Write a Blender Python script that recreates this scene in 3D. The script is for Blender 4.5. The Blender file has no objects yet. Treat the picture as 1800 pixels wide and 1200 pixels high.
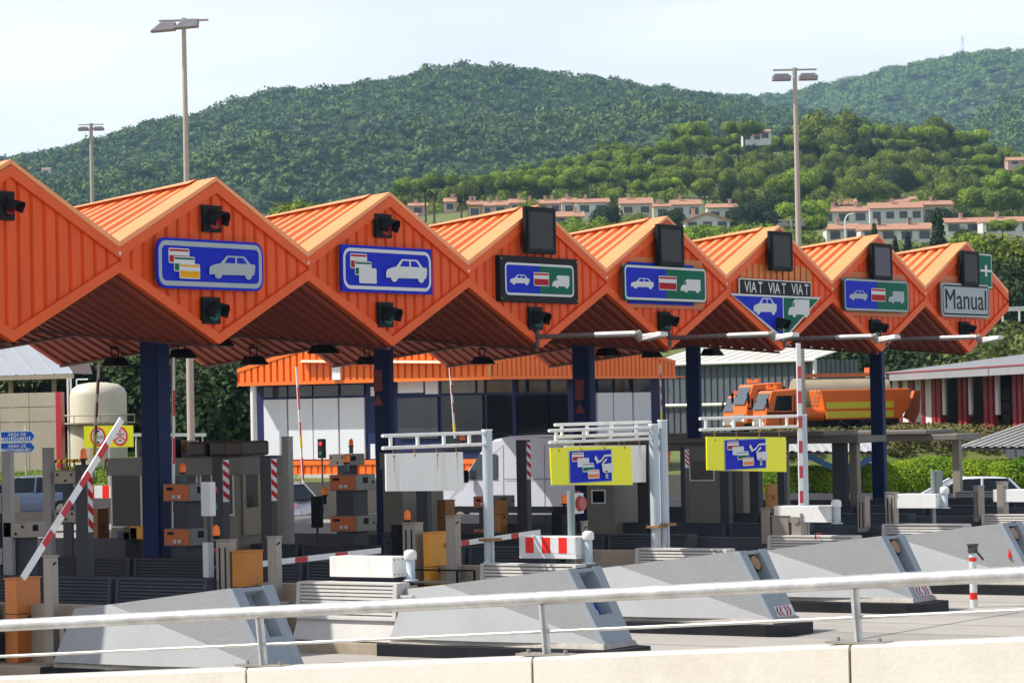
import bpy, math, random
import numpy as np
from mathutils import Vector, Matrix, noise
random.seed(7)
R = math.radians
scene = bpy.context.scene
COL = scene.collection
# ------------------------------------------------------------------ camera
CF, YAW, PITCH, ROLL = 5083.15, R(56.135), R(1.348), R(-1.1754)
CAM = np.array([-37.11, -35.503, 4.089])
FW = np.array([math.sin(YAW)*math.cos(PITCH), math.cos(YAW)*math.cos(PITCH), math.sin(PITCH)])
_r = np.array([math.cos(YAW), -math.sin(YAW), 0.0]); _u = np.cross(_r, FW)
RT = _r*math.cos(ROLL)+_u*math.sin(ROLL); UP = _u*math.cos(ROLL)-_r*math.sin(ROLL)
cd = bpy.data.cameras.new('camera'); cam = bpy.data.objects.new('camera', cd); COL.objects.link(cam)
cd.sensor_width = 36; cd.sensor_fit = 'HORIZONTAL'; cd.lens = CF*36/1800
cd.clip_start = 0.5; cd.clip_end = 20000
cam.matrix_world = Matrix(((RT[0], UP[0], -FW[0], CAM[0]), (RT[1], UP[1], -FW[1], CAM[1]), (RT[2], UP[2], -FW[2], CAM[2]), (0, 0, 0, 1)))
scene.camera = cam
# ------------------------------------------------------------------ light
SUND = Vector((-.53, .69, 1.0)).normalized()
elev = math.asin(SUND.z); azim = math.atan2(SUND.x, SUND.y)
world = bpy.data.worlds.new('World'); scene.world = world; world.use_nodes = True
nt = world.node_tree; bg = nt.nodes['Background']
sky = nt.nodes.new('ShaderNodeTexSky'); sky.sky_type = 'NISHITA'; sky.sun_disc = False
sky.sun_elevation = elev; sky.sun_rotation = azim; sky.air_density = 1.0; sky.dust_density = 2.2; sky.ozone_density = 1.2
tc = nt.nodes.new('ShaderNodeTexCoord'); mp = nt.nodes.new('ShaderNodeMapping'); mp.inputs['Scale'].default_value = (1, 1, 5)
nz = nt.nodes.new('ShaderNodeTexNoise'); nz.inputs['Scale'].default_value = 3.2; nz.inputs['Detail'].default_value = 7; nz.inputs['Roughness'].default_value = .55
cr = nt.nodes.new('ShaderNodeValToRGB'); cr.color_ramp.elements[0].position = .35; cr.color_ramp.elements[1].position = .75
cr.color_ramp.elements[0].color = (.70, .70, .70, 1); cr.color_ramp.elements[1].color = (1, 1, 1, 1)
mx = nt.nodes.new('ShaderNodeMixRGB'); mx.inputs[2].default_value = (12.3, 12.7, 13.2, 1)
nt.links.new(tc.outputs['Generated'], mp.inputs[0]); nt.links.new(mp.outputs[0], nz.inputs[0]); nt.links.new(nz.outputs[0], cr.inputs[0])
sx = nt.nodes.new('ShaderNodeSeparateXYZ'); nt.links.new(tc.outputs['Generated'], sx.inputs[0])
er = nt.nodes.new('ShaderNodeMapRange'); er.inputs[1].default_value = .12; er.inputs[2].default_value = .55; er.inputs[3].default_value = 1; er.inputs[4].default_value = .15; nt.links.new(sx.outputs[2], er.inputs[0])
mu = nt.nodes.new('ShaderNodeMath'); mu.operation = 'MULTIPLY'; nt.links.new(cr.outputs[0], mu.inputs[0]); nt.links.new(er.outputs[0], mu.inputs[1])
nt.links.new(mu.outputs[0], mx.inputs[0]); nt.links.new(sky.outputs[0], mx.inputs[1]); nt.links.new(mx.outputs[0], bg.inputs[0])
bg.inputs[1].default_value = 0.085
sl = bpy.data.lights.new('sun', 'SUN'); sl.energy = 4.2; sl.angle = R(.53); sl.color = (1, .95, .87)
so = bpy.data.objects.new('sun', sl); COL.objects.link(so); so.rotation_euler = SUND.to_track_quat('Z', 'Y').to_euler()
so.location = (0, 0, 60)
scene.view_settings.view_transform = 'Standard'; scene.view_settings.look = 'None'
scene.view_settings.gamma = 1; scene.view_settings.use_curve_mapping = False
scene.view_settings.exposure = 0.36
scene.render.engine = 'CYCLES'
cy = scene.cycles; cy.use_denoising = True; cy.max_bounces = 8; cy.diffuse_bounces = 3; cy.glossy_bounces = 3
cy.transmission_bounces = 4; cy.transparent_max_bounces = 8; cy.volume_bounces = 0; cy.sample_clamp_indirect = 6
cy.caustics_reflective = False; cy.caustics_refractive = False
# ------------------------------------------------------------------ survey helpers: photo sight lines met with real planes of the site
def ray(x, y): return FW+RT*(x-900)/CF-UP*(y-600)/CF
def onX(x, y, X): d = ray(x, y); return CAM+d*(X-CAM[0])/d[0]
def onY(x, y, Y): d = ray(x, y); return CAM+d*(Y-CAM[1])/d[1]
def onZ(x, y, Z=0.): d = ray(x, y); return CAM+d*(Z-CAM[2])/d[2]
def atD(x, y, D): return CAM+ray(x, y)*D
def hy(x): # horizon row at a column
    return 600+CF*(FW[2]+RT[2]*(x-900)/CF)/UP[2]
def gp(x, D): p = atD(x, hy(x), D); return p[0], p[1]
def zat(x, y, D): return float(atD(x, y, D)[2])
def xi(k): return 2.8+5.6*k
# ------------------------------------------------------------------ materials
def sc(r, g, b):
    f = lambda v: (v/255/12.92) if v/255 <= .04045 else ((v/255+.055)/1.055)**2.4
    return (f(r), f(g), f(b), 1)
MC = {}
def mat(name, col, rough=.6, var=.12, scale=3., metal=0., bump=0., dirt=0., dirtcol=(.12, .09, .06, 1), spec=.5, emit=0., streak=False, bscale=None):
    if name in MC: return MC[name]
    m = bpy.data.materials.new(name); m.use_nodes = True; n = m.node_tree; b = n.nodes['Principled BSDF']
    b.inputs['Roughness'].default_value = rough; b.inputs['Metallic'].default_value = metal
    b.inputs['Specular IOR Level'].default_value = spec
    t = n.nodes.new('ShaderNodeTexCoord')
    a = n.nodes.new('ShaderNodeTexNoise'); a.inputs['Scale'].default_value = scale; a.inputs['Detail'].default_value = 6; a.inputs['Roughness'].default_value = .65
    src = t.outputs['Object']
    if streak:
        mpn = n.nodes.new('ShaderNodeMapping'); mpn.inputs['Scale'].default_value = (3, 3, .35); n.links.new(src, mpn.inputs[0]); n.links.new(mpn.outputs[0], a.inputs[0])
    else: n.links.new(src, a.inputs[0])
    hsv = n.nodes.new('ShaderNodeHueSaturation'); hsv.inputs['Color'].default_value = col
    mr = n.nodes.new('ShaderNodeMapRange'); mr.inputs[1].default_value = .3; mr.inputs[2].default_value = .7
    mr.inputs[3].default_value = 1-var; mr.inputs[4].default_value = 1+var
    n.links.new(a.outputs[0], mr.inputs[0]); n.links.new(mr.outputs[0], hsv.inputs['Value'])
    out = hsv.outputs[0]
    if dirt > 0:
        d = n.nodes.new('ShaderNodeTexNoise'); d.inputs['Scale'].default_value = scale*.45; d.inputs['Detail'].default_value = 9; d.inputs['Roughness'].default_value = .7
        if streak: n.links.new(mpn.outputs[0], d.inputs[0])
        else: n.links.new(src, d.inputs[0])
        r2 = n.nodes.new('ShaderNodeMapRange'); r2.inputs[1].default_value = .5; r2.inputs[2].default_value = .78; r2.inputs[4].default_value = dirt
        n.links.new(d.outputs[0], r2.inputs[0])
        mm = n.nodes.new('ShaderNodeMixRGB'); mm.inputs[2].default_value = dirtcol
        n.links.new(r2.outputs[0], mm.inputs[0]); n.links.new(out, mm.inputs[1]); out = mm.outputs[0]
    n.links.new(out, b.inputs['Base Color'])
    if bump > 0:
        c2 = n.nodes.new('ShaderNodeTexNoise'); c2.inputs['Scale'].default_value = bscale or scale*6; c2.inputs['Detail'].default_value = 5
        n.links.new(src, c2.inputs[0])
        bp = n.nodes.new('ShaderNodeBump'); bp.inputs['Strength'].default_value = bump; bp.inputs['Distance'].default_value = .02
        n.links.new(c2.outputs[0], bp.inputs['Height']); n.links.new(bp.outputs[0], b.inputs['Normal'])
    if emit: b.inputs['Emission Color'].default_value = col; b.inputs['Emission Strength'].default_value = emit
    MC[name] = m; return m
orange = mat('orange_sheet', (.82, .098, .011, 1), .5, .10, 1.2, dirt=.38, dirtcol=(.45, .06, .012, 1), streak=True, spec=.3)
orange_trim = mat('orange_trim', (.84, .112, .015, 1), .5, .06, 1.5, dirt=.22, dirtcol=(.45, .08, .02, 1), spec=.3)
orange_roof = mat('sunlit_orange_roof', (.94, .34, .125, 1), .40, .08, 1.2, dirt=.12, dirtcol=(.5, .14, .05, 1))  # lighter than the gable sheet: full sun put into the colour
soffit_m = mat('soffit_sheet', (.28, .044, .019, 1), .6, .12, 1.0, dirt=.3, dirtcol=(.10, .03, .02, 1))  # darkened sheet: deep shade under the canopy put into the colour
navy = mat('navy_paint', (.003, .018, .095, 1), 0.5, .2, 2, spec=0.2)
navy2 = mat('navy_frame_paint', (.02, .03, .10, 1), 0.5, .15, 2, spec=0.2)
conc = mat('painted_concrete', (.33, .345, .352, 1), .8, .08, .7, dirt=.42, dirtcol=(.22, .20, .17, 1), bump=.35, bscale=20, streak=False)
conc_w = mat('sunlit_concrete', (.58, .565, .54, 1), .85, .08, 1.6, dirt=.3, dirtcol=(.28, .24, .18, 1), bump=.35, bscale=18)  # raised tone: sunlight on the front louvre blocks put into the colour
conc_dk = mat('shaded_concrete', (.078, .084, .10, 1), .8, .12, 1.3, dirt=.35, dirtcol=(.08, .075, .07, 1), bump=.3, spec=0.25)  # lowered tone: shade under the canopy put into the colour
tan_conc = mat('tan_concrete', (.42, .35, .26, 1), .85, .12, 2.2, dirt=.5, dirtcol=(.12, .08, .05, 1), bump=.4)
cream = mat('cream_parapet_paint', (.76, .71, .625, 1), .75, .05, 1.6, dirt=.45, dirtcol=(.48, .40, .29, 1), bump=.15, bscale=25)
rubber = mat('black_kerb', (.014, .015, .019, 1), 0.6, .3, 2, dirt=.3, dirtcol=(.07, .065, .06, 1), spec=0.2)
steel = mat('stainless_steel', (.34, .305, .265, 1), .42, .12, 1.5, metal=.25, dirt=.25, dirtcol=(.16, .12, .09, 1), streak=True)
steel_dk = mat('dull_grey_steel', (.072, .075, .084, 1), 0.6, .12, 1.5, metal=.3, dirt=.25, dirtcol=(.07, .06, .055, 1), streak=True, spec=0.25)
galv = mat('galvanised_pipe', (.60, .60, .585, 1), .42, .22, 5, metal=.55, dirt=.5, dirtcol=(.33, .25, .15, 1), bump=.15)
white_p = mat('white_paint', (.80, .81, .80, 1), .45, .05, 1.5, dirt=.18, dirtcol=(.42, .34, .24, 1), streak=True)
white_rust = mat('white_paint_rusty', (.86, .86, .82, 1), .5, .05, 2.0, dirt=.35, dirtcol=(.36, .22, .10, 1), streak=True)
pole_w = mat('pole_white_blue', (.50, .57, .63, 1), .45, .07, 2.2, dirt=.35, dirtcol=(.33, .24, .15, 1), streak=True)
red_p = mat('red_paint', (.52, .015, .025, 1), .45, .08, 3)
red_b = mat('bright_red', (.80, .015, .01, 1), .45, .05, 3)
orange_cab = mat('orange_cabinet', (.62, .20, .045, 1), .5, .08, 2, dirt=.25, dirtcol=(.2, .08, .03, 1), streak=True)
orange_pan = mat('orange_panel', (.62, .135, .02, 1), .45, .05, 2)
yellow_cab = mat('yellow_cabinet', (.80, .34, .02, 1), .45, .06, 2, dirt=.15, streak=True)
yellow = mat('yellow_board', (.92, .90, .0, 1), .45, .02, 2)
yellow_tape = mat('yellow_tape', (.75, .65, .03, 1), .5, .05, 2)
blue_s = mat('sign_blue', (.006, .022, .50, 1), .6, .03, 2, spec=.15)
blue_r = mat('road_sign_blue', (.01, .09, .45, 1), .6, .03, 2, spec=.15)
green_s = mat('sign_green', (.0, .13, .075, 1), .6, .03, 2, spec=.15)
white_s = mat('sign_white', (.68, .70, .70, 1), .6, .03, 4, dirt=.12, dirtcol=(.35, .33, .28, 1), spec=.15)
grey_s = mat('sign_grey', (.40, .46, .49, 1), .6, .03, 4, spec=.15)
red_s = mat('sign_red', (.42, .008, .02, 1), .6, .03, 2, spec=.15)
amber_s = mat('sign_amber', (.82, .38, .01, 1), .6, .03, 2, spec=.15)
coral_s = mat('sign_coral', (.85, .25, .08, 1), .6, .03, 2, spec=.15)
black_m = mat('black_metal', (.010, .012, .014, 1), 0.6, .2, 3, spec=0.15)
black_s = mat('sign_black', (.012, .013, .015, 1), .6, .05, 3, spec=.15)
matrix_m = mat('matrix_display', (.045, .05, .055, 1), 0.6, .5, 26, spec=0.2)
red_lens = mat('red_lens', (.35, .008, .02, 1), .25, .1, 5)
green_lens = mat('green_lens', (.005, .12, .10, 1), .25, .1, 5)
orange_lens = mat('orange_lens', (.80, .15, .01, 1), .25, .1, 5, emit=.15)
glass_dk = mat('dark_glass', (.010, .014, .018, 1), .08, .3, .6, spec=0.45)
glass_bl = mat('bluish_glass', (.04, .05, .065, 1), .1, .3, .7, spec=0.5)
asphalt = mat('asphalt', (.32, .30, .275, 1), .92, .10, .5, dirt=.30, dirtcol=(.20, .185, .17, 1), bump=.35, bscale=30)
wood_tan = mat('tan_wrap', (.36, .20, .07, 1), .6, .1, 3)
# ------------------------------------------------------------------ mesh builder
def wloc(o):
    v = Vector((0, 0, 0))
    while o is not None: v = v+Vector(o.location); o = o.parent
    return v
class MB:
    def __init__(s): s.v = []; s.f = []; s.m = []; s.sm = []
    def add(s, vs, fs, m=0, smooth=False):
        b = len(s.v); s.v += [tuple(map(float, p)) for p in vs]
        for f in fs: s.f.append(tuple(b+i for i in f)); s.m.append(m); s.sm.append(smooth)
    def box(s, x0, x1, y0, y1, z0, z1, m=0):
        if x1 < x0: x0, x1 = x1, x0
        if y1 < y0: y0, y1 = y1, y0
        if z1 < z0: z0, z1 = z1, z0
        s.add([(x0, y0, z0), (x1, y0, z0), (x1, y1, z0), (x0, y1, z0), (x0, y0, z1), (x1, y0, z1), (x1, y1, z1), (x0, y1, z1)],
              [(0, 3, 2, 1), (4, 5, 6, 7), (0, 1, 5, 4), (1, 2, 6, 5), (2, 3, 7, 6), (3, 0, 4, 7)], m); return s
    def obox(s, c, ax, ay, az, m=0):
        c, ax, ay, az = map(Vector, (c, ax, ay, az))
        P = [c+ax*i+ay*j+az*k for k in (-1, 1) for (i, j) in ((-1, -1), (1, -1), (1, 1), (-1, 1))]
        s.add(P, [(0, 3, 2, 1), (4, 5, 6, 7), (0, 1, 5, 4), (1, 2, 6, 5), (2, 3, 7, 6), (3, 0, 4, 7)], m); return s
    def tube(s, p0, p1, r0, r1=None, n=12, m=0, caps=True):
        p0, p1 = Vector(p0), Vector(p1); r1 = r0 if r1 is None else r1
        d = (p1-p0).normalized(); a = d.orthogonal().normalized(); b = d.cross(a)
        P = [p0+(a*math.cos(t)+b*math.sin(t))*r0 for t in [2*math.pi*i/n for i in range(n)]]+[p1+(a*math.cos(t)+b*math.sin(t))*r1 for t in [2*math.pi*i/n for i in range(n)]]
        s.add(P, [(i, (i+1) % n, n+(i+1) % n, n+i) for i in range(n)], m, True)
        if caps: s.add(P, [tuple(range(n-1, -1, -1)), tuple(range(n, 2*n))], m)
        return s
    def prism(s, poly, o, u, v, w, m=0):
        """poly of 2D points in plane (o,u,v), extruded by vector w"""
        o, u, v, w = map(Vector, (o, u, v, w)); n = len(poly)
        A = [o+u*p[0]+v*p[1] for p in poly]; B = [a+w for a in A]
        s.add(A+B, [tuple(range(n-1, -1, -1)), tuple(range(n, 2*n))]+[(i, (i+1) % n, n+(i+1) % n, n+i) for i in range(n)], m); return s
    def quad(s, a, b, c, d, m=0): s.add([a, b, c, d], [(0, 1, 2, 3)], m); return s
    def lathe(s, c, prof, n=16, m=0):
        c = Vector(c); P = []
        for (r, z) in prof: P += [c+Vector((r*math.cos(2*math.pi*i/n), r*math.sin(2*math.pi*i/n), z)) for i in range(n)]
        F = []
        for j in range(len(prof)-1): F += [(j*n+i, j*n+(i+1) % n, (j+1)*n+(i+1) % n, (j+1)*n+i) for i in range(n)]
        s.add(P, F, m, True); s.add(P, [tuple(range(n-1, -1, -1)), tuple(range((len(prof)-1)*n, len(prof)*n))], m); return s
    def mesh(s, name, mats, off=Vector((0, 0, 0))):
        me = bpy.data.meshes.new(name)
        me.from_pydata([(p[0]-off[0], p[1]-off[1], p[2]-off[2]) for p in s.v], [], s.f)
        for mm in (mats if isinstance(mats, (list, tuple)) else [mats]): me.materials.append(mm)
        me.polygons.foreach_set('material_index', s.m); me.polygons.foreach_set('use_smooth', s.sm); me.update(); return me
    def build(s, name, mats, parent=None, bev=0., loc=None):
        if parent is not None and loc is None: off = wloc(parent)
        elif loc is not None: off = Vector(loc)
        else:
            a = np.array(s.v); off = Vector((float((a[:, 0].min()+a[:, 0].max())/2), float((a[:, 1].min()+a[:, 1].max())/2), float(a[:, 2].min())))
        o = bpy.data.objects.new(name, s.mesh(name, mats, off)); COL.objects.link(o)
        if parent is not None: o.parent = parent
        else: o.location = off
        if bev:
            md = o.modifiers.new('bevel', 'BEVEL'); md.width = bev; md.segments = 2; md.limit_method = 'ANGLE'; md.angle_limit = R(40)
        return o
LABELS = set()
def tag(o, label=None, cat=None, group=None, kind=None):
    if label: o['label'] = label
    if cat: o['category'] = cat
    if group: o['group'] = group
    if kind: o['kind'] = kind
    return o
def thing(name, label, cat, loc, group=None):
    o = bpy.data.objects.new(name, None); COL.objects.link(o); o.location = Vector([float(c) for c in loc]); o.empty_display_size = .3
    return tag(o, label, cat, group)
def kids(o, pool): return [c for c in pool if c.parent == o]
def copy_tree(o, parent=None):
    c = o.copy(); COL.objects.link(c); c.parent = parent
    for ch in list(o.children): copy_tree(ch, c)
    return c
def clean(me):
    bm = __import__('bmesh').new(); bm.from_mesh(me); __import__('bmesh').ops.recalc_face_normals(bm, faces=bm.faces); bm.to_mesh(me); bm.free()
def pbox(k, x0, xc, x1, yt, yb, dx=-.3):
    X = xi(k)+dx; c = onX(xc, (yt+yb)/2, X); l = onX(x0, (yt+yb)/2, X)
    r = onY(x1, (yt+yb)/2, c[1]); zt = onX(xc, yt, X)[2]; zb = onX(xc, yb, X)[2]
    return X, max(float(r[0]), X+.08), float(c[1]), max(float(l[1]), float(c[1])+.08), float(zb), float(zt)
def ruled(mb, A0, A1, B0, B1, pitch, depth, outward, m=0, prof=((0, 0), (.42, 0), (.52, 1), (.9, 1), (1, 0))):
    A0, A1, B0, B1 = map(Vector, (A0, A1, B0, B1)); L = (A1-A0).length; n = max(1, round(L/pitch))
    nn = (A1-A0).cross(B0-A0).normalized()
    if nn.dot(Vector(outward)) < 0: nn = -nn
    ts = []
    for i in range(n):
        for (a, h) in prof[:-1]: ts.append(((i+a)/n, h))
    ts.append((1, 0)); P = []
    for t, h in ts: P += [A0.lerp(A1, t)+nn*depth*h, B0.lerp(B1, t)+nn*depth*h]
    mb.add(P, [(2*i, 2*i+2, 2*i+3, 2*i+1) for i in range(len(ts)-1)], m)
# ------------------------------------------------------------------ lettering: font outlines turned into plain meshes
def text_mesh(name, s, width, height, material, O, U, V, N, parent, align='C', depth=.006, bold=0.0):
    fc = bpy.data.curves.new('t', 'FONT'); fc.body = s; fc.size = 1; fc.extrude = 0; fc.offset = bold
    to = bpy.data.objects.new('t', fc); COL.objects.link(to); dg = bpy.context.evaluated_depsgraph_get(); dg.update()
    me = bpy.data.meshes.new_from_object(to.evaluated_get(dg)); bpy.data.objects.remove(to)
    n = len(me.vertices); co = np.zeros(n*3); me.vertices.foreach_get('co', co); co = co.reshape(-1, 3)
    mn, mxx = co.min(0), co.max(0); sx = width/(mxx[0]-mn[0]); sy = height/(mxx[1]-mn[1])
    ox, oy = (mn[0]+mxx[0])/2, (mn[1]+mxx[1])/2
    O, U, V, N = (np.array(q, float) for q in (O, U, V, N)); off = np.array(wloc(parent)) if parent else 0
    W = O+np.outer((co[:, 0]-ox)*sx, U)+np.outer((co[:, 1]-oy)*sy, V)+N*depth-off
    me.vertices.foreach_set('co', W.ravel()); me.name = name; me.materials.clear(); me.materials.append(material); me.update()
    o = bpy.data.objects.new(name, me); COL.objects.link(o); o.parent = parent; return o
# ------------------------------------------------------------------ ground, road joints, islands
g = MB(); g.quad((-600, -600, 0), (5200, -600, 0), (5200, 5200, 0), (-600, 5200, 0)); tag(g.build('ground', asphalt), kind='structure')
rd = MB()
lane_pale = mat('lane_concrete', (.40, .375, .34, 1), .9, .12, .35, dirt=.4, dirtcol=(.27, .25, .23, 1), bump=.3, bscale=25)
for k in range(-4, 12):
    rd.quad((xi(k)+.75, -46, .004), (xi(k)+4.85, -46, .004), (xi(k)+4.85, 30, .004), (xi(k)+.75, 30, .004))
tag(rd.build('road', lane_pale), kind='structure')
mk = MB(); seal = mat('road_joint_sealer', (.12, .11, .10, 1), .8, .2, 2)
for j in range(9):
    y = -12.5-3.6*j; mk.quad((-20, y, .008), (70, y, .008), (70, y+.035, .008), (-20, y+.035, .008))
for k in range(-3, 10): mk.quad((xi(k)+2.8, -46, .009), (xi(k)+2.83, -46, .009), (xi(k)+2.83, 25, .009), (xi(k)+2.8, 25, .009))
tag(mk.build('road_joints', seal), kind='structure')
pat = MB(); random.seed(3)
for i in range(26):
    x0 = random.uniform(-2, 30); y0 = random.uniform(-26, -11.9); a = random.uniform(.1, .8); n = 9; L = random.uniform(.6, 3.2); w = random.uniform(.03, .5)
    P = [(x0+math.cos(a)*L*math.cos(t)*.5-math.sin(a)*w*math.sin(t)*random.uniform(.6, 1.2), y0+math.sin(a)*L*math.cos(t)*.5+math.cos(a)*w*math.sin(t)*random.uniform(.6, 1.2), .011+i*.0004) for t in [2*math.pi*q/n for q in range(n)]]
    pat.add(P, [tuple(range(n))])
tag(pat.build('road_patches', mat('old_tar_stains', (.26, .24, .22, 1), .9, .2, 2)), kind='structure')
hb = MB()
for (xa, xb) in ((5.9, 9.5), (13, 22)):
    for i in range(12):
        t = i/11; hb.box(xa+(xb-xa)*t, xa+(xb-xa)*t+.25, -13.6-t*.6, -13.45-t*.6, .0, .007)
ORD = {-2: 'at the left edge of the picture', -1: 'of the first whole island from the left', 0: 'of the second whole island from the left', 1: 'of the third whole island from the left',
       2: 'of the fourth whole island from the left', 3: 'of the fifth whole island, at the right edge', 4: 'of the sixth island', 5: 'of the seventh island', 6: 'of the eighth island', 7: 'of the ninth island', 8: 'of the tenth island', 9: 'of the last island'}
NTH = {-2: 'leftmost cut-off', -1: 'first whole', 0: 'second whole', 1: 'third whole', 2: 'fourth whole', 3: 'fifth whole', 4: 'sixth', 5: 'seventh', 6: 'eighth', 7: 'ninth', 8: 'tenth'}
YS = {-1: 2.6, -2: 3.4}
for k in range(-2, 9):
    b = MB(); ys = YS.get(k, 0)
    b.box(xi(k)-.62, xi(k)+.62, -6.5+ys*.3, 17, -.05, .20); o = b.build('island_base', tan_conc, bev=.02)
    tag(o, 'worn concrete base slab %s' % ORD[k], 'traffic island', 'toll island slabs')
# ------------------------------------------------------------------ crash nose of every island
def nose(k):
    c = xi(k)-.12; ys = YS.get(k, .2)
    t = thing('crash_nose', 'grey sloping concrete crash nose %s' % ORD[k], 'crash barrier', (c, -9+ys, 0), 'crash noses of the toll islands')
    T0 = (c-.15, -6.85, 1.10); T1 = (c-.15, -7.6, 1.18); T2 = (c-.50, -10.32, 1.5); B0 = (c-.66, -6.85, .30); B1 = (c-.66, -8.7, .30); B2 = (c-.43, -10.95, .30)
    mir = lambda p: (2*c-p[0], p[1], p[2])
    F2 = (c-.45, -10.45, 1.46); S = lambda p: (p[0], p[1]+ys, p[2])
    P = [T0, T1, T2, B0, B1, B2]; Q = [mir(p) for p in P]; P = [S(p) for p in P]; Q = [S(p) for p in Q]
    b = MB()
    b.add(P+Q, [(0, 3, 4, 1), (1, 4, 5), (1, 5, 2), (6, 7, 10, 9), (7, 11, 10), (7, 8, 11), (0, 6, 9, 3), (0, 1, 7, 6), (1, 2, 8, 7)])
    bo = b.build('body', conc, t); b = MB()
    b.add([S((c-.66, -6.85, .22)), S((c-.52, -11.0, .22)), S((c+.52, -11.0, .22)), S((c+.66, -6.85, .22)), S((c-.62, -6.85, .302)), S((c-.485, -10.97, .302)), S((c+.485, -10.97, .302)), S((c+.62, -6.85, .302))],
          [(0, 1, 5, 4), (1, 2, 6, 5), (2, 3, 7, 6), (3, 0, 4, 7), (4, 5, 6, 7)])
    q = b.build('plinth', mat('worn_plinth', (.46, .43, .38, 1), .9, .2, 3, dirt=.9, dirtcol=(.20, .16, .12, 1), bump=.8, bscale=9), t); clean(q.data)
    # sloping front with a recess: two cheeks, back panel, lamp and sign
    fr = MB()
    def fp(u, s_, d): # u across, s_ 0 top..1 bottom, d depth inwards
        y = -10.32-.63*s_; z = 1.5-1.2*s_
        return S((c+u*(1.05-.15*s_), y-.02+d*.88, z-d*.46))
    def slab(u0, u1, s0, s1, d0, d1, mm=0):
        A = [fp(u, s_, d) for d in (d0, d1) for (u, s_) in ((u0, s0), (u1, s0), (u1, s1), (u0, s1))]
        fr.add(A, [(0, 3, 2, 1), (4, 5, 6, 7), (0, 1, 5, 4), (1, 2, 6, 5), (2, 3, 7, 6), (3, 0, 4, 7)], mm)
    slab(-.475, -.24, 0, 1, 0, .11); slab(.22, .475, 0, 1, 0, .11); slab(-.26, -.24, 0.02, .98, .11, .30); slab(.22, .24, 0.02, .98, .11, .30); slab(-.24, .22, .62, 1, 0.003, .27); slab(-.24, .22, 0, .62, .26, .30)
    slab(-.24, .22, 0.0, .05, .02, .26)
    fr.build('front', mat('blue_grey_front_paint', (.31, .35, .395, 1), .7, .06, 1.5, dirt=.2, dirtcol=(.25, .24, .22, 1), bump=.15), t, bev=.02)  # front face a little bluer than the body
    s_ = MB(); cc = fr; fr = s_
    slab(-.22, .20, .40, .60, .215, .255, 0)
    if k in (0, 2, 1): slab(-.12, .10, .43, .50, .205, .214, 1); slab(-.05, .14, .50, .57, .205, .214, 1)
    fr.build('small_sign' if k in (0, 1, 2) else 'sticker', [blue_r if k in (0, 1, 2) else white_s, white_s], t)
    if k in (1, 2, 3):
        l = MB(); q = fp(-.01, .17, .24); q2 = fp(-.01, .17, .06); l.tube(q, q2, .15, .17, 16); l.build('lamp_housing', black_m, t)
        l = MB(); q3 = fp(-.01, .17, .045); l.tube(fp(-.01, .17, .06), q3, .14, .13, 16); l.build('lens', mat('amber_dull_lens', (.28, .14, .04, 1), .35, .2, 8), t)
    if k in (1, 2):
        s2 = MB(); fr = s2; slab(-.27, .44, .83, .985, -.012, -.004, 0)
        for i, (u0, d_) in enumerate(((-.25, -1), (-.12, -1), (.14, 1), (.27, 1), (.02, 0))):
            w = .055
            for (sa, sb, o0, o1) in ((.84, .905, .07, 0), (.905, .975, 0, .07)):
                if d_ == 0: o0, o1 = (0, 0)
                if d_ < 0: a0, a1 = o0, o1
                else: a0, a1 = -o0, -o1
                if d_ == 0: continue
                A = [fp(u0+a0, sa, -.017), fp(u0+a0+w, sa, -.017), fp(u0+a1+w, sb, -.017), fp(u0+a1, sb, -.017)]
                fr.add(A, [(0, 3, 2, 1)], 1)
        fr.build('chevron_plate', [white_s, red_s], t)
    kb = MB(); kb.prism([(-.70, -6.6), (-.62, -10.9), (-.52, -11.25), (.52, -11.25), (.62, -10.9), (.70, -6.6)], (c, ys, 0), (1, 0, 0), (0, 1, 0), (0, 0, .215)); kb.build('kerb', rubber, t, bev=.015)
    for ch in t.children: 
        if ch.name.startswith('body') or ch.name.startswith('front'): clean(ch.data)
    return t
for k in range(-2, 5): nose(k)
# ------------------------------------------------------------------ louvred barrier blocks standing along each island
def louvre_mesh(L):
    b = MB()  # local: y 0..L, face toward -x
    b.add([(-.36, 0, 0), (-.20, 0, .34), (-.14, 0, .98), (.14, 0, .98), (.36, 0, 0), (-.36, L, 0), (-.20, L, .34), (-.14, L, .98), (.14, L, .98), (.36, L, 0)],
          [(0, 1, 2, 3, 4), (5, 9, 8, 7, 6), (0, 5, 6, 1), (1, 6, 7, 2), (2, 7, 8, 3), (3, 8, 9, 4), (0, 4, 9, 5)])
    s = MB(); n = 9
    def X(z): return -.20+.06*(z-.34)/.64
    for i in range(n):
        z = .385+i*.062
        s.add([(X(z)-.012, .09, z), (X(z)-.06, .09, z-.004), (X(z)-.05, .09, z+.036), (X(z)-.006, .09, z+.04), (X(z)-.012, L-.09, z), (X(z)-.06, L-.09, z-.004), (X(z)-.05, L-.09, z+.036), (X(z)-.006, L-.09, z+.04)],
              [(0, 1, 2, 3), (7, 6, 5, 4), (0, 4, 5, 1), (1, 5, 6, 2), (2, 6, 7, 3)])
    f = MB()
    for (y0, y1, z0, z1) in ((0.005, .085, .35, .978), (L-.085, L-.005, .35, .978), (.085, L-.085, .35, .38), (.085, L-.085, .945, .978)):
        f.add([(X(z0)-.07, y0, z0), (X(z1)-.07, y0, z1), (X(z1)-.001, y0, z1), (X(z0)-.001, y0, z0), (X(z0)-.07, y1, z0), (X(z1)-.07, y1, z1), (X(z1)-.001, y1, z1), (X(z0)-.001, y1, z0)],
              [(0, 3, 2, 1), (4, 5, 6, 7), (0, 1, 5, 4), (1, 2, 6, 5), (2, 3, 7, 6), (3, 0, 4, 7)])
    return b, s, f
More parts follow.
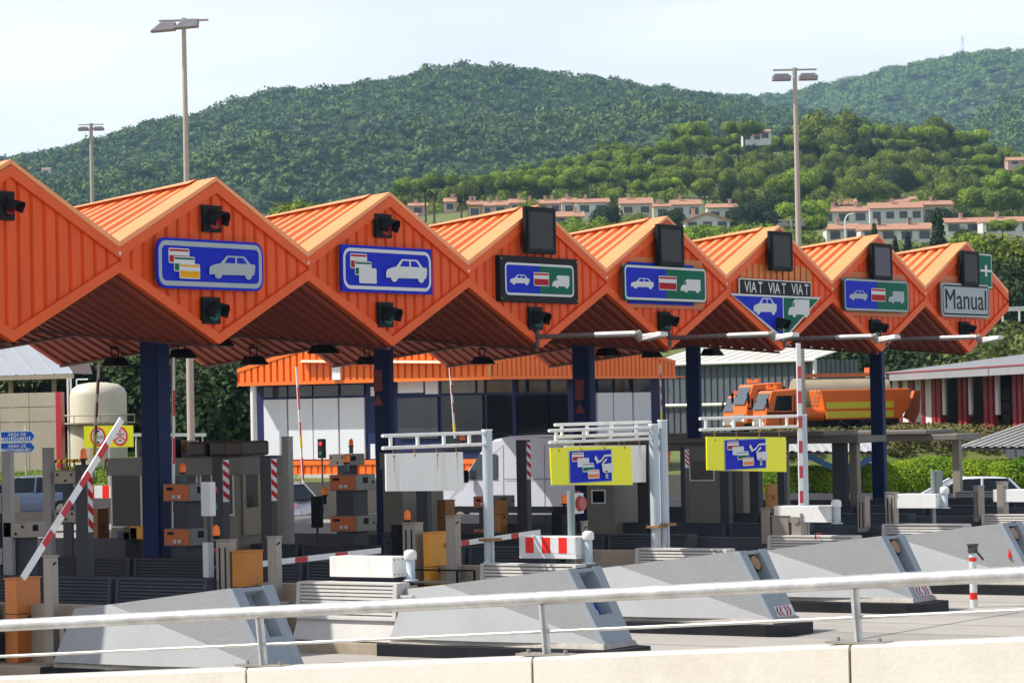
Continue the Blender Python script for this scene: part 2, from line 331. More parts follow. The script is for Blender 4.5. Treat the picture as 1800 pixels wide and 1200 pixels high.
def louvre_proto(m1, label):
    t = thing('louvred_barrier', label, 'barrier block', (0, 0, 0), 'louvred barrier blocks on the islands'); b, s, f = louvre_mesh(2.15)
    b.build('block', m1, t); s.build('slats', m1, t); f.build('frame', m1, t)
    for c in t.children: clean(c.data)
    return t
lp = None; ld = None
ROWL = ['in the sun right behind its crash nose', 'at the canopy edge', 'second in the shaded run', 'third in the shaded run', 'fourth in the shaded run', 'fifth in the shaded run']
for k in range(-2, 9):
    for j, y in enumerate((-6.6, -2.45, -.2, 2.05, 4.3, 6.55)):
        if k <= -1 and j == 0: continue
        if k >= 3 and j >= 4: continue
        pale = (j == 0)  # sunlit and shaded copies of one block, light painted into the concrete
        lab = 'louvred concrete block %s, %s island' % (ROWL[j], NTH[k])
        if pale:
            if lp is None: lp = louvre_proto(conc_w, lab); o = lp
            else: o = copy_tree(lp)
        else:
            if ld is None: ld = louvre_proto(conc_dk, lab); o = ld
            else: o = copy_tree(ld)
        o['label'] = lab.replace('louvred concrete', 'pale sunlit louvred' if pale else 'shade-darkened louvred'); o.location = (xi(k)-.26, y, .22)
for k in range(-2, 9):
    b = MB(); c = xi(k)+.12
    b.add([(c-.09, -6.45, .2), (c-.09, 16.5, .2), (c+.3, 16.5, .2), (c+.3, -6.45, .2), (c-.09, -6.45, 1.12), (c-.09, 16.5, 1.12), (c+.2, 16.5, 1.12), (c+.2, -6.45, 1.12)],
          [(0, 1, 5, 4), (1, 2, 6, 5), (2, 3, 7, 6), (3, 0, 4, 7), (4, 5, 6, 7), (0, 3, 2, 1)])
    o = b.build('island_wall', [tan_conc if k < 3 else conc_dk]); clean(o.data)
    tag(o, 'low stained concrete wall behind the louvred blocks %s' % ORD[k], 'wall', 'low walls along the islands')
# ------------------------------------------------------------------ the canopy
ZB, ZT, ZVT, ZVB, YM, YR = 5.45, 8.545, 7.21, 6.743, 7.15, 14.3
KM, RM = ZB+.70, ZT-.80
can = thing('toll_canopy', 'orange folded metal canopy of diamond gables over the toll lanes on navy columns', 'canopy', (19.6, 7.15, 0))
PIT = 5.6/17
for i in range(-1, 8):
    x = 5.6*i; xl, xr = x-2.8, x+2.8
    hi = lambda q: ZT-(ZT-ZVT)*abs(q-x)/2.8
    lo = lambda q: ZB+(ZVB-ZB)*abs(q-x)/2.8
    ts = []
    for j in range(17):
        for (a, h) in ((0, 1), (.09, 0), (.24, 0), (.33, 1)): ts.append((xl+(j+a)*PIT, h))
    ts = [t for t in ts if abs(t[0]-x) > .02]+[(x, 1), (xr, 1)]; ts.sort()
    for yy, sg in ((0, -1), (YR, 1)):
        P = []; b = MB()
        for (q, h) in ts: P += [(q, yy+sg*.055*h, lo(q)+.02), (q, yy+sg*.055*h, hi(q)-.02)]
        b.add(P, [(2*n, 2*n+2, 2*n+3, 2*n+1) for n in range(len(ts)-1)])
        b.build('gable_panel', orange, can)
    w = .205
    for yy in (-.115, YR-.02):
        tr = MB()
        for (xa, sgn) in ((xl, 1), (xr, -1)):
            tr.prism([(0, ZVT), (sgn*2.8, ZT), (sgn*2.8, ZT-w), (0, ZVT-w)], (xa, yy, 0), (1, 0, 0), (0, 0, 1), (0, .14, 0))
            tr.prism([(0, ZVB), (sgn*2.8, ZB), (sgn*2.8, ZB+w), (0, ZVB+w-.006)], (xa, yy, 0), (1, 0, 0), (0, 0, 1), (0, .14, 0))
        o = tr.build('gable_trim', orange_trim, can); clean(o.data)
    rf = MB(); sf = MB(); fl = MB()
    for sgn in (-1, 1):
        xe = x+sgn*2.8
        for (ya, za, ka, yb, zb_, kb_) in ((0, ZT, ZB, YM, RM, KM), (YM, RM, KM, YR, ZT, ZB)):
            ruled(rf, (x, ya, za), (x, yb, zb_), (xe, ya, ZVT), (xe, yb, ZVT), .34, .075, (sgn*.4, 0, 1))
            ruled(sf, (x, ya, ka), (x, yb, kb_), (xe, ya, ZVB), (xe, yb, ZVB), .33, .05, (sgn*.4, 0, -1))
            # edge flashing, a thin folded band lying on the sheet along the gable edge, and the ridge cap
            y0, y1 = (ya-.115, ya+.38) if ya == 0 else (YR-.38, YR+.115)
            fz = lambda yy, t: (za+(zb_-za)*(yy-ya)/(yb-ya))*(1-t)+ZVT*t+.10
            fl.add([(x, y0, fz(max(y0, 0), 0)), (xe, y0, ZVT+.10), (xe, y1, ZVT+.10), (x, y1, fz(min(y1, YR), 0)),
                    (x, y0, fz(max(y0, 0), 0)-.08), (xe, y0, ZVT-.005), (xe, y1, ZVT-.005), (x, y1, fz(min(y1, YR), 0)-.08)],
                   [(0, 1, 2, 3), (7, 6, 5, 4), (0, 4, 5, 1), (1, 5, 6, 2), (2, 6, 7, 3)])
            c_ = .075
            fl.add([(x, ya+(.38 if ya == 0 else 0), fz(ya+(.38 if ya == 0 else 0), 0)+.03), (x+sgn*.26, ya+(.38 if ya == 0 else 0), fz(ya+(.38 if ya == 0 else 0), c_)+.03), (x+sgn*.26, yb-(.38 if ya else 0), fz(yb-(.38 if ya else 0), c_)+.03), (x, yb-(.38 if ya else 0), fz(yb-(.38 if ya else 0), 0)+.03)],
                   [(0, 1, 2, 3)])
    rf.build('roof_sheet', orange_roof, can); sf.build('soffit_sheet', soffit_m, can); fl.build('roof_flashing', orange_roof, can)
    kl = MB()
    for (ya, ka, yb, kb_) in ((0, ZB, YM, KM), (YM, KM, YR, ZB)):
        kl.add([(x-.07, ya, ka-.012), (x+.07, ya, ka-.012), (x+.07, yb, kb_-.012), (x-.07, yb, kb_-.012), (x-.07, ya, ka-.07), (x+.07, ya, ka-.07), (x+.07, yb, kb_-.07), (x-.07, yb, kb_-.07)],
               [(0, 3, 2, 1), (4, 5, 6, 7), (0, 1, 5, 4), (1, 2, 6, 5), (2, 3, 7, 6), (3, 0, 4, 7)])
    kl.build('keel_strip', mat('keel_strip_m', (.10, .03, .02, 1), .6, .1, 2), can)
    gt = MB(); gt.box(xr-.07, xr+.07, .02, YR-.02, ZVB+.004, ZVT-.004); gt.build('valley_gutter', orange_trim, can)
    if i < 7:
        dr = MB(); dr.tube((xr, -.13, ZVT-.12), (xr, -.02, ZVT-.10), .03, n=8); dr.build('drain_spout', white_p, can)
def column(x0, xc, x1, k, Y, zb=.2):
    c = onY((x0+x1)/2, 800, Y); X = c[0]
    l = onX(x0, 800, X-.22)[1]; w = .5
    A = onY(xc, 800, Y-.2); X0 = float(A[0]); X1 = float(onY(x1, 800, Y-.2)[0]); Y1 = float(onX(x0, 800, X0)[1])
    b = MB(); b.box(X0, X1, Y-.2, Y1, zb, 6.6)
    b.box(X0+.03, X1-.03, Y-.215, Y-.2, zb, 6.6)
    o = b.build('column', navy, can, bev=.012)
    return X0, X1, Y-.2, Y1
C1 = column(249, 277, 301, 1, 4.1); C2 = column(660, 683, 695, 3, 6.3); C3 = column(1009, 1037, 1049, 4, 4.1); C4 = column(1209, 1230, 1236, 5, 4.1); C5 = column(1532, 1552, 1559, 7, 4.1)
# stickers on two of the columns
for C, z0 in ((C2, 4.6), (C3, 4.3)):
    s_ = MB(); x0, x1, y0, y1 = C
    s_.box(x0-.012, x0-.004, y0+.14, y0+.40, z0, z0+.52); s_.add([(x0-.012, y0+.12, z0-.34), (x0-.012, y0+.42, z0-.34), (x0-.012, y0+.27, z0-.06)], [(0, 1, 2)])
    s_.build('warning_sticker', mat('faded_red_sticker', (.22, .02, .03, 1), .5, .1, 4), can)
# ------------------------------------------------------------------ signs on the gables
U_, V_, N_ = (1, 0, 0), (0, 0, 1), (0, -1, 0)
def rrect(x0, x1, z0, z1, r, n=5):
    P = []
    for (cx, cz, a0) in ((x1-r, z1-r, 0), (x0+r, z1-r, 90), (x0+r, z0+r, 180), (x1-r, z0+r, 270)):
        for i in range(n+1): a = R(a0+90*i/n); P.append((cx+r*math.cos(a), cz+r*math.sin(a)))
    return P
CAR = [(0, .18), (.0, .42), (.03, .52), (.12, .60), (.24, .66), (.37, .97), (.40, 1), (.74, 1), (.78, .96), (.89, .68), (.99, .66), (1, .55), (.985, .30), (.97, .2), (.93, .18), (.91, .06), (.87, 0), (.83, 0), (.79, .06), (.77, .18), (.28, .16), (.25, .04), (.21, 0), (.17, 0), (.13, .05), (.11, .18), (.04, .16)]
CARW1 = [(.33, .68), (.41, .93), (.56, .93), (.56, .68)]; CARW2 = [(.60, .68), (.60, .93), (.73, .93), (.82, .68)]
TRK = [(0, .12), (0, .34), (.04, .40), (.05, .52), (.16, .56), (.24, .9), (.30, .92), (.30, 1), (1, 1), (1, .15), (.93, .15), (.91, .03), (.87, 0), (.82, 0), (.78, .04), (.76, .15), (.36, .15), (.34, .04), (.30, 0), (.25, 0), (.21, .05), (.19, .14), (.03, .10)]
TRKW = [(.18, .58), (.24, .82), (.29, .82), (.29, .58)]
class Sign:
    """flat board in the facade plane: works in metres, u along the facade, z up"""
    def __init__(s, root, Y): s.root = root; s.Y = Y; s.d = 0
    def poly(s, name, P, m, th=.004, parent=None):
        s.d += th; b = MB(); b.prism(P, (0, s.Y-s.d, 0), U_, V_, (0, th*.85, 0)); o = b.build(name, m, parent or s.root); clean(o.data); return o
def put(P, x0, z0, w, h): return [(x0+p[0]*w, z0+p[1]*h) for p in P]
def rect(x0, x1, z0, z1): return [(x0, z0), (x1, z0), (x1, z1), (x0, z1)]
def signpos(xl, xr_, yt, yb, Y=-.2):
    ym = (yt+yb)/2; xm = (xl+xr_)/2
    return float(onY(xl, ym, Y)[0]), float(onY(xr_, ym, Y)[0]), float(onY(xm, yb, Y)[2]), float(onY(xm, yt, Y)[2])
def icon_car(S, x, z, w, h, m, bgm):
    o = S.poly('car_symbol', put(CAR, x, z, w, h), m); S.d += .001
    S.poly('symbol_window', put(CARW1, x, z, w, h), bgm, .002, o); S.d -= .002; S.poly('symbol_window', put(CARW2, x, z, w, h), bgm, .002, o)
def icon_trk(S, x, z, w, h, m, bgm):
    o = S.poly('truck_symbol', put(TRK, x, z, w, h), m); S.d += .001; S.poly('symbol_window', put(TRKW, x, z, w, h), bgm, .002, o)
def card(S, x, z, w, h, m, band=True, pale=white_s):
    o = S.poly('card_symbol', rrect(x, x+w, z, z+h, .03), pale, .004); d = .02
    if m is not pale:
        S.poly('card_field', rect(x+d, x+w-d, z+d, z+h*.52), m, .003, o); S.d -= .003; S.poly('card_strip', rect(x+d, x+w-d, z+h*.80, z+h-d), m, .003, o)
def board(name, label, quad, corner, border, field, Y=-.16, back=None, group='lane signs on the gables'):
    x0, x1, z0, z1 = quad
    root = thing(name, label, 'lane sign', ((x0+x1)/2, Y, z0), group); S = Sign(root, Y)
    S.poly('panel', rrect(x0, x1, z0, z1, max(corner, .02)), field, .05)
    if back:
        b = MB()
        for xx in (x0+.4, x1-.4): b.box(xx-.03, xx+.03, Y, -.05, z0+.1, z1-.1)
        b.build('bracket', steel_dk, root)
    return S
def ring(S, x0, x1, z0, z1, r, w, m):
    """border band as one ring"""
    A = rrect(x0, x1, z0, z1, r); B = rrect(x0+w, x1-w, z0+w, z1-w, max(r-w, .01)); n = len(A); S.d += .004
    b = MB(); y = S.Y-S.d; b.add([(p[0], y, p[1]) for p in A]+[(p[0], y, p[1]) for p in B], [(i, (i+1) % n, n+(i+1) % n, n+i) for i in range(n)]); b.build('border', m, S.root)
# sign 1
q = signpos(275, 462, 422, 509); S = board('lane_sign', 'rounded blue sign with grey car and three cards, the front card orange, leftmost whole gable', q, .24, None, blue_s, back=1)
x0, x1, z0, z1 = q; ring(S, x0+.05, x1-.05, z0+.05, z1-.05, .2, .09, grey_s); W = x1-x0; H = z1-z0
card(S, x0+.105*W, z0+.50*H, .19*W, .30*H, red_s); card(S, x0+.15*W, z0+.34*H, .19*W, .30*H, green_s); card(S, x0+.195*W, z0+.20*H, .19*W, .30*H, amber_s)
icon_car(S, x0+.47*W, z0+.23*H, .44*W, .47*H, grey_s, blue_s)
# sign 2
q = signpos(600, 759, 434, 515); S = board('lane_sign', 'square cornered blue sign with white car and three cards, the front card white', q, .02, None, blue_s, back=1)
x0, x1, z0, z1 = q; ring(S, x0+.05, x1-.05, z0+.06, z1-.06, .22, .07, white_s); W = x1-x0; H = z1-z0
card(S, x0+.09*W, z0+.50*H, .18*W, .32*H, red_s); card(S, x0+.135*W, z0+.36*H, .18*W, .30*H, green_s); card(S, x0+.175*W, z0+.19*H, .19*W, .33*H, white_s)
icon_car(S, x0+.47*W, z0+.25*H, .46*W, .50*H, white_s, blue_s)
def split_sign(x0, x1, z0, z1, S, r=.10, m=None, cardon=True):
    W = x1-x0; H = z1-z0; xm = x0+W*.5
    S.poly('blue_half', rect(x0+.02, xm, z0+.03, z1-.03), blue_s); S.d -= .004
    S.poly('green_half', rect(xm, x1-.02, z0+.03, z1-.03), green_s)
    ring(S, x0+.02, x1-.02, z0+.02, z1-.02, r+.03, .05, m or white_s)
    icon_car(S, x0+.075*W, z0+.33*H, .27*W, .30*H, m or white_s, blue_s); icon_trk(S, x0+.67*W, z0+.28*H, .25*W, .38*H, m or white_s, green_s)
    if cardon: card(S, x0+.40*W, z0+.32*H, .22*W, .40*H, red_s)
# sign 3: boxed lightbox
q = signpos(879, 1016, 452, 532, -.20); bx0, bx1, bz0, bz1 = q
root = thing('lightbox_sign', 'deep black boxed sign, blue and green halves with car, red card and truck, third gable', 'lane sign', ((bx0+bx1)/2, -.3, bz0), 'lane signs on the gables')
b = MB(); b.box(bx0, bx1, -.20, -.09, bz0, bz1); b.build('case', black_s, root, bev=.01)
S = Sign(root, -.20); split_sign(bx0+.17, bx1-.17, bz0+.13, bz1-.13, S)
b = MB()
for (xx, zz) in ((bx0+.06, bz1-.07), (bx0+.06, bz0+.07), (bx1-.06, bz1-.07), (bx1-.06, bz0+.07)): b.tube((xx, -.215, zz), (xx, -.20, zz), .018, n=8)
b.build('screws', steel, root)
def backing(xl, xr_, yt, yb, m, label):
    x0, x1, z0, z1 = signpos(xl, xr_, yt, yb, -.1); b = MB(); b.box(x0, x1, -.11, -.07, z0, z1); o = b.build('backing_sheet', m)
    tag(o, label, 'backing sheet', 'flat sheets behind the signs'); return o
rust = mat('rusty_orange_sheet', (.58, .15, .04, 1), .55, .08, 2, dirt=.3, dirtcol=(.4, .12, .04, 1))
backing(1098, 1234, 454, 542, rust, 'plain orange sheet behind the fourth gable sign')
q = signpos(1108, 1222, 463, 535); b = MB(); b.box(q[0], q[1], -.15, -.115, q[2], q[3]); o = b.build('older_sign', blue_s); tag(o, 'edge of an older rounded sign showing behind the fourth gable sign', 'lane sign')
q = signpos(1094, 1238, 468, 530); S = board('lane_sign', 'flat blue and green sign with car, red card and truck, fourth gable', q, .06, None, green_s, Y=-.2)
split_sign(*q, S)
# sign 5 VIA T
q = signpos(1301, 1427, 492, 521, -.16); x0, x1, z0, z1 = q
root = thing('letter_sign', 'black strip sign reading VIA T three times, fifth gable', 'lane sign', ((x0+x1)/2, -.1, z0)); S = Sign(root, -.1)
S.poly('panel', rect(x0, x1, z0, z1), white_s, .04); S.poly('field', rect(x0+.03, x1-.03, z0+.03, z1-.03), black_s)
W = x1-x0
for j in range(3):
    cx = x0+W*(.18+.325*j)
    text_mesh('lettering', 'VIA', W*.165, (z1-z0)*.66, white_s, (cx-W*.035, S.Y-S.d, (z0+z1)/2), U_, V_, N_, root, bold=.01)
    text_mesh('lettering', 'T', W*.06, (z1-z0)*.66, white_s, (cx+W*.10, S.Y-S.d, (z0+z1)/2), U_, V_, N_, root, bold=.01)
xa, xb, _, zt5 = signpos(1284, 1443, 519, 540, -.16); xc5 = 28.0; zb5 = ZB+.24
root = thing('triangle_sign', 'downward triangle sign, blue half with car, green half with truck', 'lane sign', (xc5, -.15, zb5)); S = Sign(root, -.12)
S.poly('panel', [(xa, zt5), (xc5, zb5), (xb, zt5)], white_s, .04)
S.poly('blue_half', [(xa+.14, zt5-.05), (xc5-.02, zb5+.10), (xc5-.02, zt5-.05)], blue_s); S.d -= .004; S.poly('green_half', [(xc5+.03, zt5-.05), (xc5+.03, zb5+.10), (xb-.14, zt5-.05)], green_s)
icon_car(S, xc5-1.55, zt5-.50, 1.2, .42, white_s, blue_s); icon_trk(S, xc5+.25, zt5-.54, 1.15, .46, white_s, green_s)
ys5 = mat('faded_sheet', (.62, .22, .04, 1), .6, .1, 3); x0, x1, z0, z1 = signpos(1303, 1428, 466, 491, -.07)
b = MB()
for j in range(12): 
    a = x0+(x1-x0)*j/12; b.box(a+.01, a+(x1-x0)/12-.09, -.066, -.058, z0, z1)
o = b.build('faded_strip', ys5); tag(o, 'paler band of faded paint strips on the fifth gable', 'paint patch')
backing(1489, 1590, 480, 556, rust, 'plain orange sheet behind the sixth gable sign')
q = signpos(1481, 1594, 491, 548); S = board('lane_sign', 'rounded blue and green sign with dull grey car, red card and truck, sixth gable', q, .06, None, green_s, Y=-.2)
split_sign(*q, S, m=grey_s)
backing(1652, 1738, 486, 560, rust, 'plain orange sheet behind the Manual sign')
q = signpos(1653, 1736, 499, 557); x0, x1, z0, z1 = q
S = board('manual_sign', 'grey sign with black border reading Manual, seventh gable', q, .12, None, grey_s, Y=-.2); ring(S, x0+.05, x1-.05, z0+.05, z1-.05, .10, .045, black_s)
text_mesh('lettering', 'Manual', (x1-x0)*.86, (z1-z0)*.60, black_s, ((x0+x1)/2, S.Y-S.d, (z0+z1)/2+.02), U_, V_, N_, S.root)
q = signpos(1694, 1744, 444, 507, -.13); x0, x1, z0, z1 = q
S = board('plus_sign', 'green sign ending in 3+ half hidden by the display, seventh gable', q, .04, None, green_s, Y=-.08); ring(S, x0+.03, x1-.03, z0+.03, z1-.03, .05, .035, white_s)
text_mesh('lettering', '3+', (x1-x0)*.80, (z1-z0)*.46, white_s, ((x0+x1)/2+.14, S.Y-S.d, (z0+z1)/2), U_, V_, N_, S.root, bold=.01)
# dark matrix displays
for n, (xl, xr_, yt, yb, lab) in enumerate(((925, 977, 364, 446, 'tall dark display box above the third gable sign'), (1158, 1202, 395, 468, 'dark display box above the fourth gable sign'), (1355, 1393, 407, 476, 'dark display box above the VIA T sign'),
        (1534, 1568, 428, 492, 'dark display box with bluish screen above the sixth gable sign'), (1692, 1721, 441, 502, 'dark display box beside the green plus sign'))):
    x0, x1, z0, z1 = signpos(xl, xr_, yt, yb, -.30)
    t = thing('matrix_display', lab, 'display', ((x0+x1)/2, -.4, z0), 'lane displays on the gables')
    b = MB(); b.box(x0, x1, -.30, -.20, z0, z1); b.box((x0+x1)/2-.1, (x0+x1)/2+.1, -.20, -.06, z0+.3, z1-.3); b.build('case', black_s, t, bev=.015)
    b = MB(); m_ = .11
    for (a0, a1, c0, c1) in ((x0+.03, x1-.03, z0+.03, z0+m_), (x0+.03, x1-.03, z1-m_, z1-.03), (x0+.03, x0+m_, z0+m_, z1-m_), (x1-m_, x1-.03, z0+m_, z1-m_)): b.box(a0, a1, -.325, -.302, c0, c1)
    b.build('bezel', black_m, t)
    b = MB(); b.box(x0+m_, x1-m_, -.312, -.304, z0+m_, z1-m_); b.build('screen', mat('bluish_matrix', (.05, .05, .085, 1), .5, .5, 26) if n == 3 else matrix_m, t)
# traffic lights with visors
def light(xl, xr_, yt, yb, lens, label, face=0):
    x0, x1, z0, z1 = signpos(xl, xr_, yt, yb, -.15)
    t = thing('signal_light', label, 'traffic light', ((x0+x1)/2, -.1, z0), 'lane signal lights on the gables')
    b = MB(); b.box(x0, x1, -.155, -.09, z0, z1); b.box(x0+.14, x1-.05, -.18, -.155, z0+.07, z1-.07); b.build('housing', black_m, t, bev=.01)
    c = Vector(((x0+x1)/2+.05, -.18, z0+(z1-z0)*.45)); r = min((x1-x0), (z1-z0))*.36
    b = MB(); b.tube(c, c+Vector((0, -.03, 0)), r, r*.8, 20); b.build('lens', lens, t)
    v = MB(); n = 16; L = .30; P = []
    for s_ in range(n+1):
        a = math.pi*(-.12+1.24*s_/n); l = L*(.55+.45*math.sin(max(0, min(math.pi, a))))
        for (rr) in (r*1.12, r*1.02):
            P += [c+Vector((math.cos(a)*rr, .02, math.sin(a)*rr)), c+Vector((math.cos(a)*rr*.95, -l, math.sin(a)*rr*.95-.06))]
    F = []
    for s_ in range(n):
        a = 4*s_; F += [(a, a+4, a+5, a+1), (a+2, a+3, a+7, a+6), (a+1, a+5, a+7, a+3)]
    v.add(P, F, 0, True); v.build('visor', black_m, t)
light(0, 26, 336, 387, red_lens, 'red signal light at the top of the cut-off gable at the left edge')
light(357, 390, 361, 408, red_lens, 'red signal light above the orange card sign, leftmost whole gable')
light(661, 689, 376, 418, red_lens, 'red signal light above the white card sign, second gable')
light(357, 388, 522, 569, green_lens, 'green signal light below the sign of the leftmost whole gable')
light(666, 692, 531, 575, green_lens, 'green signal light below the sign of the second gable')
light(931, 954, 539, 580, green_lens, 'green signal light below the black boxed sign, third gable')
light(1160, 1179, 547, 582, green_lens, 'green signal light below the sign of the fourth gable')
light(1358, 1377, 553, 586, green_lens, 'dark signal light over the triangle sign, fifth gable')
light(1532, 1549, 561, 592, mat('pale_lens', (.16, .24, .22, 1), .3, .2, 6), 'signal light with pale unlit lens, sixth gable')
light(1689, 1704, 565, 591, black_m, 'dark signal light under the Manual sign, seventh gable')
# horizontal lamp arms reaching out over the approach
for n, (i, xa, ya, xb, yb, lab) in enumerate(((3, 943, 592, 1118, 586, 'third'), (4, 1176, 594, 1352, 587, 'fourth'), (5, 1378, 596, 1533, 591, 'fifth'), (6, 1558, 597, 1716, 592, 'sixth'))):
    X = float(onY(xa, ya, -.1)[0]); e = onX(xb, yb, X); z = float(onY(xa, ya, -.1)[2])
    t = thing('gantry_lamp', 'horizontal grey lamp arm fixed at the tip of the %s gable' % lab, 'lamp arm', (X, -.1, z), 'lamp arms reaching forward from the gables')
    b = MB(); p0 = Vector((X, -.1, z)); p1 = Vector((X, float(e[1]), float(e[2]))); mid = p0.lerp(p1, .6)
    b.tube(p0, mid, .055, n=14); b.build('arm', mat('brown_grey_arm', (.17, .13, .12, 1), .5, .15, 2), t); b = MB(); b.tube(mid, p1, .065, n=14); b.build('arm_end', galv, t)
    b = MB(); b.box(X-.06, X+.06, -.14, -.06, z-.22, z+.14); b.build('bracket', steel_dk, t)
    b = MB(); b.tube(p1+Vector((-.05, -.05, .03)), p1+Vector((.05, -.12, -.14)), .09, n=10); b.tube(p1, p1+Vector((0, -.2, -.08)), .05, n=8); b.build('joint', steel, t)
    b = MB(); q = p1+Vector((0, -.42, -.08)); b.add([q+Vector(v) for v in ((-.12, .2, .06), (.12, .2, .06), (.15, -.3, .10), (-.15, -.3, .10), (-.15, .2, -.09), (.15, .2, -.09), (.18, -.3, -.01), (-.18, -.3, -.01))],
          [(0, 3, 2, 1), (4, 5, 6, 7), (0, 1, 5, 4), (1, 2, 6, 5), (2, 3, 7, 6), (3, 0, 4, 7)]); o = b.build('lamp_head', galv, t, bev=.03); clean(o.data)
# floodlights hanging under the canopy
for n, (x, y, s, lab) in enumerate(((205, 636, 1.0, 'left of the big navy column'), (388, 601, .9, 'at the tip of the leftmost whole gable'), (448, 634, 1.15, 'over the left end of the orange office roof'), (570, 614, 1.3, 'over the gap between office roof peaks'), (850, 634, 1.1, 'over the office corner'),
                           (1070, 619, 1.3, 'right of the wide middle column'), (1147, 622, .9, 'over the right end of the office roof'), (1253, 619, 1.2, 'over the grey warehouse roof'), (648, 634, .9, 'just left of the second navy column'), (322, 622, .9, 'in front of the tall lamp pole'))):
    p = Vector([float(v) for v in onY(x, y, 12.0 if y > 628 else 8.0)])
    t = thing('floodlight', 'black floodlight hanging under the canopy, %s' % lab, 'floodlight', p, 'floodlights under the canopy')
    b = MB(); w = .30*s
    b.add([p+Vector(v) for v in ((-w, -.22, -.10), (w, -.22, -.10), (w, .25, -.10), (-w, .25, -.10), (-w*.6, -.1, .12), (w*.6, -.1, .12), (w*.6, .2, .12), (-w*.6, .2, .12))],
          [(0, 3, 2, 1), (4, 5, 6, 7), (0, 1, 5, 4), (1, 2, 6, 5), (2, 3, 7, 6), (3, 0, 4, 7)]); o = b.build('housing', black_m, t, bev=.02); clean(o.data)
    b = MB(); b.tube(p+Vector((-w*.4, .05, .1)), p+Vector((-w*.4, .05, .34)), .018, n=6); b.tube(p+Vector((w*.4, .05, .1)), p+Vector((w*.4, .05, .34)), .018, n=6); b.tube(p+Vector((-w*.6, .05, .34)), p+Vector((w*.6, .05, .34)), .02, n=6)
    b.tube(p+Vector((0, .05, .34)), (p.x, p.y+.05, max(p.z+.45, min(6.3, p.z+.9))), .02, n=6); b.build('hanger', black_m, t)
# ------------------------------------------------------------------ foreground parapet and railing
PX = -17.8
def par(x, y): # point of the parapet line seen at a pixel
    D = 26-5*x/1800; return Vector([float(v) for v in atD(x, y, D)])
W0, W1 = par(-150, 1196), par(1950, 1116); R0, R1 = par(-150, 1107.5), par(1950, 1001)
M0, M1 = par(-150, 1161), par(1950, 1066)
pd_ = (W1-W0); ph = Vector((pd_.x, pd_.y, 0)).normalized(); pn = Vector((-ph.y, ph.x, 0))
if pn.dot(Vector((FW[0], FW[1], 0))) < 0: pn = -pn   # away from the camera
def wt(t): return W0.lerp(W1, t)
def tof(x, P0, P1, D=None): # parameter along the line whose image column is x
    lo, hi = 0., 1.
    for _ in range(40):
        m = (lo+hi)/2; p = np.array(P0.lerp(P1, m))-CAM; c = 900+CF*p.dot(RT)/p.dot(FW)
        if c < x: lo = m
        else: hi = m
    return lo
t = thing('parapet_wall', 'cream painted concrete parapet running along the bottom of the picture', 'parapet', wt(.5)-Vector((0, 0, wt(.5).z)))
js = [0]+[tof(x, W0, W1) for x in (432, 935, 1493)]+[1]
for a, b_ in zip(js[:-1], js[1:]):
    A = wt(a)+ph*.012; B = wt(b_)-ph*.012; b = MB(); n_ = pn*.30
    # small chamfer on the near edge
    c = .02
    for (P, Q) in ((A, B),):
        V = []
        for p in (P, Q): V += [p-Vector((0, 0, p.z)), p-Vector((0, 0, c)), p+pn*c, p+n_-pn*c, p+n_-Vector((0, 0, c)), p+n_-Vector((0, 0, p.z))]
        b.add(V, [(0, 1, 2, 3, 4, 5), (11, 10, 9, 8, 7, 6)]+[(i, 6+i, 7+i, i+1) for i in range(5)])
    o = b.build('wall_panel', cream, t); clean(o.data)
b = MB()
for a in js[1:-1]:
    p = wt(a); b.obox(p+pn*.15-Vector((0, 0, p.z/2+.03)), ph*.013, pn*.13, Vector((0, 0, p.z/2-.02)))
b.build('joint_filler', mat('joint_filler_m', (.20, .16, .10, 1), .9, .2, 4), t)
t = thing('railing', 'galvanised pipe railing with thin lower rail on top of the cream parapet', 'railing', wt(.5))
b = MB(); tj = tof(1482, R0, R1); q = R0.lerp(R1, tj); off = pn*.12
b.tube(R0+off, q+off, .054, n=20); b.tube(q+off, R1+off, .056, n=20); b.build('top_rail', galv, t)
b = MB(); b.tube(M0+off, M1+off, .014, n=10); b.build('middle_rail', galv, t)
for x in (-110, 441, 940, 1490, 1960):
    tt = tof(x, R0, R1); p = R0.lerp(R1, min(.999, tt))+off; tb = tof(x+8, W0, W1); w = W0.lerp(W1, min(.999, tb))+off
    b = MB(); top = p-Vector((0, 0, .05)); d = top-w; b.obox((top+w)/2, ph*.028, pn*.02, d/2); b.obox((top+w)/2, ph*.008, pn*.05, d/2); b.build('post', galv, t)
    b = MB(); b.obox(w+Vector((0, 0, .012)), ph*.24+Vector((0, 0, .0)), pn*.09, Vector((0, 0, .009)))
    for s_ in (-.17, .17): b.tube(w+ph*s_+Vector((0, 0, .02)), w+ph*s_+Vector((0, 0, .05)), .016, n=8)
    b.build('base_plate', steel, t)
# ------------------------------------------------------------------ boxes with pixel-surveyed corners
def pcab(name, label, cat, k, x0, xc, x1, yt, yb, mats, dx=-.3, bev=.012, group=None, zlow=None, part='body'):
    X0, X1, Y0, Y1, zb, zt = pbox(k, x0, xc, x1, yt, yb, dx)
    if zlow is not None: zb = zlow
    t = thing(name, label, cat, ((X0+X1)/2, (Y0+Y1)/2, zb), group)
    b = MB(); b.box(X0, X1, Y0, Y1, zb, zt); b.build(part, mats, t, bev=bev)
    return t, (X0, X1, Y0, Y1, zb, zt)
def plate(t, name, m, box, inset=(0, 0, 0, 0)): b = MB(); b.box(*box); return b.build(name, m, t)
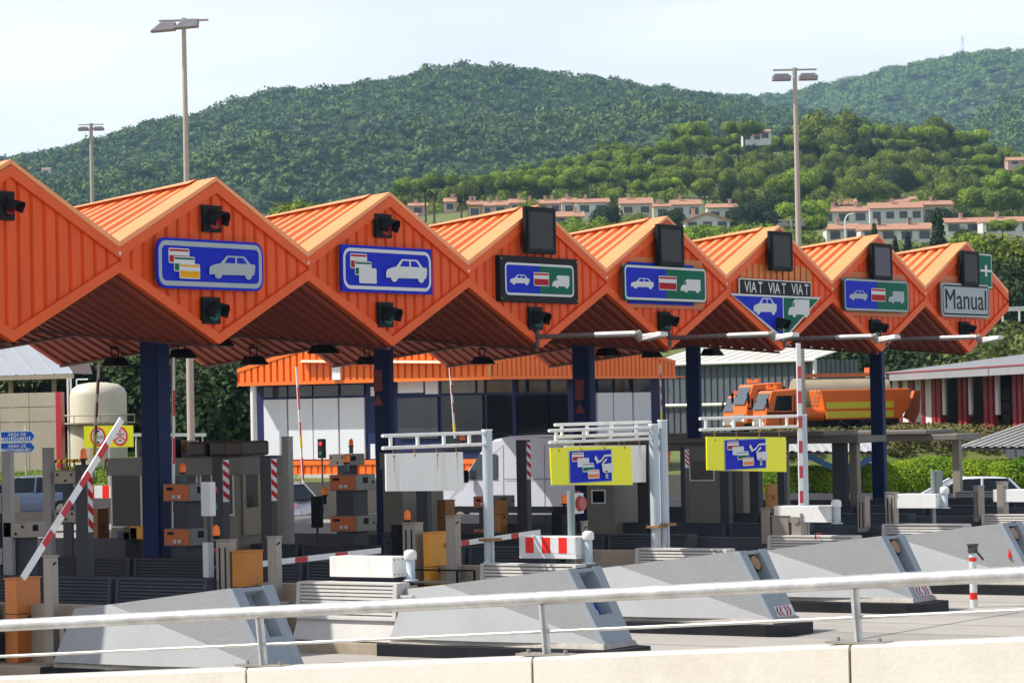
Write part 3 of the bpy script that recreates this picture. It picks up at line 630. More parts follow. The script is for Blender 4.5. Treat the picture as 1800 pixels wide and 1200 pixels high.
# stainless bollards and posts on the islands
posts = [(-1, 77, 93, 104, 978, 1175, 'bollard beside the orange cabinet at the left edge', .2), (0, 380, 403, 417, 950, 1060, 'post with dark slots left of the boxy orange cabinet', .2), (0, 470, 486, 496, 944, 1025, 'post right of the boxy orange cabinet', .2),
         (1, 708, 730, 745, 920, 1020, 'post with dark slots behind the white beam box', .2), (1, 784, 801, 811, 908, 1020, 'post right of the tall yellow cabinet', .2), (2, 1022, 1027, 1034, 917, 990, 'post behind the red flasher pole', .2),
         (3, 1338, 1353, 1360, 894, 955, 'short post left of the squat steel cabinet', 1.0), (4, 1507, 1521, 1530, 873, 942, 'post with two dark slots right of the striped boom', 1.0), (4, 1556, 1572, 1580, 866, 922, 'short post right of the slotted post', 1.0),
         (5, 1711, 1720, 1731, 855, 915, 'slotted post in front of the white hatchback', 1.0), (5, 1752, 1764, 1773, 848, 895, 'short post right of the white hatchback', 1.0)]
for (k, x0, xc, x1, yt, yb, lab, zl) in posts:
    t, B = pcab('sensor_post', 'stainless steel sensor '+lab, 'post', k, x0, xc, x1, yt, yb, steel, group='steel sensor posts', zlow=zl)
    X0, X1, Y0, Y1, zb, zt = B; b = MB(); b.box(X0-.015, X1+.015, Y0-.015, Y1+.015, zt, zt+.02); b.build('cap', steel, t)
    if 'slot' in lab: 
        b = MB(); w = Y1-Y0; b.box(X0-.004, X0+.01, Y0+w*.22, Y0+w*.34, zb+.1, zt-.12); b.box(X0-.004, X0+.01, Y0+w*.66, Y0+w*.78, zb+.1, zt-.12); b.build('slot', black_m, t)
    else: b = MB(); b.tube((X0+.03, Y0-.012, zt-.12), (X0+.03, Y0, zt-.12), .02, n=8); b.tube(((X0+X1)/2, Y0-.012, zt-.10), ((X0+X1)/2, Y0, zt-.10), .018, n=8); b.build('screw', black_m, t)
t, B = pcab('steel_cabinet', 'squat stainless cabinet beside the short post, under the striped boom', 'cabinet', 3, 1357, 1386, 1398, 907, 957, steel, zlow=1.0)
plate(t, 'lid', steel, (B[0]-.02, B[1]+.02, B[2]-.02, B[3]+.02, B[5], B[5]+.02))
# tall hazard-striped protection pillars
def pillar(k, x0, xc, x1, yt, yb, lab, tape=None, zl=.2, m=None, tx=None):
    t, B = pcab('protection_pillar', 'grey steel protection pillar '+lab, 'pillar', k, x0, xc, x1, yt, yb, m or steel_dk, zlow=zl, group='steel pillars guarding the booths')
    X0, X1, Y0, Y1, zb, zt = B
    plate(t, 'cap', m or steel_dk, (X0-.01, X1+.01, Y0-.01, Y1+.01, zt, zt+.015))
    if tape:
        za = float(onX(xc, tape[0], X0)[2]); zc = float(onX(xc, tape[1], X0)[2]); yf = Y0-.006; b = MB(); xa, xb = X0+.01, X1-.01; b.box(xa, xb, yf, Y0, zc, za, 0)
        s = MB(); n = 4; h = (za-zc)/n; sl_ = .11
        for j in range(n):
            z0 = zc+j*h+.02; P = [(xa, z0+sl_ if z0+sl_ < za else za), (xb, z0), (xb, z0+h*.5), (xa, min(za, z0+h*.5+sl_))]
            s.prism(P, (0, yf-.004, 0), (1, 0, 0), (0, 0, 1), (0, .003, 0))
        o = b.build('hazard_tape', white_s, t); o2 = s.build('stripe', red_s, o); clean(o2.data)
    return B
pillar(0, 133, 154, 164, 818, 1000, 'with red and white tape behind the leftmost boom', (830, 935))
pillar(1, 374, 392, 404, 806, 1000, 'with red and white tape before the left part of the booth', (808, 882))
pillar(1, 458, 477, 488, 803, 985, 'with red and white tape at the right corner of the booth', (806, 880))
pillar(2, 731, 751, 759, 800, 950, 'below the blank white panel', None)
pillar(3, 908, 926, 934, 774, 935, 'with red and white tape in front of the white van', (777, 842))
pillar(4, 1196, 1204, 1212, 786, 885, 'with red and white tape left of the second yellow board', (790, 822))
pillar(4, 1120, 1140, 1148, 780, 925, 'behind the pair of white gantry poles', None)
pillar(5, 1317, 1333, 1341, 800, 900, 'behind the right end of the second yellow board', None)
pillar(5, 1366, 1378, 1384, 785, 880, 'with faded tape right of the second yellow board', (775, 810))
pillar(6, 1463, 1487, 1492, 770, 900, 'under the brown shelter roof', None)
pillar(7, 1533, 1549, 1559, 758, 890, 'with red and white tape at the last navy column', (762, 805))
pillar(4, 1265, 1281, 1288, 830, 900, 'below the second yellow board', None)
pillar(0, 3, 19, 26, 795, 930, 'below the blue arrow signs', None, m=mat('pale_grey_post', (.36, .355, .35, 1), .6, .1, 2))
pillar(1, 75, 89, 97, 788, 960, 'standing left of the steel boxes, tall and pale', None, m=mat('pale_grey_post', (.36, .355, .35, 1), .6, .1, 2))
pillar(2, 495, 507, 516, 768, 862, 'standing in front of the white office panels, tall and pale', None, zl=.9, m=mat('pale_grey_post', (.36, .355, .35, 1), .6, .1, 2))
# orange / yellow boom cabinets
def boomcab(k, x0, xc, x1, yt, yb, m, lab, split=None, zl=.2):
    t, B = pcab('boom_cabinet', lab, 'cabinet', k, x0, xc, x1, yt, yb, m, zlow=zl, dx=-.28, group='boom cabinets')
    X0, X1, Y0, Y1, zb, zt = B; zs = zt-(zt-zb)*.42
    plate(t, 'seam', mat('seam_dark', (.08, .04, .015, 1), .7, .1, 3), (X0-.004, X1+.004, Y0-.004, Y1+.004, zs, zs+.014))
    plate(t, 'lid', m, (X0-.015, X1+.015, Y0-.015, Y1+.015, zt, zt+.02))
    b = MB(); xm = (X0+X1)/2; b.box(xm-.03, xm+.03, Y0-.02, Y0, zs-.10, zs-.03); b.build('lock', steel_dk, t)
    b = MB(); b.box(X0+.03, X1-.03, Y0-.006, Y0, zb+.05, zs-.14); b.build('door', m, t)
    return B
BC0 = boomcab(-1, 9, 30, 72, 1018, 1135, orange_cab, 'tall faded orange cabinet at the left edge, foot of the raised boom')
BC1 = boomcab(0, 408, 432, 463, 970, 1070, mat('orange_cabinet_deep', (.62, .23, .03, 1), .5, .08, 2, dirt=.2, dirtcol=(.2, .08, .03, 1)), 'boxy orange cabinet between two steel posts')
BC2 = boomcab(1, 744, 756, 786, 937, 1022, yellow_cab, 'tall yellow cabinet beside the white gantry pole')
boomcab(2, 160, 172, 192, 895, 930, mat('brown_orange_cab', (.30, .13, .03, 1), .5, .1, 2), 'small brown-orange cabinet right of the left hazard pillar', zl=1.1)
boomcab(3, 768, 783, 800, 880, 912, mat('brown_orange_cab', (.30, .13, .03, 1), .5, .1, 2), 'brown cabinet seen under the blank white panel', zl=1.0)
boomcab(4, 868, 880, 892, 880, 918, mat('dull_yellow_cab', (.50, .22, .03, 1), .5, .1, 2), 'dull yellow cabinet right of the first gantry pole', zl=.9)
boomcab(6, 1345, 1350, 1368, 852, 872, yellow_cab, 'small bright yellow box in front of the hedge', zl=1.0)
# booms
def boom(p0, p1, lab, w=.11, n=5, start=.12, duty=.42, th=.035, tape=None, red=red_p):
    p0, p1 = Vector(p0), Vector(p1); t = thing('boom_barrier', lab, 'boom barrier', p0, 'red and white toll booms')
    d = p1-p0; L = d.length; u = d.normalized(); s = u.cross(Vector((0, 1, 0))).normalized()*w/2; q = Vector((0, th/2, 0))
    b = MB(); b.obox((p0+p1)/2, d/2, s, q); b.build('arm', white_p, t, bev=.008)
    for j in range(n):
        a = start+(1-start-.06)*j/n; c = a+(1-start)*duty/n; b = MB(); b.obox(p0.lerp(p1, (a+c)/2), d*(c-a)/2, s*1.0*.97+s.normalized()*.0, q+Vector((0, .004, 0))); b.build('red_band', red, t)
    if tape: b = MB(); b.obox(p0.lerp(p1, (tape[0]+tape[1])/2), d*(tape[1]-tape[0])/2, s*1.06, q+Vector((0, .006, 0))); b.build('yellow_band', yellow_tape, t)
    return t
boom(onY(40, 1016, -3.75), onY(214, 737, -3.75), 'raised red and white boom slanting up from the orange cabinet at the left', w=.12, n=4, start=.20)
boom(onY(455, 991, -3.1), onY(669, 967, -3.1), 'lowered red and white boom left of the white beam box', w=.105, n=2, start=.28, duty=.28)
boom(onY(786, 958, -3.2), onY(949, 935, -3.2), 'lowered red and white boom behind the first gantry pole', w=.105, n=3, start=.14, duty=.28)
boom(onX(305, 950, xi(1)-.2), onX(305, 628, xi(1)-.2), 'thin upright boom right of the big navy column', w=.07, n=3, start=.16, duty=.5)
boom(onX(533, 850, xi(6)), onX(521, 645, xi(6)), 'thin upright boom with yellow band before the white office panels', w=.085, n=3, start=.03, duty=.6, tape=(.30, .42))
boom(onX(800, 770, xi(6)), onX(789, 622, xi(6)), 'thin upright boom with yellow band before the dark office windows', w=.085, n=3, start=.30, duty=.5, tape=(.05, .18), red=mat('dark_red_paint', (.22, .02, .03, 1), .5, .1, 3))
boom(onX(1163, 745, xi(7)), onX(1160, 640, xi(7)), 'thin upright boom with green-yellow tape beside the gantry poles', w=.07, n=3, start=.30, duty=.5, tape=(.02, .2))
boom(onX(163, 845, xi(2)), onX(174, 640, xi(2)), 'dark red upright boom in front of the cream tank', w=.07, n=3, start=.35, duty=.6, tape=(.22, .40), red=mat('dark_red_paint', (.22, .02, .03, 1), .5, .1, 3))
# tall raised boom with its mechanism beside the third gantry
p0 = onY(1408.5, 905, -5.1); p1 = onY(1403, 603, -5.1)
tb_ = boom(p0, p1, 'wide vertical red and white boom raised beside the third gantry pole', w=.17, n=6, start=.07, duty=.46)
b = MB(); p = Vector([float(v) for v in p0]); b.box(p.x-.25, p.x+.05, p.y-.12, p.y+.12, p.z-.75, p.z-.02); b.tube(p+Vector((-.28, 0, -.1)), p+Vector((.1, 0, -.1)), .08, n=12); b.tube(p+Vector((-.2, -.1, .05)), p+Vector((-.05, -.1, -.5)), .03, n=8); b.build('mechanism', steel, tb_, bev=.01)
# ------------------------------------------------------------------ height gantries with hanging boards
def gpole(k, xt, yt, xb, yb, r=.10, dx=0, lab='', Y=None):
    a = onX(xt, yt, xi(k)+dx); c = onX(xb, yb, xi(k)+dx); y = float((a[1]+c[1])/2) if Y is None else Y
    return Vector((xi(k)+dx, y, .2)), Vector((xi(k)+dx, y, float(a[2])))
def gantry(k, pole, arms, lab, r=.10):
    P0, P1 = pole; t = thing('height_gantry', lab, 'gantry', P0, 'white pole gantries over the lanes')
    b = MB(); b.tube(P0, P1, r, r*.98, 20); b.build('pole', pole_w, t)
    b = MB(); b.tube(P1, P1+Vector((0, 0, .03)), r*1.08, n=20); b.build('pole_cap', white_p, t)
    zc = P0.z+(P1.z-P0.z)*.40; b = MB(); b.box(P0.x-r*1.5, P0.x+r*2.2, P0.y-r*1.5, P0.y+r*1.4, zc, zc+.05); b.tube((P0.x-r, P0.y-r*1.2, zc+.02), (P0.x-r*1.4, P0.y-r*1.4, zc-.45), .008, n=5); b.build('clamp', mat('rusty_clamp', (.32, .17, .07, 1), .7, .2, 6, bump=.3), t)
    b = MB(); b.box(P0.x-r*1.3, P0.x-r*.8, P0.y-.06, P0.y+.04, zc-.45, zc-.38); b.tube((P0.x-r*1.02, P0.y-.03, zc-.3), (P0.x-r*1.02, P0.y-.03, P0.z+.4), .007, n=5); b.build('cable_clip', white_p, t)
    for (xl, zt, zb, Y) in arms:
        b = MB(); n = 4; X1 = P0.x-r*.6
        b.tube((xl, Y, zt), (X1, Y, zt), .032, n=10); b.tube((xl, Y, zb), (X1, Y, zb), .032, n=10)
        for j in range(n):
            xx = xl+.25+(X1-xl-.45)*j/(n-.6); b.tube((xx, Y, zb), (xx, Y, zt), .035, n=8)
        b.build('arm', white_rust, t)
    return t
def hung(name, lab, px4, Y, m, zc, blue=None, tilt=0., group='boards hanging from the gantries'):
    Q4 = [onY(a, c, Y) for a, c in px4]; x0, x1 = float(Q4[0][0]), float(Q4[1][0]); z1 = float(Q4[0][2]+Q4[1][2])/2; z0 = float(Q4[2][2]+Q4[3][2])/2
    t = thing(name, lab, 'hanging board', ((x0+x1)/2, Y, z0), group)
    b = MB(); b.prism([(float(Q4[3][0]), float(Q4[3][2])), (float(Q4[2][0]), float(Q4[2][2])), (x1, float(Q4[1][2])), (x0, float(Q4[0][2]))], (0, Y-.02, 0), (1, 0, 0), (0, 0, 1), (0, .03, 0)); o = b.build('board', m, t); clean(o.data)
    w = x1-x0
    for f in (.1, .37, .66, .92)[:4 if w > 2.2 else 3]:
        b = MB(); xx = x0+w*f; b.tube((xx, Y-.012, z1-.05), (xx, Y+.004, zc), .010, n=6); b.tube((xx, Y-.03, z1-.04), (xx, Y-.018, z1-.04), .02, n=8); b.build('hook', mat('rusty_clamp', (.32, .17, .07, 1), .7, .2, 6, bump=.3), t)
    b = MB()
    for f in (.1, .66, .92):
        xx = x0+w*f; b.prism([(xx-.012, z1-.06), (xx+.014, z1-.06), (xx+.006, z1-.30-.25*random.random()), (xx-.002, z1-.34)], (0, Y-.0235, 0), (1, 0, 0), (0, 0, 1), (0, .002, 0))
    if m is not yellow: o = b.build('rust_run', mat('rust_run_m', (.50, .34, .18, 1), .8, .3, 8), t); clean(o.data)
    return t
def blue_panel(t, xl, xr_, yt, yb, Y):
    x0, x1, z0, z1 = signpos(xl, xr_, yt, yb, Y); S = Sign(t, Y); S.poly('picture_edge', rrect(x0, x1, z0, z1, .03), grey_s, .01); S.poly('picture_field', rrect(x0+.025, x1-.025, z0+.02, z1-.02, .02), blue_s)
    W = x1-x0; H = z1-z0; S.d += .001
    for (u, v, m) in ((.06, .66, red_s), (.175, .49, white_s), (.285, .33, green_s), (.40, .12, coral_s)): card(S, x0+u*W, z0+v*H, .27*W, .27*H, m)
    def stroke(P, w): 
        L = []; M = []
        for i, p in enumerate(P):
            q = P[min(i+1, len(P)-1)]; r = P[max(i-1, 0)]; dx, dy = (q[0]-r[0])*W, (q[1]-r[1])*H; l = math.hypot(dx, dy); L.append((p[0]-dy/l*w/W, p[1]+dx/l*w/H)); M.append((p[0]+dy/l*w/W, p[1]-dx/l*w/H))
        return put(L+M[::-1], x0, z0, W, H)
    S.poly('hand_symbol', stroke([(.57, .78), (.64, .60)], .04), white_s); S.poly('window_symbol', stroke([(.64, .62), (.71, .66), (.79, .80), (.99, .81)], .02), white_s)
    S.poly('window_symbol', stroke([(.72, .52), (.78, .63), (.84, .70)], .02), white_s)
    o = S.poly('car_back_symbol', put([(.73, .35), (.72, .50), (.76, .55), (.985, .57), (.985, .28), (.76, .28)], x0, z0, W, H), white_s); S.poly('red_mark', put([(.78, .31), (.86, .31), (.86, .345), (.78, .345)], x0, z0, W, H), red_s, .003, o)
    S.poly('stem_symbol', put([(.79, .11), (.85, .11), (.85, .25), (.79, .25)], x0, z0, W, H), grey_s)
pl = gpole(1, 855, 757, 862, 1018); Y1_ = pl[0].y
AX = lambda x, y, Y: float(onY(x, y, Y)[0])
AZ = lambda x, y, Y: float(onY(x, y, Y)[2])
gantry(1, pl, [(AX(672, 765, Y1_), AZ(760, 763, Y1_), AZ(760, 784, Y1_), Y1_)], 'white pole gantry with ladder arm carrying the blank white panel')
hung('blank_panel', 'blank white rust-streaked panel hanging from the left gantry', [(677, 797), (812, 794), (814, 862), (678, 863)], Y1_, white_rust, AZ(745, 784, Y1_))
Pb = gpole(2, 1163, 740, 1171, 977, dx=.1); Pf = gpole(2, 1147, 747, 1155, 977, dx=-.15)
gantry(2, Pb, [(AX(975, 744, Pb[0].y+.25), AZ(1060, 744, Pb[0].y+.25), AZ(1060, 765, Pb[0].y+.25), Pb[0].y+.25)], 'rear white pole of the middle pair with its ladder arm')
gantry(2, Pf, [(AX(965, 755, Pf[0].y), AZ(1050, 754, Pf[0].y), AZ(1050, 774, Pf[0].y), Pf[0].y)], 'front white pole of the middle pair, ladder arm with the yellow board')
hung('blank_panel', 'white rust-stained panel partly hidden behind the middle yellow board', [(992, 783), (1134, 782), (1134, 847), (994, 850)], Pb[0].y+.25, white_rust, AZ(1060, 765, Pb[0].y+.25))
t = hung('card_lane_board', 'yellow board with blue card picture on the middle gantry', [(966, 787), (1108, 784), (1111, 852), (969, 852)], Pf[0].y, yellow, AZ(1040, 774, Pf[0].y))
blue_panel(t, 1000, 1075, 790, 848, Pf[0].y-.02)
P3_ = gpole(3, 1410, 730, 1416, 950, dx=.15)
gantry(3, P3_, [(AX(1230, 735, P3_[0].y), AZ(1320, 733, P3_[0].y), AZ(1320, 752, P3_[0].y), P3_[0].y)], 'white pole gantry at right with ladder arm carrying a yellow board')
t = hung('card_lane_board', 'yellow board with blue card picture on the right gantry', [(1241, 767), (1380, 768), (1381, 829), (1242, 826)], P3_[0].y, yellow, AZ(1310, 752, P3_[0].y))
blue_panel(t, 1273, 1346, 771, 825, P3_[0].y-.02)
# ------------------------------------------------------------------ white beam boxes on the islands and their bollards
def beam(k, x0, xc, x1, yt, yb, lab, m, stripes=False, zl=None):
    X = xi(k)-.25; A = onX(x0, yt, X); B_ = onX(xc, yt, X); C = onX(xc, yb, X); X1 = float(onY(x1, (yt+yb)/2, B_[1])[0])
    z1 = float(B_[2]); z0 = float(C[2]); ya, yb_ = float(B_[1]), float(A[1])
    t = thing('beam_box', lab, 'beam box', (X, (ya+yb_)/2, z0), 'white beam boxes on the islands')
    b = MB(); b.box(X, X1, ya, yb_, z0, z1); b.build('body', m, t, bev=.01)
    b = MB()
    for j in range(4):
        xx = X+.05+(X1-X-.1)*j/3
        for zz in (z0+.05, z1-.05): b.tube((xx, ya-.008, zz), (xx, ya+.002, zz), .012, n=6)
    b.build('bolts', steel_dk, t)
    if stripes:
        s = MB(); n = 3.2; y = yb_-.28; i = 0; q = MB(); q.box(X-.006, X, ya+.02, yb_-.12, z0+.10, z1-.015); o = q.build('striped_sheet', white_s, t)
        for j in range(4):
            y1 = yb_-.15-j*.37; y0 = y1-.185
            if y0 < ya: continue
            s = MB()
            if j < 3: s.box(X-.009, X-.0065, y0, y1, z0+.10, z1-.015)
            else: s.prism(rrect(y0-.02, y1, z0+.10, z1-.03, .1), (X-.009, 0, 0), (0, 1, 0), (0, 0, 1), (.002, 0, 0))
            s.build('red_block', red_b, o)
    return (X, X1, ya, yb_, z0, z1)
beam(0, 579, 690, 718, 979, 1015, 'white beam box with peeling paint beside the lowered boom', white_rust)
beam(1, 912, 1012, 1034, 943, 982, 'white beam box with red and white blocks and a round end', white_s, True)
beam(3, 1360, 1455, 1478, 889, 918, 'plain white beam box right of the vertical striped boom', white_p)
beam(4, 1555, 1645, 1662, 868, 893, 'long white beam box in front of the white hatchback', white_p)
beam(5, 1745, 1820, 1835, 860, 882, 'white beam box at the right edge', white_p)
for (k, x, yt, yb, lab) in ((0, 722, 966, 1020, 'at the end of the peeling beam box'), (1, 1035, 933, 990, 'at the end of the striped beam box'), (3, 1471, 878, 920, 'at the end of the plain beam box'), (4, 1661, 855, 893, 'beside the long beam box at right')):
    p = onX(x, yb, xi(k)); pt = onX(x, yt, xi(k)); c = (xi(k), float(p[1]), float(p[2])); h = float(pt[2])-c[2]
    t = thing('bollard_lamp', 'small round-capped grey bollard %s' % lab, 'bollard', c, 'round-capped bollards')
    b = MB(); b.lathe(c, [(.13, 0), (.13, .02), (.075, .025), (.075, h-.16)], 16); b.build('post', pole_w, t)
    b = MB(); b.lathe((c[0], c[1], c[2]+h-.16), [(.10, 0), (.11, .01), (.11, .10), (.10, .14), (.05, .165)], 16); b.build('cap', white_p, t)
# red flasher on a pole
p = onX(1003, 862, xi(1)+.2); t = thing('flasher_pole', 'grey pole with square red flasher in front of the middle gantry', 'signal pole', (xi(1)+.2, float(p[1]), .2))
b = MB(); b.tube((xi(1)+.2, float(p[1]), .2), (xi(1)+.2, float(p[1]), float(p[2])), .07, n=14); b.build('pole', mat('green_grey_pole', (.22, .27, .28, 1), .5, .1, 3), t)
X, Y, Z = xi(1)+.2, float(p[1]), float(p[2]); b = MB(); b.box(X+.08, X+.42, Y-.02, Y+.1, Z-.44, Z-.06); b.build('box', white_s, t, bev=.01)
b = MB(); b.tube((X+.27, Y-.10, Z-.25), (X+.27, Y-.02, Z-.25), .13, .15, 18); b.build('lens', mat('red_flasher', (.40, .06, .04, 1), .3, .2, 8), t)
b = MB(); b.box(X+.05, X+.3, Y-.03, Y+.03, Z-.05, Z-.02); b.build('hood', mat('dark_red_paint', (.22, .02, .03, 1), .5, .1, 3), t)
# grey back of a sign on a pole at right
p = onX(1640, 826, xi(4)); X, Y, Z = xi(4), float(p[1]), float(p[2]); t = thing('sign_pole', 'grey pole with narrow grey box sign in front of the white hatchback', 'signal pole', (X, Y, 1.0))
b = MB(); b.tube((X, Y, .8), (X, Y, Z), .045, n=10); b.build('pole', mat('green_grey_pole', (.22, .27, .28, 1), .5, .1, 3), t)
b = MB(); b.box(X+.06, X+.42, Y-.05, Y+.1, Z-.82, Z-.02); b.build('box', mat('grey_box', (.20, .215, .22, 1), .5, .1, 3), t, bev=.01)
# red and white bollard in the foreground at right with a bracket on top
p = onZ(1712, 1066, 0.01); X, Y = float(p[0]), float(p[1]); H = float(onX(1712, 957, X)[2])
t = thing('striped_bollard', 'red and white banded bollard with a chain bracket standing on the road', 'bollard', (X, Y, 0))
b = MB(); b.lathe((X, Y, 0), [(.075, 0), (.075, H-.16)], 14); b.build('post', white_s, t)
for (za, zb) in ((.16, .30), (.52, .68), (.92, 1.0)): b = MB(); b.lathe((X, Y, za*H/1.25), [(.0765, 0), (.0765, (zb-za)*H/1.25)], 14); b.build('red_band', red_b, t)
b = MB(); b.box(X-.09, X+.11, Y-.06, Y+.06, H-.16, H-.02); b.box(X-.11, X+.13, Y-.07, Y+.07, H-.02, H+.02); b.tube((X+.05, Y-.05, H-.12), (X+.22, Y-.12, H-.30), .025, n=6); b.build('bracket', steel_dk, t)
# small red hooks hung on barriers
for (k, x, y, s) in ((3, 1436, 942, .06), (3, 1776, 972, .09)):
    X = xi(k)-.50; p = onX(x, y, X) if s < .08 else onX(x, y, X-.02); b = MB(); b.tube((X-.06, float(p[1]), float(p[2])-s), (X-.06, float(p[1]), float(p[2])+s), s*.5, s*.2, 8); b.box(X-.07, X+.2, float(p[1])-.01, float(p[1])+.01, float(p[2])+s*.9, float(p[2])+s*1.1)
    o = b.build('red_tag', red_b); tag(o, 'small red tag hanging on a pale barrier %s' % ('under the right gantry' if s < .08 else 'at the right edge'), 'tag', 'red tags on the barriers')
# low pipe guards in the gaps between nose and louvres
def guard(k, y0, y1, lab, z=.85, m=None):
    t = thing('pipe_guard', lab, 'guard rail', (xi(k)-.4, y0, .2), 'low steel guards'); X = xi(k)-.42
    b = MB(); b.box(X-.04, X+.05, y0, y1, z-.045, z); b.build('rail', m or steel, t, bev=.008)
    for yy in (y0+.05, y1-.12): b = MB(); b.box(X-.04, X+.05, yy, yy+.09, .2, z-.045); b.build('post', m or steel, t)
for k in (-1, 0, 1, 2, 3): guard(k, -4.25, -2.6, 'low stained steel guard at the gap in the %s island' % NTH[k])
guard(1, -6.9, -6.62, 'short bright pipe guard behind the third nose', 1.02, galv); guard(0, -6.9, -6.65, 'short bright pipe guard behind the second nose', 1.0, galv)
for k, yy in ((1, -4.1), (1, -3.0)): pass
t = thing('wire_guard', 'thin black frame guard in front of the tall yellow cabinet', 'guard rail', (xi(1)-.45, -4.3, .2)); X = xi(1)-.5; b = MB()
for z in (.75, 1.05): b.box(X-.012, X+.012, -4.35, -2.75, z, z+.03)
for y in (-4.35, -3.95, -2.78): b.box(X-.015, X+.015, y, y+.035, .2, 1.05)
b.build('frame', black_m, t)
# ------------------------------------------------------------------ payment machines
def machine(k, x0, xc, x1, yt, ym, yb, lab, face='W', zl=.2):
    """grey stand carrying two boxes with orange fronts"""
    X0, X1, Y0, Y1, z1, zt = pbox(k, x0, xc, x1, yt, ym)
    t = thing('payment_machine', lab, 'payment machine', ((X0+X1)/2, Y0, zl), 'orange fronted payment machines')
    h = zt-z1; gap = .55; cen = (X0+X1)/2
    b = MB(); b.box(X0+.08, X1-.1, Y0+.15, Y1-.12, zl, zt-.02); b.build('stand', steel_dk, t)
    for (a, c) in ((z1, zt), (z1-gap-h, z1-gap)):
        b = MB(); b.box(X0, X1, Y0, Y1, a, c); o = b.build('box', mat('grey_machine', (.20, .20, .19, 1), .5, .1, 2, metal=.3), t, bev=.012)
        b = MB(); b.box(X0-.008, X0, Y0+.02, Y1-.02, a+.02, c-.02); f = b.build('front_plate', orange_pan, o)
        w = Y1-Y0; b = MB(); b.box(X0-.014, X0-.009, Y0+w*.62, Y1-w*.14, c-.13, c-.07); b.build('display', black_m, f)
        for q in (.32, .5): b = MB(); b.box(X0-.05, X0-.009, Y0+w*q, Y0+w*q+.07, a+.06, a+.13); b.build('button', white_s, f)
        b = MB(); wx = X1-X0; b.box(X0+wx*.35, X0+wx*.6, Y0-.006, Y0, a+h*.45, c-.06); b.build('vent', black_m, o); b = MB(); b.tube((X1-.09, Y0-.012, (a+c)/2), (X1-.09, Y0, (a+c)/2), .03, n=8); b.build('lock', black_m, o)
    return t
machine(1, 287, 333, 372, 850, 881, 998, 'payment machine with two orange fronts right of the big navy column')
machine(2, 579, 626, 660, 834, 862, 960, 'payment machine with stacked orange fronts left of the second navy column')
machine(4, 832, 868, 905, 872, 892, 960, 'dim payment machine behind the first gantry pole')
machine(5, 1020, 1050, 1080, 870, 890, 930, 'dim payment machine beside the wide middle column')
# grey two-box stands at the left (backs of machines)
def boxstand(k, x0, xc, x1, rows, lab, dx=-.3, m=None):
    X0, X1, Y0, Y1, _, _ = pbox(k, x0, xc, x1, rows[0][0], rows[0][1], dx)
    t = thing('equipment_boxes', lab, 'equipment box', ((X0+X1)/2, Y0, .2), 'grey equipment boxes'); mm = m or steel
    zs = [(float(onX(xc, b_, X0)[2]), float(onX(xc, a_, X0)[2])) for (a_, b_) in rows]
    b = MB(); b.box(X0+.12, X1-.12, Y0+.15, Y1-.2, .2, zs[0][1]-.05); b.build('stand', steel_dk, t)
    for (a, c) in zs:
        b = MB(); b.box(X0, X1, Y0, Y1, a, c); o = b.build('box', mm, t, bev=.015)
        b = MB(); w = Y1-Y0
        for (f, g_) in ((.15, .7), (.85, .7), (.45, .25)): b = MB(); b.tube((X0-.012, Y0+w*f, a+(c-a)*g_), (X0+.002, Y0+w*f, a+(c-a)*g_), .028, n=8); b.build('lock', black_m, o)
        b = MB(); wx = X1-X0; b.box(X0+wx*.3, X0+wx*.55, Y0-.006, Y0, a+(c-a)*.4, c-.06); b.build('vent', black_m, o)
boxstand(1, 95, 131, 140, [(827, 850), (896, 918)], 'pair of small steel boxes one above the other, left of the hazard pillar')
boxstand(0, -30, 2, 36, [(870, 903), (963, 992)], 'steel boxes cut by the left edge', dx=-.3)
boxstand(0, 5, 46, 84, [(917, 945)], 'single wide steel box on a stand at the left', dx=-.3)
boxstand(4, 578, 606, 641, [(798, 818)], 'grey box with lights on top rising behind the orange fronted machine')
boxstand(2, 672, 690, 712, [(935, 958)], 'dark boxes at the foot of the second navy column', m=steel_dk)
# little signal heads: tall white back, two-lamp boxes, beacons
def sighead(k, x0, x1, yt, yb, lab, m, lenses=(), post=None, dx=-.2):
    X = xi(k)+dx; c = onX((x0+x1)/2, (yt+yb)/2, X); zt = float(onX((x0+x1)/2, yt, X)[2]); zb = float(onX((x0+x1)/2, yb, X)[2]); sc_ = float(abs(onX(x1, (yt+yb)/2, X)[1]-onX(x0, (yt+yb)/2, X)[1]))
    Y = float(c[1]); w = sc_*.42
    t = thing('lane_signal', lab, 'traffic light', (X, Y, zb), 'small lane signals on the islands')
    b = MB(); b.box(X, X+.16, Y-w, Y+w, zb, zt); b.build('housing', m, t, bev=.015)
    for j, l in enumerate(lenses):
        zz = zt-(zt-zb)*(.25+.5*j); b = MB(); b.tube((X+.16, Y, zz), (X+.24, Y, zz), w*.8, n=14) if m is white_s else b.tube((X-.03, Y-w*.2, zz), (X, Y-w*.2, zz), w*.55, n=14); b.build('lens', l, t)
    if post: b = MB(); b.tube((X+.08, Y, post), (X+.08, Y, zb), .03, n=8); b.build('post', steel_dk, t)
sighead(0, 351, 371, 847, 907, 'white-backed signal head on a thin post before the booth', white_s, (red_lens, green_lens), post=1.2)
sighead(0, 355, 367, 953, 1015, 'slim white-backed signal low beside the steel post', white_s, (red_lens, green_lens), post=.4)
sighead(6, 557, 569, 771, 805, 'small signal glowing red and green before the white office panels', black_m, (mat('lit_red_lens', (.75, .02, .03, 1), .3, .05, 3, emit=.5), green_lens), post=.9)
sighead(2, 545, 562, 872, 927, 'black signal head beside the red-lit hatchback', black_m, (), post=1.0)
sighead(1, 686, 706, 922, 982, 'black signal head in front of the second navy column', black_m, (), post=.5)
sighead(2, 968, 990, 900, 985, 'black signal head left of the red flasher pole', black_m, (), post=.5)
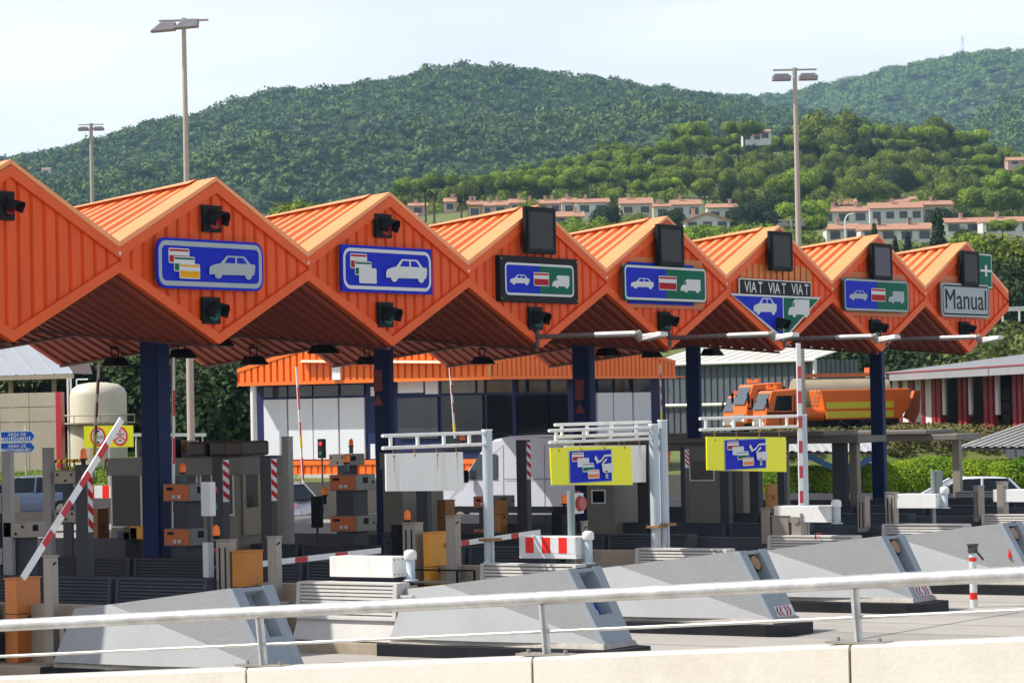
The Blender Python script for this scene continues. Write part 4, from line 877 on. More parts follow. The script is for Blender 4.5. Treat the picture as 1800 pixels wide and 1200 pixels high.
sighead(3, 678, 694, 862, 883, 'dark signal under the left end of the blank panel', black_m, ())
def beacon(k, x, y, lab, m=orange_lens, s=.062, dx=-.1, stack=False, post=None):
    X = xi(k)+dx; p = onX(x, y, X); Y, Z = float(p[1]), float(p[2]); t = thing('beacon', lab, 'beacon', (X, Y, Z-.1), 'small beacons')
    b = MB(); b.lathe((X, Y, Z-.09), [(s, 0), (s*1.05, .03), (s*.9, .15), (s*.3, .19)], 12); b.build('lens', m, t)
    b = MB(); b.tube((X, Y, (post or Z-.30)), (X, Y, Z-.09), .035, n=8); b.tube((X, Y, Z-.12), (X, Y, Z-.09), s*1.15, n=12); b.build('stem', black_m, t)
    if stack: b = MB(); b.lathe((X, Y, Z-.30), [(s*.95, 0), (s*.95, .2)], 12); b.build('lower_lens', mat('blue_green_lens', (.02, .10, .14, 1), .3, .1, 4), t)
beacon(0, 380, 932, 'orange beacon on the steel post before the booth'); beacon(0, 147, 797, 'orange beacon on top of the left hazard pillar', dx=0)
beacon(2, 571, 862, 'orange beacon right of the red-lit hatchback'); beacon(1, 716, 905, 'orange beacon beside the second navy column'); beacon(2, 992, 877, 'orange beacon beside the red flasher')
beacon(1, 321, 822, 'stacked signal beacon above the left payment machine', stack=True, dx=0); beacon(4, 617, 777, 'stacked beacon on the grey box before the office', stack=True); beacon(2, 609, 805, 'stacked beacon above the orange fronted machine', stack=True)
beacon(4, 813, 768, 'stacked beacon above the blank panel', stack=True)
# ------------------------------------------------------------------ booths
def booth(k, x0, x1, ytop, lab, Yd=None, dx=-.85, wx=1.7, roofkit=True, wins=(), door=None, detail=True):
    X = xi(k)+dx; Y0 = float(onX(x1, ytop, X)[1]); Y1 = float(onX(x0, ytop, X)[1]); zt = float(onX(x1, ytop, X)[2]); zb = .2
    if Yd: Y1 = Y0+Yd
    t = thing('toll_booth', lab, 'toll booth', (X+wx/2, (Y0+Y1)/2, zb), 'toll booths between the lanes')
    bm_ = mat('booth_panel', (.21, .20, .165, 1), .5, .08, 1.2, metal=.2, dirt=.15, dirtcol=(.06, .05, .04, 1))
    b = MB(); b.box(X, X+wx, Y0, Y1, zb, zt-.40); b.build('cabin', bm_, t, bev=.01)
    b = MB(); b.box(X-.05, X+wx+.05, Y0-.05, Y1+.05, zt-.40, zt); b.build('roof', mat('booth_fascia', (.17, .168, .155, 1), .5, .1, 1.5, dirt=.2), t, bev=.015)
    for (xa, xb, ya, yb) in wins:
        A = onX(xa, (ya+yb)/2, X); B_ = onX(xb, (ya+yb)/2, X); za = float(onX((xa+xb)/2, ya, X)[2]); zc = float(onX((xa+xb)/2, yb, X)[2]); y0, y1 = float(B_[1]), float(A[1])
        b = MB(); w = .035
        for (a0, a1, c0, c1) in ((y0, y1, zc, zc+w), (y0, y1, za-w, za), (y0, y0+w, zc+w, za-w), (y1-w, y1, zc+w, za-w)): b.box(X-.02, X-.001, a0, a1, c0, c1)
        f = b.build('window', white_p, t); b = MB(); b.box(X-.010, X-.004, y0+w, y1-w, zc+w, za-w); b.build('pane', glass_dk, f)
    if door:
        xa, xb, ya, yb = door; a0, a1 = float(onY(xa, ya, Y0)[0]), float(onY(xb, ya, Y0)[0]); za = float(onY((xa+xb)/2, ya, Y0)[2]); zc = float(onY((xa+xb)/2, yb, Y0)[2]); b = MB(); b.box(a0, a1, Y0-.04, Y0-.001, zc, za); d = b.build('door', mat('booth_door', (.30, .26, .19, 1), .45, .08, 1.2, metal=.3), t, bev=.008)
        b = MB(); b.box(a0+.12, a1-.12, Y0-.047, Y0-.041, zc+(za-zc)*.42, za-.12); b.build('pane', glass_dk, d); b = MB(); b.tube((a0+.07, Y0-.08, (za+zc)/2), (a0+.07, Y0-.04, (za+zc)/2), .02, n=8); b.build('handle', steel, d)
    return X, wx, Y0, Y1, zt, t
bw = [(196, 250, 828, 927), (300, 348, 832, 906), (353, 374, 826, 906), (400, 412, 828, 906)]
X, wx, Y0, Y1, zt, t = booth(2, 193, 418, 803, 'long grey toll booth with air conditioners on its roof, at the big navy column', wins=bw, door=(424, 456, 824, 940))
b = MB()
for f, (w, h, mm) in zip((.12, .28, .0), ((.55, .30, 0), (.6, .30, 0), (.3, .26, 0))):
    y = Y0+(Y1-Y0)*f+.05; b = MB(); b.box(X+.2, X+1.2, y, y+(Y1-Y0)*.13, zt+.02, zt+.02+.33); b.build('air_conditioner', mat('brown_ac', (.065, .05, .042, 1), .5, .15, 2), t, bev=.05)
for f in (.50, .59):
    y = Y0+(Y1-Y0)*f; b = MB(); b.box(X+.1, X+.3, y, y+.25, zt, zt+.40); b.build('roof_box', white_s if f > .55 else black_m, t)
hz = MB()
for f in (.42, .55, .68):
    y = Y0+(Y1-Y0)*f; b = MB(); b.box(X+.5, X+.56, y, y+.50, zt, zt+.38); o = b.build('hazard_board', white_s, t); s = MB()
    for j in range(2): s.prism([(y+.02+j*.25, zt+.36), (y+.14+j*.25, zt+.36), (y+.25+j*.22, zt+.12), (y+.13+j*.22, zt+.12)], (X+.495, 0, 0), (0, 1, 0), (0, 0, 1), (-.004, 0, 0))
    q = s.build('stripe', mat('amber_stripe', (.75, .35, .02, 1), .5, .05, 3), o); clean(q.data)
b = MB(); y = Y1-1.0; b.box(X+.2, X+1.1, y-.3, y+.35, zt+.02, zt+.45); b.build('air_conditioner', mat('brown_ac', (.065, .05, .042, 1), .5, .15, 2), t, bev=.05)
X, wx, Y0, Y1, zt, t = booth(5, 1206, 1264, 784, 'dark toll booth under the brown roof, behind the second yellow board', wins=[(1212, 1256, 790, 845)])
X, wx, Y0, Y1, zt, t = booth(3, 672, 706, 795, 'dark toll booth behind the blank white panel', wins=[(680, 705, 805, 850)])
booth(4, 1030, 1078, 812, 'dim toll booth behind the middle yellow board', wins=[(1040, 1065, 860, 885)])
# coloured crates on the booth ledge
for (x, yb, w, h, mm, lab) in ((224, 928, .20, .18, mat('purple_crate', (.06, .04, .16, 1), .6, .1, 3), 'purple'), (236, 928, .22, .28, mat('olive_crate', (.08, .07, .02, 1), .6, .1, 3), 'olive'), (247, 928, .2, .3, yellow_cab, 'yellow')):
    p = onX(x, yb, xi(2)-1.1); b = MB(); b.box(xi(2)-1.25, xi(2)-.98, float(p[1])-w, float(p[1])+w, 1.32, 1.32+h); o = b.build('crate', mm, bev=.02); tag(o, '%s crate on the ledge below the booth window' % lab, 'crate')
b = MB(); b.box(xi(2)-1.35, xi(2)-.92, 8.6, 11.5, .2, 1.32); o = b.build('ledge', conc_dk); tag(o, 'grey concrete ledge carrying three crates below the booth window', 'ledge')
# chevron board and pale slats seen past the left hazard pillar
p0 = onX(162, 853, xi(7)); p1 = onX(193, 853, xi(7)); z1 = float(p0[2]); z0 = float(onX(162, 875, xi(7))[2]); t = thing('stripe_board', 'red and white striped board between the hazard pillar and the booth', 'sign board', (xi(7), float(p1[1]), z0))
b = MB(); b.box(xi(7), xi(7)+.03, float(p1[1])-1.5, float(p0[1])+.6, z0, z1); o = b.build('board', white_s, t)
y = float(p1[1])-1.4
while y < float(p0[1])+.4: b = MB(); b.box(xi(7)-.006, xi(7), y, y+.32, z0, z1); b.build('red_stripe', red_b, t); y += .72
# ------------------------------------------------------------------ brown shelter roofs right of the columns
def shelter(k, x_tip, y_tip, L, lab, px_):
    X = xi(k); p = onX(x_tip, y_tip, X); Y = float(p[1]); Z = float(p[2]); t = thing('lane_shelter', lab, 'shelter', (X, Y+L/2, .2), 'brown flat roofs over the far lanes')
    mm = mat('brown_beam', (.17, .15, .13, 1), .6, .12, 1.5, dirt=.3)
    b = MB(); b.box(X-.6, X+1.2, Y, Y+L, Z-.14, Z+.06); b.box(X-.75, X+1.4, Y+1, Y+L, Z+.06, Z+.20); b.build('roof', mm, t, bev=.03)
    for xx in px_:
        q = onX(xx, 820, X); b = MB(); b.box(X-.11, X+.11, float(q[1])-.12, float(q[1])+.12, .2, Z-.14); b.build('post', mat('tan_post', (.24, .215, .175, 1), .6, .1, 2), t)
shelter(8, 1697, 765, 16, 'long flat brown roof on posts reaching toward the white hatchback', (1683, ))
shelter(6, 1525, 769, 9, 'shorter flat brown roof just left of the last navy column', (1503, 1378))
shelter(5, 1325, 781, 4.5, 'flat brown roof behind the second yellow board', (1302, ))
# ------------------------------------------------------------------ terrain beyond the plaza
def lerpf(P, x):
    if x <= P[0][0]: return P[0][1]
    for (a, b), (c, d) in zip(P[:-1], P[1:]):
        if x <= c: return b+(d-b)*(x-a)/(c-a)
    return P[-1][1]
def sstep(a, b, x): t = max(0, min(1, (x-a)/(b-a))); return t*t*(3-2*t)
HILL = [(560, 415), (640, 385), (750, 362), (830, 345), (900, 330), (1000, 308), (1100, 280), (1180, 258), (1300, 252), (1400, 246), (1550, 240), (1650, 248), (1740, 262), (1900, 285), (2200, 300)]
RIDGE_L = [(-600, 330), (-300, 310), (0, 282), (60, 274), (120, 266), (200, 250), (250, 228), (300, 214), (360, 200), (420, 178), (470, 162), (530, 157), (600, 162), (650, 147), (740, 132), (800, 122), (860, 117), (920, 119), (1000, 131), (1100, 140), (1160, 151), (1230, 160), (1300, 172), (1400, 190), (1600, 230), (2000, 300), (2500, 340)]
RIDGE_R = [(900, 230), (1150, 180), (1290, 168), (1390, 164), (1450, 150), (1530, 132), (1560, 121), (1620, 110), (1700, 95), (1760, 88), (1800, 88), (1900, 84), (2200, 100), (2600, 150)]
RIDGE_M = [(1500, 330), (1580, 290), (1640, 255), (1700, 225), (1760, 196), (1800, 180), (1900, 150), (2100, 130), (2500, 160)]
def near_z(x, D):
    w = sstep(560, 760, x); yh = lerpf(HILL, x)
    r_ = sstep(1230, 1300, x)
    R_ = [(112, 1.45*(1-r_)), (123, 1.6*(1-r_)), (128, 1.75*(1-r_)+2.1*r_), (150, 2.35), (185, 2.7), (260, 7+3*w)]
    yr = lambda y0, y1: y0*(1-w)+y1*w
    R_ += [(430, zat(x, yr(505, 452), 430)), (540, zat(x, yr(470, 414), 540)), (680, zat(x, yr(445, 375+.02*(x-900)), 680)), (960, zat(x, yr(425, yh+20), 960)), (1100, zat(x, yr(425, yh+30), 1100)*.97), (1400, 40)]
    return lerpf(R_, D)+noise.noise(Vector((x*.01, D*.01, 3)))*max(0, min(1.5, (D-250)/200))
def sheet(name, fz, xs, Ds, m):
    V = []; F = []
    for D in Ds:
        for x in xs: a, b = gp(x, D); V.append((a, b, fz(x, D)))
    n = len(xs)
    for j in range(len(Ds)-1):
        for i in range(n-1): F.append((j*n+i, j*n+i+1, (j+1)*n+i+1, (j+1)*n+i))
    b = MB(); b.add(V, F, 0, True); o = b.build(name, m, loc=(0, 0, 0)); o.location = (0, 0, 0); return tag(o, kind='structure')
earth = mat('dry_hill_soil', (.045, .075, .022, 1), .95, .35, .15, dirt=.35, dirtcol=(.10, .09, .045, 1))
soil_gr = mat('verge_grass_soil', (.12, .15, .03, 1), .95, .3, .5, dirt=.6, dirtcol=(.20, .16, .09, 1), bump=.5)
xs = list(range(-900, 2800, 25))
sheet('hillside', near_z, xs, [112, 118, 123, 125.5, 128, 140, 150, 165, 185, 220, 260, 320, 380, 430, 480, 540, 600, 680, 760, 850, 960, 1100, 1250, 1400], soil_gr)
b = MB(); V = []
for x in range(-900, 1301, 50): a, c = gp(x, 112); V += [(a, c, -.02), (a, c, 1.45)]
b.add(V, [(2*i, 2*i+2, 2*i+3, 2*i+1) for i in range(len(V)//2-1)]); o = b.build('retaining_wall', mat('dark_retaining_wall', (.16, .15, .13, 1), .9, .15, 1, dirt=.4), loc=(0, 0, 0)); tag(o, 'low dark retaining wall along the back of the plaza', 'wall')
def mtn(RG, D0, D1, D2, zb, zamp, th, seed):
    def f(x, D):
        r = lerpf(RG, x); z1 = zat(x, r, D1)-th
        if D <= D1:
            t = max(0, (D-D0)/(D1-D0)); z = zb+(z1-zb)*(t**.85)
            a, b_ = gp(x, D); z += zamp*max(.05, min(1, (z1-zb-60)/220))*math.sin(math.pi*t)*(noise.noise(Vector((a*.004, b_*.004, seed)))+.5*noise.noise(Vector((a*.011, b_*.011, seed))))*1.3
            return z
        t = (D-D1)/(D2-D1); return z1*(1-t)+zb*t
    return f
fL = mtn(RIDGE_L, 1200, 2250, 3000, 45, 48, 6, 1.7); fR = mtn(RIDGE_R, 2400, 3500, 4500, 60, 70, 6, 5.1); fM = mtn(RIDGE_M, 1500, 2300, 2900, 60, 30, 6, 9.3)
xm = list(range(-700, 2600, 22))
sheet('mountain', fL, xm, [1200+45*i for i in range(24)]+[2250, 2400, 2700, 3000], earth)
sheet('mountain', fR, list(range(850, 2600, 22)), [2400+50*i for i in range(23)]+[3600, 4000, 4500], earth)
sheet('mountain', fM, list(range(1480, 2500, 22)), [1500+50*i for i in range(17)]+[2450, 2900], earth)
# ------------------------------------------------------------------ far woods: one mass per mountain
def leafmat(name, c1, c2, rough=.75, scale=.9, tr=0.0, dark=None):
    m = bpy.data.materials.new(name); m.use_nodes = True; n = m.node_tree; b = n.nodes['Principled BSDF']; b.inputs['Roughness'].default_value = rough; b.inputs['Specular IOR Level'].default_value = .25
    t = n.nodes.new('ShaderNodeTexCoord'); a = n.nodes.new('ShaderNodeTexNoise'); a.inputs['Scale'].default_value = scale; a.inputs['Detail'].default_value = 4
    n.links.new(t.outputs['Object'], a.inputs[0]); r = n.nodes.new('ShaderNodeValToRGB'); r.color_ramp.elements[0].position = .34; r.color_ramp.elements[1].position = .66
    r.color_ramp.elements[0].color = c1; r.color_ramp.elements[1].color = c2
    n.links.new(a.outputs[0], r.inputs[0])
    oi = n.nodes.new('ShaderNodeObjectInfo'); h = n.nodes.new('ShaderNodeHueSaturation'); mr = n.nodes.new('ShaderNodeMapRange'); mr.inputs[3].default_value = .75; mr.inputs[4].default_value = 1.3
    n.links.new(oi.outputs['Random'], mr.inputs[0]); n.links.new(mr.outputs[0], h.inputs['Value']); n.links.new(r.outputs[0], h.inputs['Color']); n.links.new(h.outputs[0], b.inputs['Base Color'])
    if tr:
        tl = n.nodes.new('ShaderNodeBsdfTranslucent'); ms = n.nodes.new('ShaderNodeMixShader'); ms.inputs[0].default_value = tr; n.links.new(h.outputs[0], tl.inputs[0])
        n.links.new(b.outputs[0], ms.inputs[1]); n.links.new(tl.outputs[0], ms.inputs[2]); n.links.new(ms.outputs[0], n.nodes['Material Output'].inputs[0])
    return m
def ico(sub):
    bm = __import__('bmesh').new(); __import__('bmesh').ops.create_icosphere(bm, subdivisions=sub, radius=1); bm.verts.ensure_lookup_table()
    V = np.array([v.co[:] for v in bm.verts]); F = np.array([[v.index for v in f.verts] for f in bm.faces]); bm.free(); return V, F
IV, IF = ico(1)
rng = np.random.default_rng(11)
def far_variants(nv, flat):
    out = []
    for s in range(nv):
        V = []; F = []; o = 0
        for l in range(3 if s % 2 else 2):
            c = rng.uniform(-.45, .45, 3)*np.array([1, 1, .35]); r = rng.uniform(.55, .85)
            d = np.array([1+.42*noise.noise(Vector(v*2.6+s*7+l*3)) for v in IV]); P = IV*d[:, None]*r*np.array([1, 1, flat])+c
            V.append(P); F.append(IF+o); o += len(IV)
        V = np.vstack(V); F = np.vstack(F); F = np.hstack([F, F[:, :1]])
        nq = 64; d = rng.normal(size=(nq, 3)); d[:, 2] = np.abs(d[:, 2])*.9-.15; d /= np.linalg.norm(d, axis=1)[:, None]; P = d*rng.uniform(.62, 1.12, (nq, 1))*np.array([1.08, 1.08, flat*1.15])
        t = np.cross(d+.6*rng.normal(size=(nq, 3)), rng.normal(size=(nq, 3))); t /= np.linalg.norm(t, axis=1)[:, None]; u = np.cross(d+.8*rng.normal(size=(nq, 3)), t); u /= np.linalg.norm(u, axis=1)[:, None]
        z = rng.uniform(.10, .24, (nq, 1)); Q = np.stack([P-t*z, P+u*z*.8, P+t*z, P-u*z*.7], 1).reshape(-1, 3); n0 = len(V)
        V = np.vstack([V*.86, Q]); F = np.vstack([F, np.arange(nq*4).reshape(-1, 4)+n0]); out.append((V, F))
    return out
FV = far_variants(10, .62)
def forest(name, label, pts, m, rmin, rmax):
    Vs = []; Fs = []; o = 0
    for i, p in enumerate(pts):
        V, F = FV[i % len(FV)]; r = rng.uniform(rmin, rmax)*(1.35 if rng.random() < .12 else 1); a = rng.uniform(0, 6.28); c, s = math.cos(a), math.sin(a)
        Q = V*r; Q = np.stack([Q[:, 0]*c-Q[:, 1]*s, Q[:, 0]*s+Q[:, 1]*c, Q[:, 2]*rng.uniform(.8, 1.25)], 1)+np.array(p)+np.array([0, 0, r*rng.uniform(.2, 1.25)])
        Vs.append(Q); Fs.append(F+o); o += len(V)
    V = np.vstack(Vs); F = np.vstack(Fs); me = bpy.data.meshes.new(name); me.vertices.add(len(V)); me.vertices.foreach_set('co', V.astype(np.float32).ravel())
    tri = F[:, 0] == F[:, 3]; cnt = np.where(tri, 3, 4).astype(np.int32); idx = F.ravel()[~(np.stack([np.zeros_like(tri)]*3+[tri], 1).ravel())]
    me.loops.add(len(idx)); me.loops.foreach_set('vertex_index', idx.astype(np.int32)); me.polygons.add(len(F)); me.polygons.foreach_set('loop_start', (np.cumsum(cnt)-cnt).astype(np.int32)); me.polygons.foreach_set('loop_total', cnt)
    me.update(calc_edges=True); me.materials.append(m); ob = bpy.data.objects.new(name, me); COL.objects.link(ob); tag(ob, label, 'woodland', kind='stuff'); return ob
def scatter(f, x0, x1, D0, D1, n, keep=None):
    P = []
    while len(P) < n:
        x = rng.uniform(x0, x1); D = math.sqrt(rng.uniform(D0**2, D1**2))
        if keep and not keep(x, D): continue
        a, b_ = gp(x, D); P.append((a, b_, f(x, D)))
    return P
far_m = leafmat('far_wood_leaves', (.030, .080, .024, 1), (.175, .275, .05, 1), scale=.085)
forest('far_wood', 'green pine wood covering the mountain at left and centre', scatter(fL, -60, 1860, 1330, 2290, 16500), far_m, 3.1, 5.3)
forest('far_wood', 'bluish wood on the distant ridge at upper right', scatter(fR, 1080, 1860, 2750, 3540, 8500), far_m, 4.0, 6.4)
forest('far_wood', 'pale wood on the spur at the right edge', scatter(fM, 1540, 1860, 1700, 2320, 1500), far_m, 4.5, 7.0)
for (x, y, D, s, lab) in ((1692, 84, 3510, 16, 'tiny lattice pylon on the right skyline'), (1769, 190, 2300, 13, 'thin lattice pylon on the slope at the right edge')):
    p = atD(x, y, D); t = thing('pylon', lab, 'pylon', p); b = MB(); P = Vector([float(v) for v in p]); P.z -= 8
    for s1, s2 in ((1, 1), (1, -1), (-1, 1), (-1, -1)): b.tube(P+Vector((s1*2, s2*2, 0)), P+Vector((s1*.3, s2*.3, s+6)), .14, n=4)
    for h in (.6, .8): b.tube(P+Vector((RT[0]*-3, RT[1]*-3, (s+6)*h)), P+Vector((RT[0]*3, RT[1]*3, (s+6)*h)), .14, n=4)
    b.build('lattice', steel, t)
# ------------------------------------------------------------------ individual trees
def leaf_cluster(cs, nl, size, seed, squash=1.):
    """small leaf faces spread through shells of lobes: list of (cx,cy,cz,rx,ry,rz)"""
    rg = np.random.default_rng(seed); V = []; tot = sum(c[3]*c[4] for c in cs)
    for c in cs:
        n = int(nl*c[3]*c[4]/tot); d = rg.normal(size=(n, 3)); d /= np.linalg.norm(d, axis=1)[:, None]
        rad = rg.uniform(.55, 1.08, n)**.5; P = np.array(c[:3])+d*rad[:, None]*np.array(c[3:])
        t = rg.normal(size=(n, 3)); t = np.cross(d+.35*rg.normal(size=(n, 3)), t); t /= np.linalg.norm(t, axis=1)[:, None]
        u = np.cross(d+.5*rg.normal(size=(n, 3)), t); u /= np.linalg.norm(u, axis=1)[:, None]; s = rg.uniform(.6, 1.4, n)[:, None]*size
        V.append(np.stack([P-t*s, P+u*s*.8, P+t*s, P-u*s*.6], 1).reshape(-1, 3))
    return np.vstack(V)
def quads_mesh(name, V, m):
    n = len(V)//4; me = bpy.data.meshes.new(name); me.vertices.add(len(V)); me.vertices.foreach_set('co', V.astype(np.float32).ravel())
    me.loops.add(len(V)); me.loops.foreach_set('vertex_index', np.arange(len(V), dtype=np.int32)); me.polygons.add(n); me.polygons.foreach_set('loop_start', np.arange(0, len(V), 4, dtype=np.int32)); me.polygons.foreach_set('loop_total', np.full(n, 4, dtype=np.int32))
    me.update(calc_edges=True); me.materials.append(m); return me
bark = mat('bark', (.10, .07, .05, 1), .9, .2, 2)
def trunk_mesh(h, r, lean, forks, seed):
    random.seed(seed); b = MB(); top = Vector((lean[0], lean[1], h)); mid = Vector((lean[0]*.3, lean[1]*.3, h*.5)); b.tube((0, 0, -1), mid, r*1.2, r*.85, 8); b.tube(mid, top, r*.85, r*.5, 8)
    for i in range(forks): a = 6.28*i/forks+random.random(); l = h*.35; b.tube(mid.lerp(top, random.uniform(.5, 1)), top+Vector((math.cos(a)*l, math.sin(a)*l, l*.55)), r*.4, r*.12, 6)
    return b.mesh('trunk', bark)
pine_m = leafmat('umbrella_pine_leaves', (.040, .085, .008, 1), (.30, .42, .030, 1), scale=.22, tr=.10)
wood_m = leafmat('mixed_wood_leaves', (.045, .075, .010, 1), (.26, .33, .036, 1), scale=.3, tr=.12)
dark_m = leafmat('dark_tree_leaves', (.012, .028, .008, 1), (.045, .080, .018, 1), scale=.6, tr=.10)
cyp_m = leafmat('cypress_leaves', (.010, .026, .012, 1), (.028, .055, .018, 1), scale=.9)
def lobes(n, R0, zc, rz, spread, seed, rr=(.4, .6)):
    random.seed(seed); L = []
    for i in range(n):
        a = random.random()*6.28; d = R0*spread*math.sqrt(random.random()); r = R0*random.uniform(*rr); L.append((math.cos(a)*d, math.sin(a)*d, zc+random.uniform(-.12, .18)*R0-(d/R0)**2*rz*.35, r, r, rz*random.uniform(.55, .9)))
    return L
def kindset(name, specs, m):
    out = []
    for i, (cs, nl, size, th, tr, fk) in enumerate(specs): out.append((quads_mesh(name+'_crown', leaf_cluster(cs, nl, size, i*17+3), m), trunk_mesh(th, tr, (random.uniform(-.6, .6), random.uniform(-.6, .6)), fk, i)))
    return out
UMB = kindset('pine', [(lobes(11, 5.2, 7.6, 2.1, .78, s, (.30, .46)), 8500, .20, 6.6, .28, 5) for s in range(4)], pine_m)
RND = kindset('wood', [(lobes(10, 4.2, 5.2, 3.6, .62, s+20, (.36, .58)), 8000, .21, 4.4, .25, 4) for s in range(4)], wood_m)
DRK = kindset('dark', [(lobes(12, 4.6, 5.6, 4.2, .60, s+40, (.34, .55)), 9500, .19, 4.0, .25, 4) for s in range(3)], dark_m)
CYP = kindset('cypress', [([(0, 0, 1.5+h*.9, .95*(1-abs(h-3.2)/7.5), .95*(1-abs(h-3.2)/7.5), 1.1) for h in range(0, 8)], 2600, .16, 2.0, .14, 0)], cyp_m)
def tree(kset, name, x, D, s, label, cat, group, z=None, rz=None, sz=1.0, dz=0., v=None):
    cm, tm = random.choice(kset) if v is None else kset[v]; a, b_ = gp(x, D); zz = near_z(x, D) if z is None else z
    root = thing(name, label, cat, (a, b_, zz+dz), group); c = bpy.data.objects.new('crown', cm); COL.objects.link(c); c.parent = root; tr_ = bpy.data.objects.new('trunk', tm); COL.objects.link(tr_); tr_.parent = root
    r = random.random()*6.28 if rz is None else rz
    for o in (c, tr_): o.rotation_euler = (0, 0, r); o.scale = (s, s, s*sz)
    return root
random.seed(21)
# named landmark trees on the hill top (photo column, crown top row, D, kind)
LM = [(1222, 213, 900, UMB, 1.30, 'wide dark umbrella pine on the hill crest left of the villa'), (1320, 212, 845, UMB, 1.12, 'umbrella pine overhanging the white villa on the crest'), (1445, 187, 900, RND, 1.9, 'tall olive pine clump on the crest, left half, right of the lamp pole'),
      (1500, 185, 910, RND, 2.0, 'tall olive pine clump on the crest, right half'), (1480, 215, 880, RND, 1.4, 'darker lower pine in front of the tall olive clump'), (1655, 200, 900, RND, 1.55, 'tallest dark pine on the crest at right'), (1640, 222, 880, UMB, 1.15, 'umbrella pine in front of the tallest dark pine'),
      (1710, 228, 900, UMB, 1.25, 'broad pine right of the tallest dark pine'), (1590, 215, 900, RND, 1.0, 'thin pale tree on the crest between the pine clumps'), (1740, 245, 890, DRK, 1.0, 'dark round tree at the right end of the crest'), (1760, 330, 620, UMB, 1.3, 'big bright umbrella pine at the right edge above the houses'),
      (1550, 218, 890, UMB, 1.0, 'low umbrella pine at the foot of the olive clump')]
for (x, y, D, ks, s, lab) in LM:
    top = {id(UMB): 9.6, id(RND): 9.0, id(DRK): 10.0}[id(ks)]*s; tree(ks, 'pine_tree', x, D, s, lab, 'tree', 'trees on the near hill', z=zat(x, y, D)-top)
HOUSEX = lambda x, D: (D < 600 and x > 700)
N = 0
GL = {0: 'bright green umbrella pine in the wood on the near hill', 1: 'olive green round-crowned tree in the wood on the near hill', 2: 'dark green tree in the wood on the near hill'}
rows = []
RECTS = [(724, 809, 344, 378), (828, 950, 346, 382), (950, 1080, 344, 380), (1097, 1241, 344, 384), (1251, 1304, 354, 394), (979, 1034, 368, 398), (1205, 1295, 371, 402), (1447, 1535, 346, 392), (1537, 1683, 342, 390), (1455, 1650, 388, 425), (1667, 1830, 377, 412), (1782, 1830, 272, 288)]
def hides(x, D, half, top, ground=None):
    pp = CF/D; z = near_z(x, D) if ground is None else ground; y0 = 600-(z+top-CAM[2])*pp+(hy(x)-600); y1 = y0+top*pp*.8
    return any(a-half*pp*.8 < x < b_+half*pp*.8 and y0 < d-2 and y1 > c+2 and D < (860 if d < 300 else 705) for (a, b_, c, d) in RECTS)
for D in (930, 880, 835, 790, 750, 712, 680, 650): 
    step = 5.6*1.25*CF/D
    x = 690+random.uniform(0, step)
    while x < 1840:
        rows.append((x+random.uniform(-.3, .3)*step, D+random.uniform(-14, 14))); x += step*random.uniform(.72, 1.1)
for (x, D) in rows:
    if hides(x, D, 4.5, 7.5): continue
    yh = lerpf(HILL, x)
    if D < 700 and 690 < x < 1250: pass
    u = noise.noise(Vector((x*.006, D*.012, 1.3)))+random.uniform(-.25, .25); dark_band = (D < 700)
    ks, g_ = (UMB, 0) if u > -.02 else (RND, 1)
    if (1270 < x < 1720 and 700 < D < 860): ks, g_ = (RND, 1)
    if random.random() < .08: ks, g_ = (DRK, 2)
    tree(ks, ['umbrella_pine', 'round_tree', 'dark_tree'][g_], x, D, random.uniform(.62, 1.0)*(1 if g_ else 1.1), GL[g_], 'tree', GL[g_].replace('tree in', 'trees in').replace('pine in', 'pines in')); N += 1
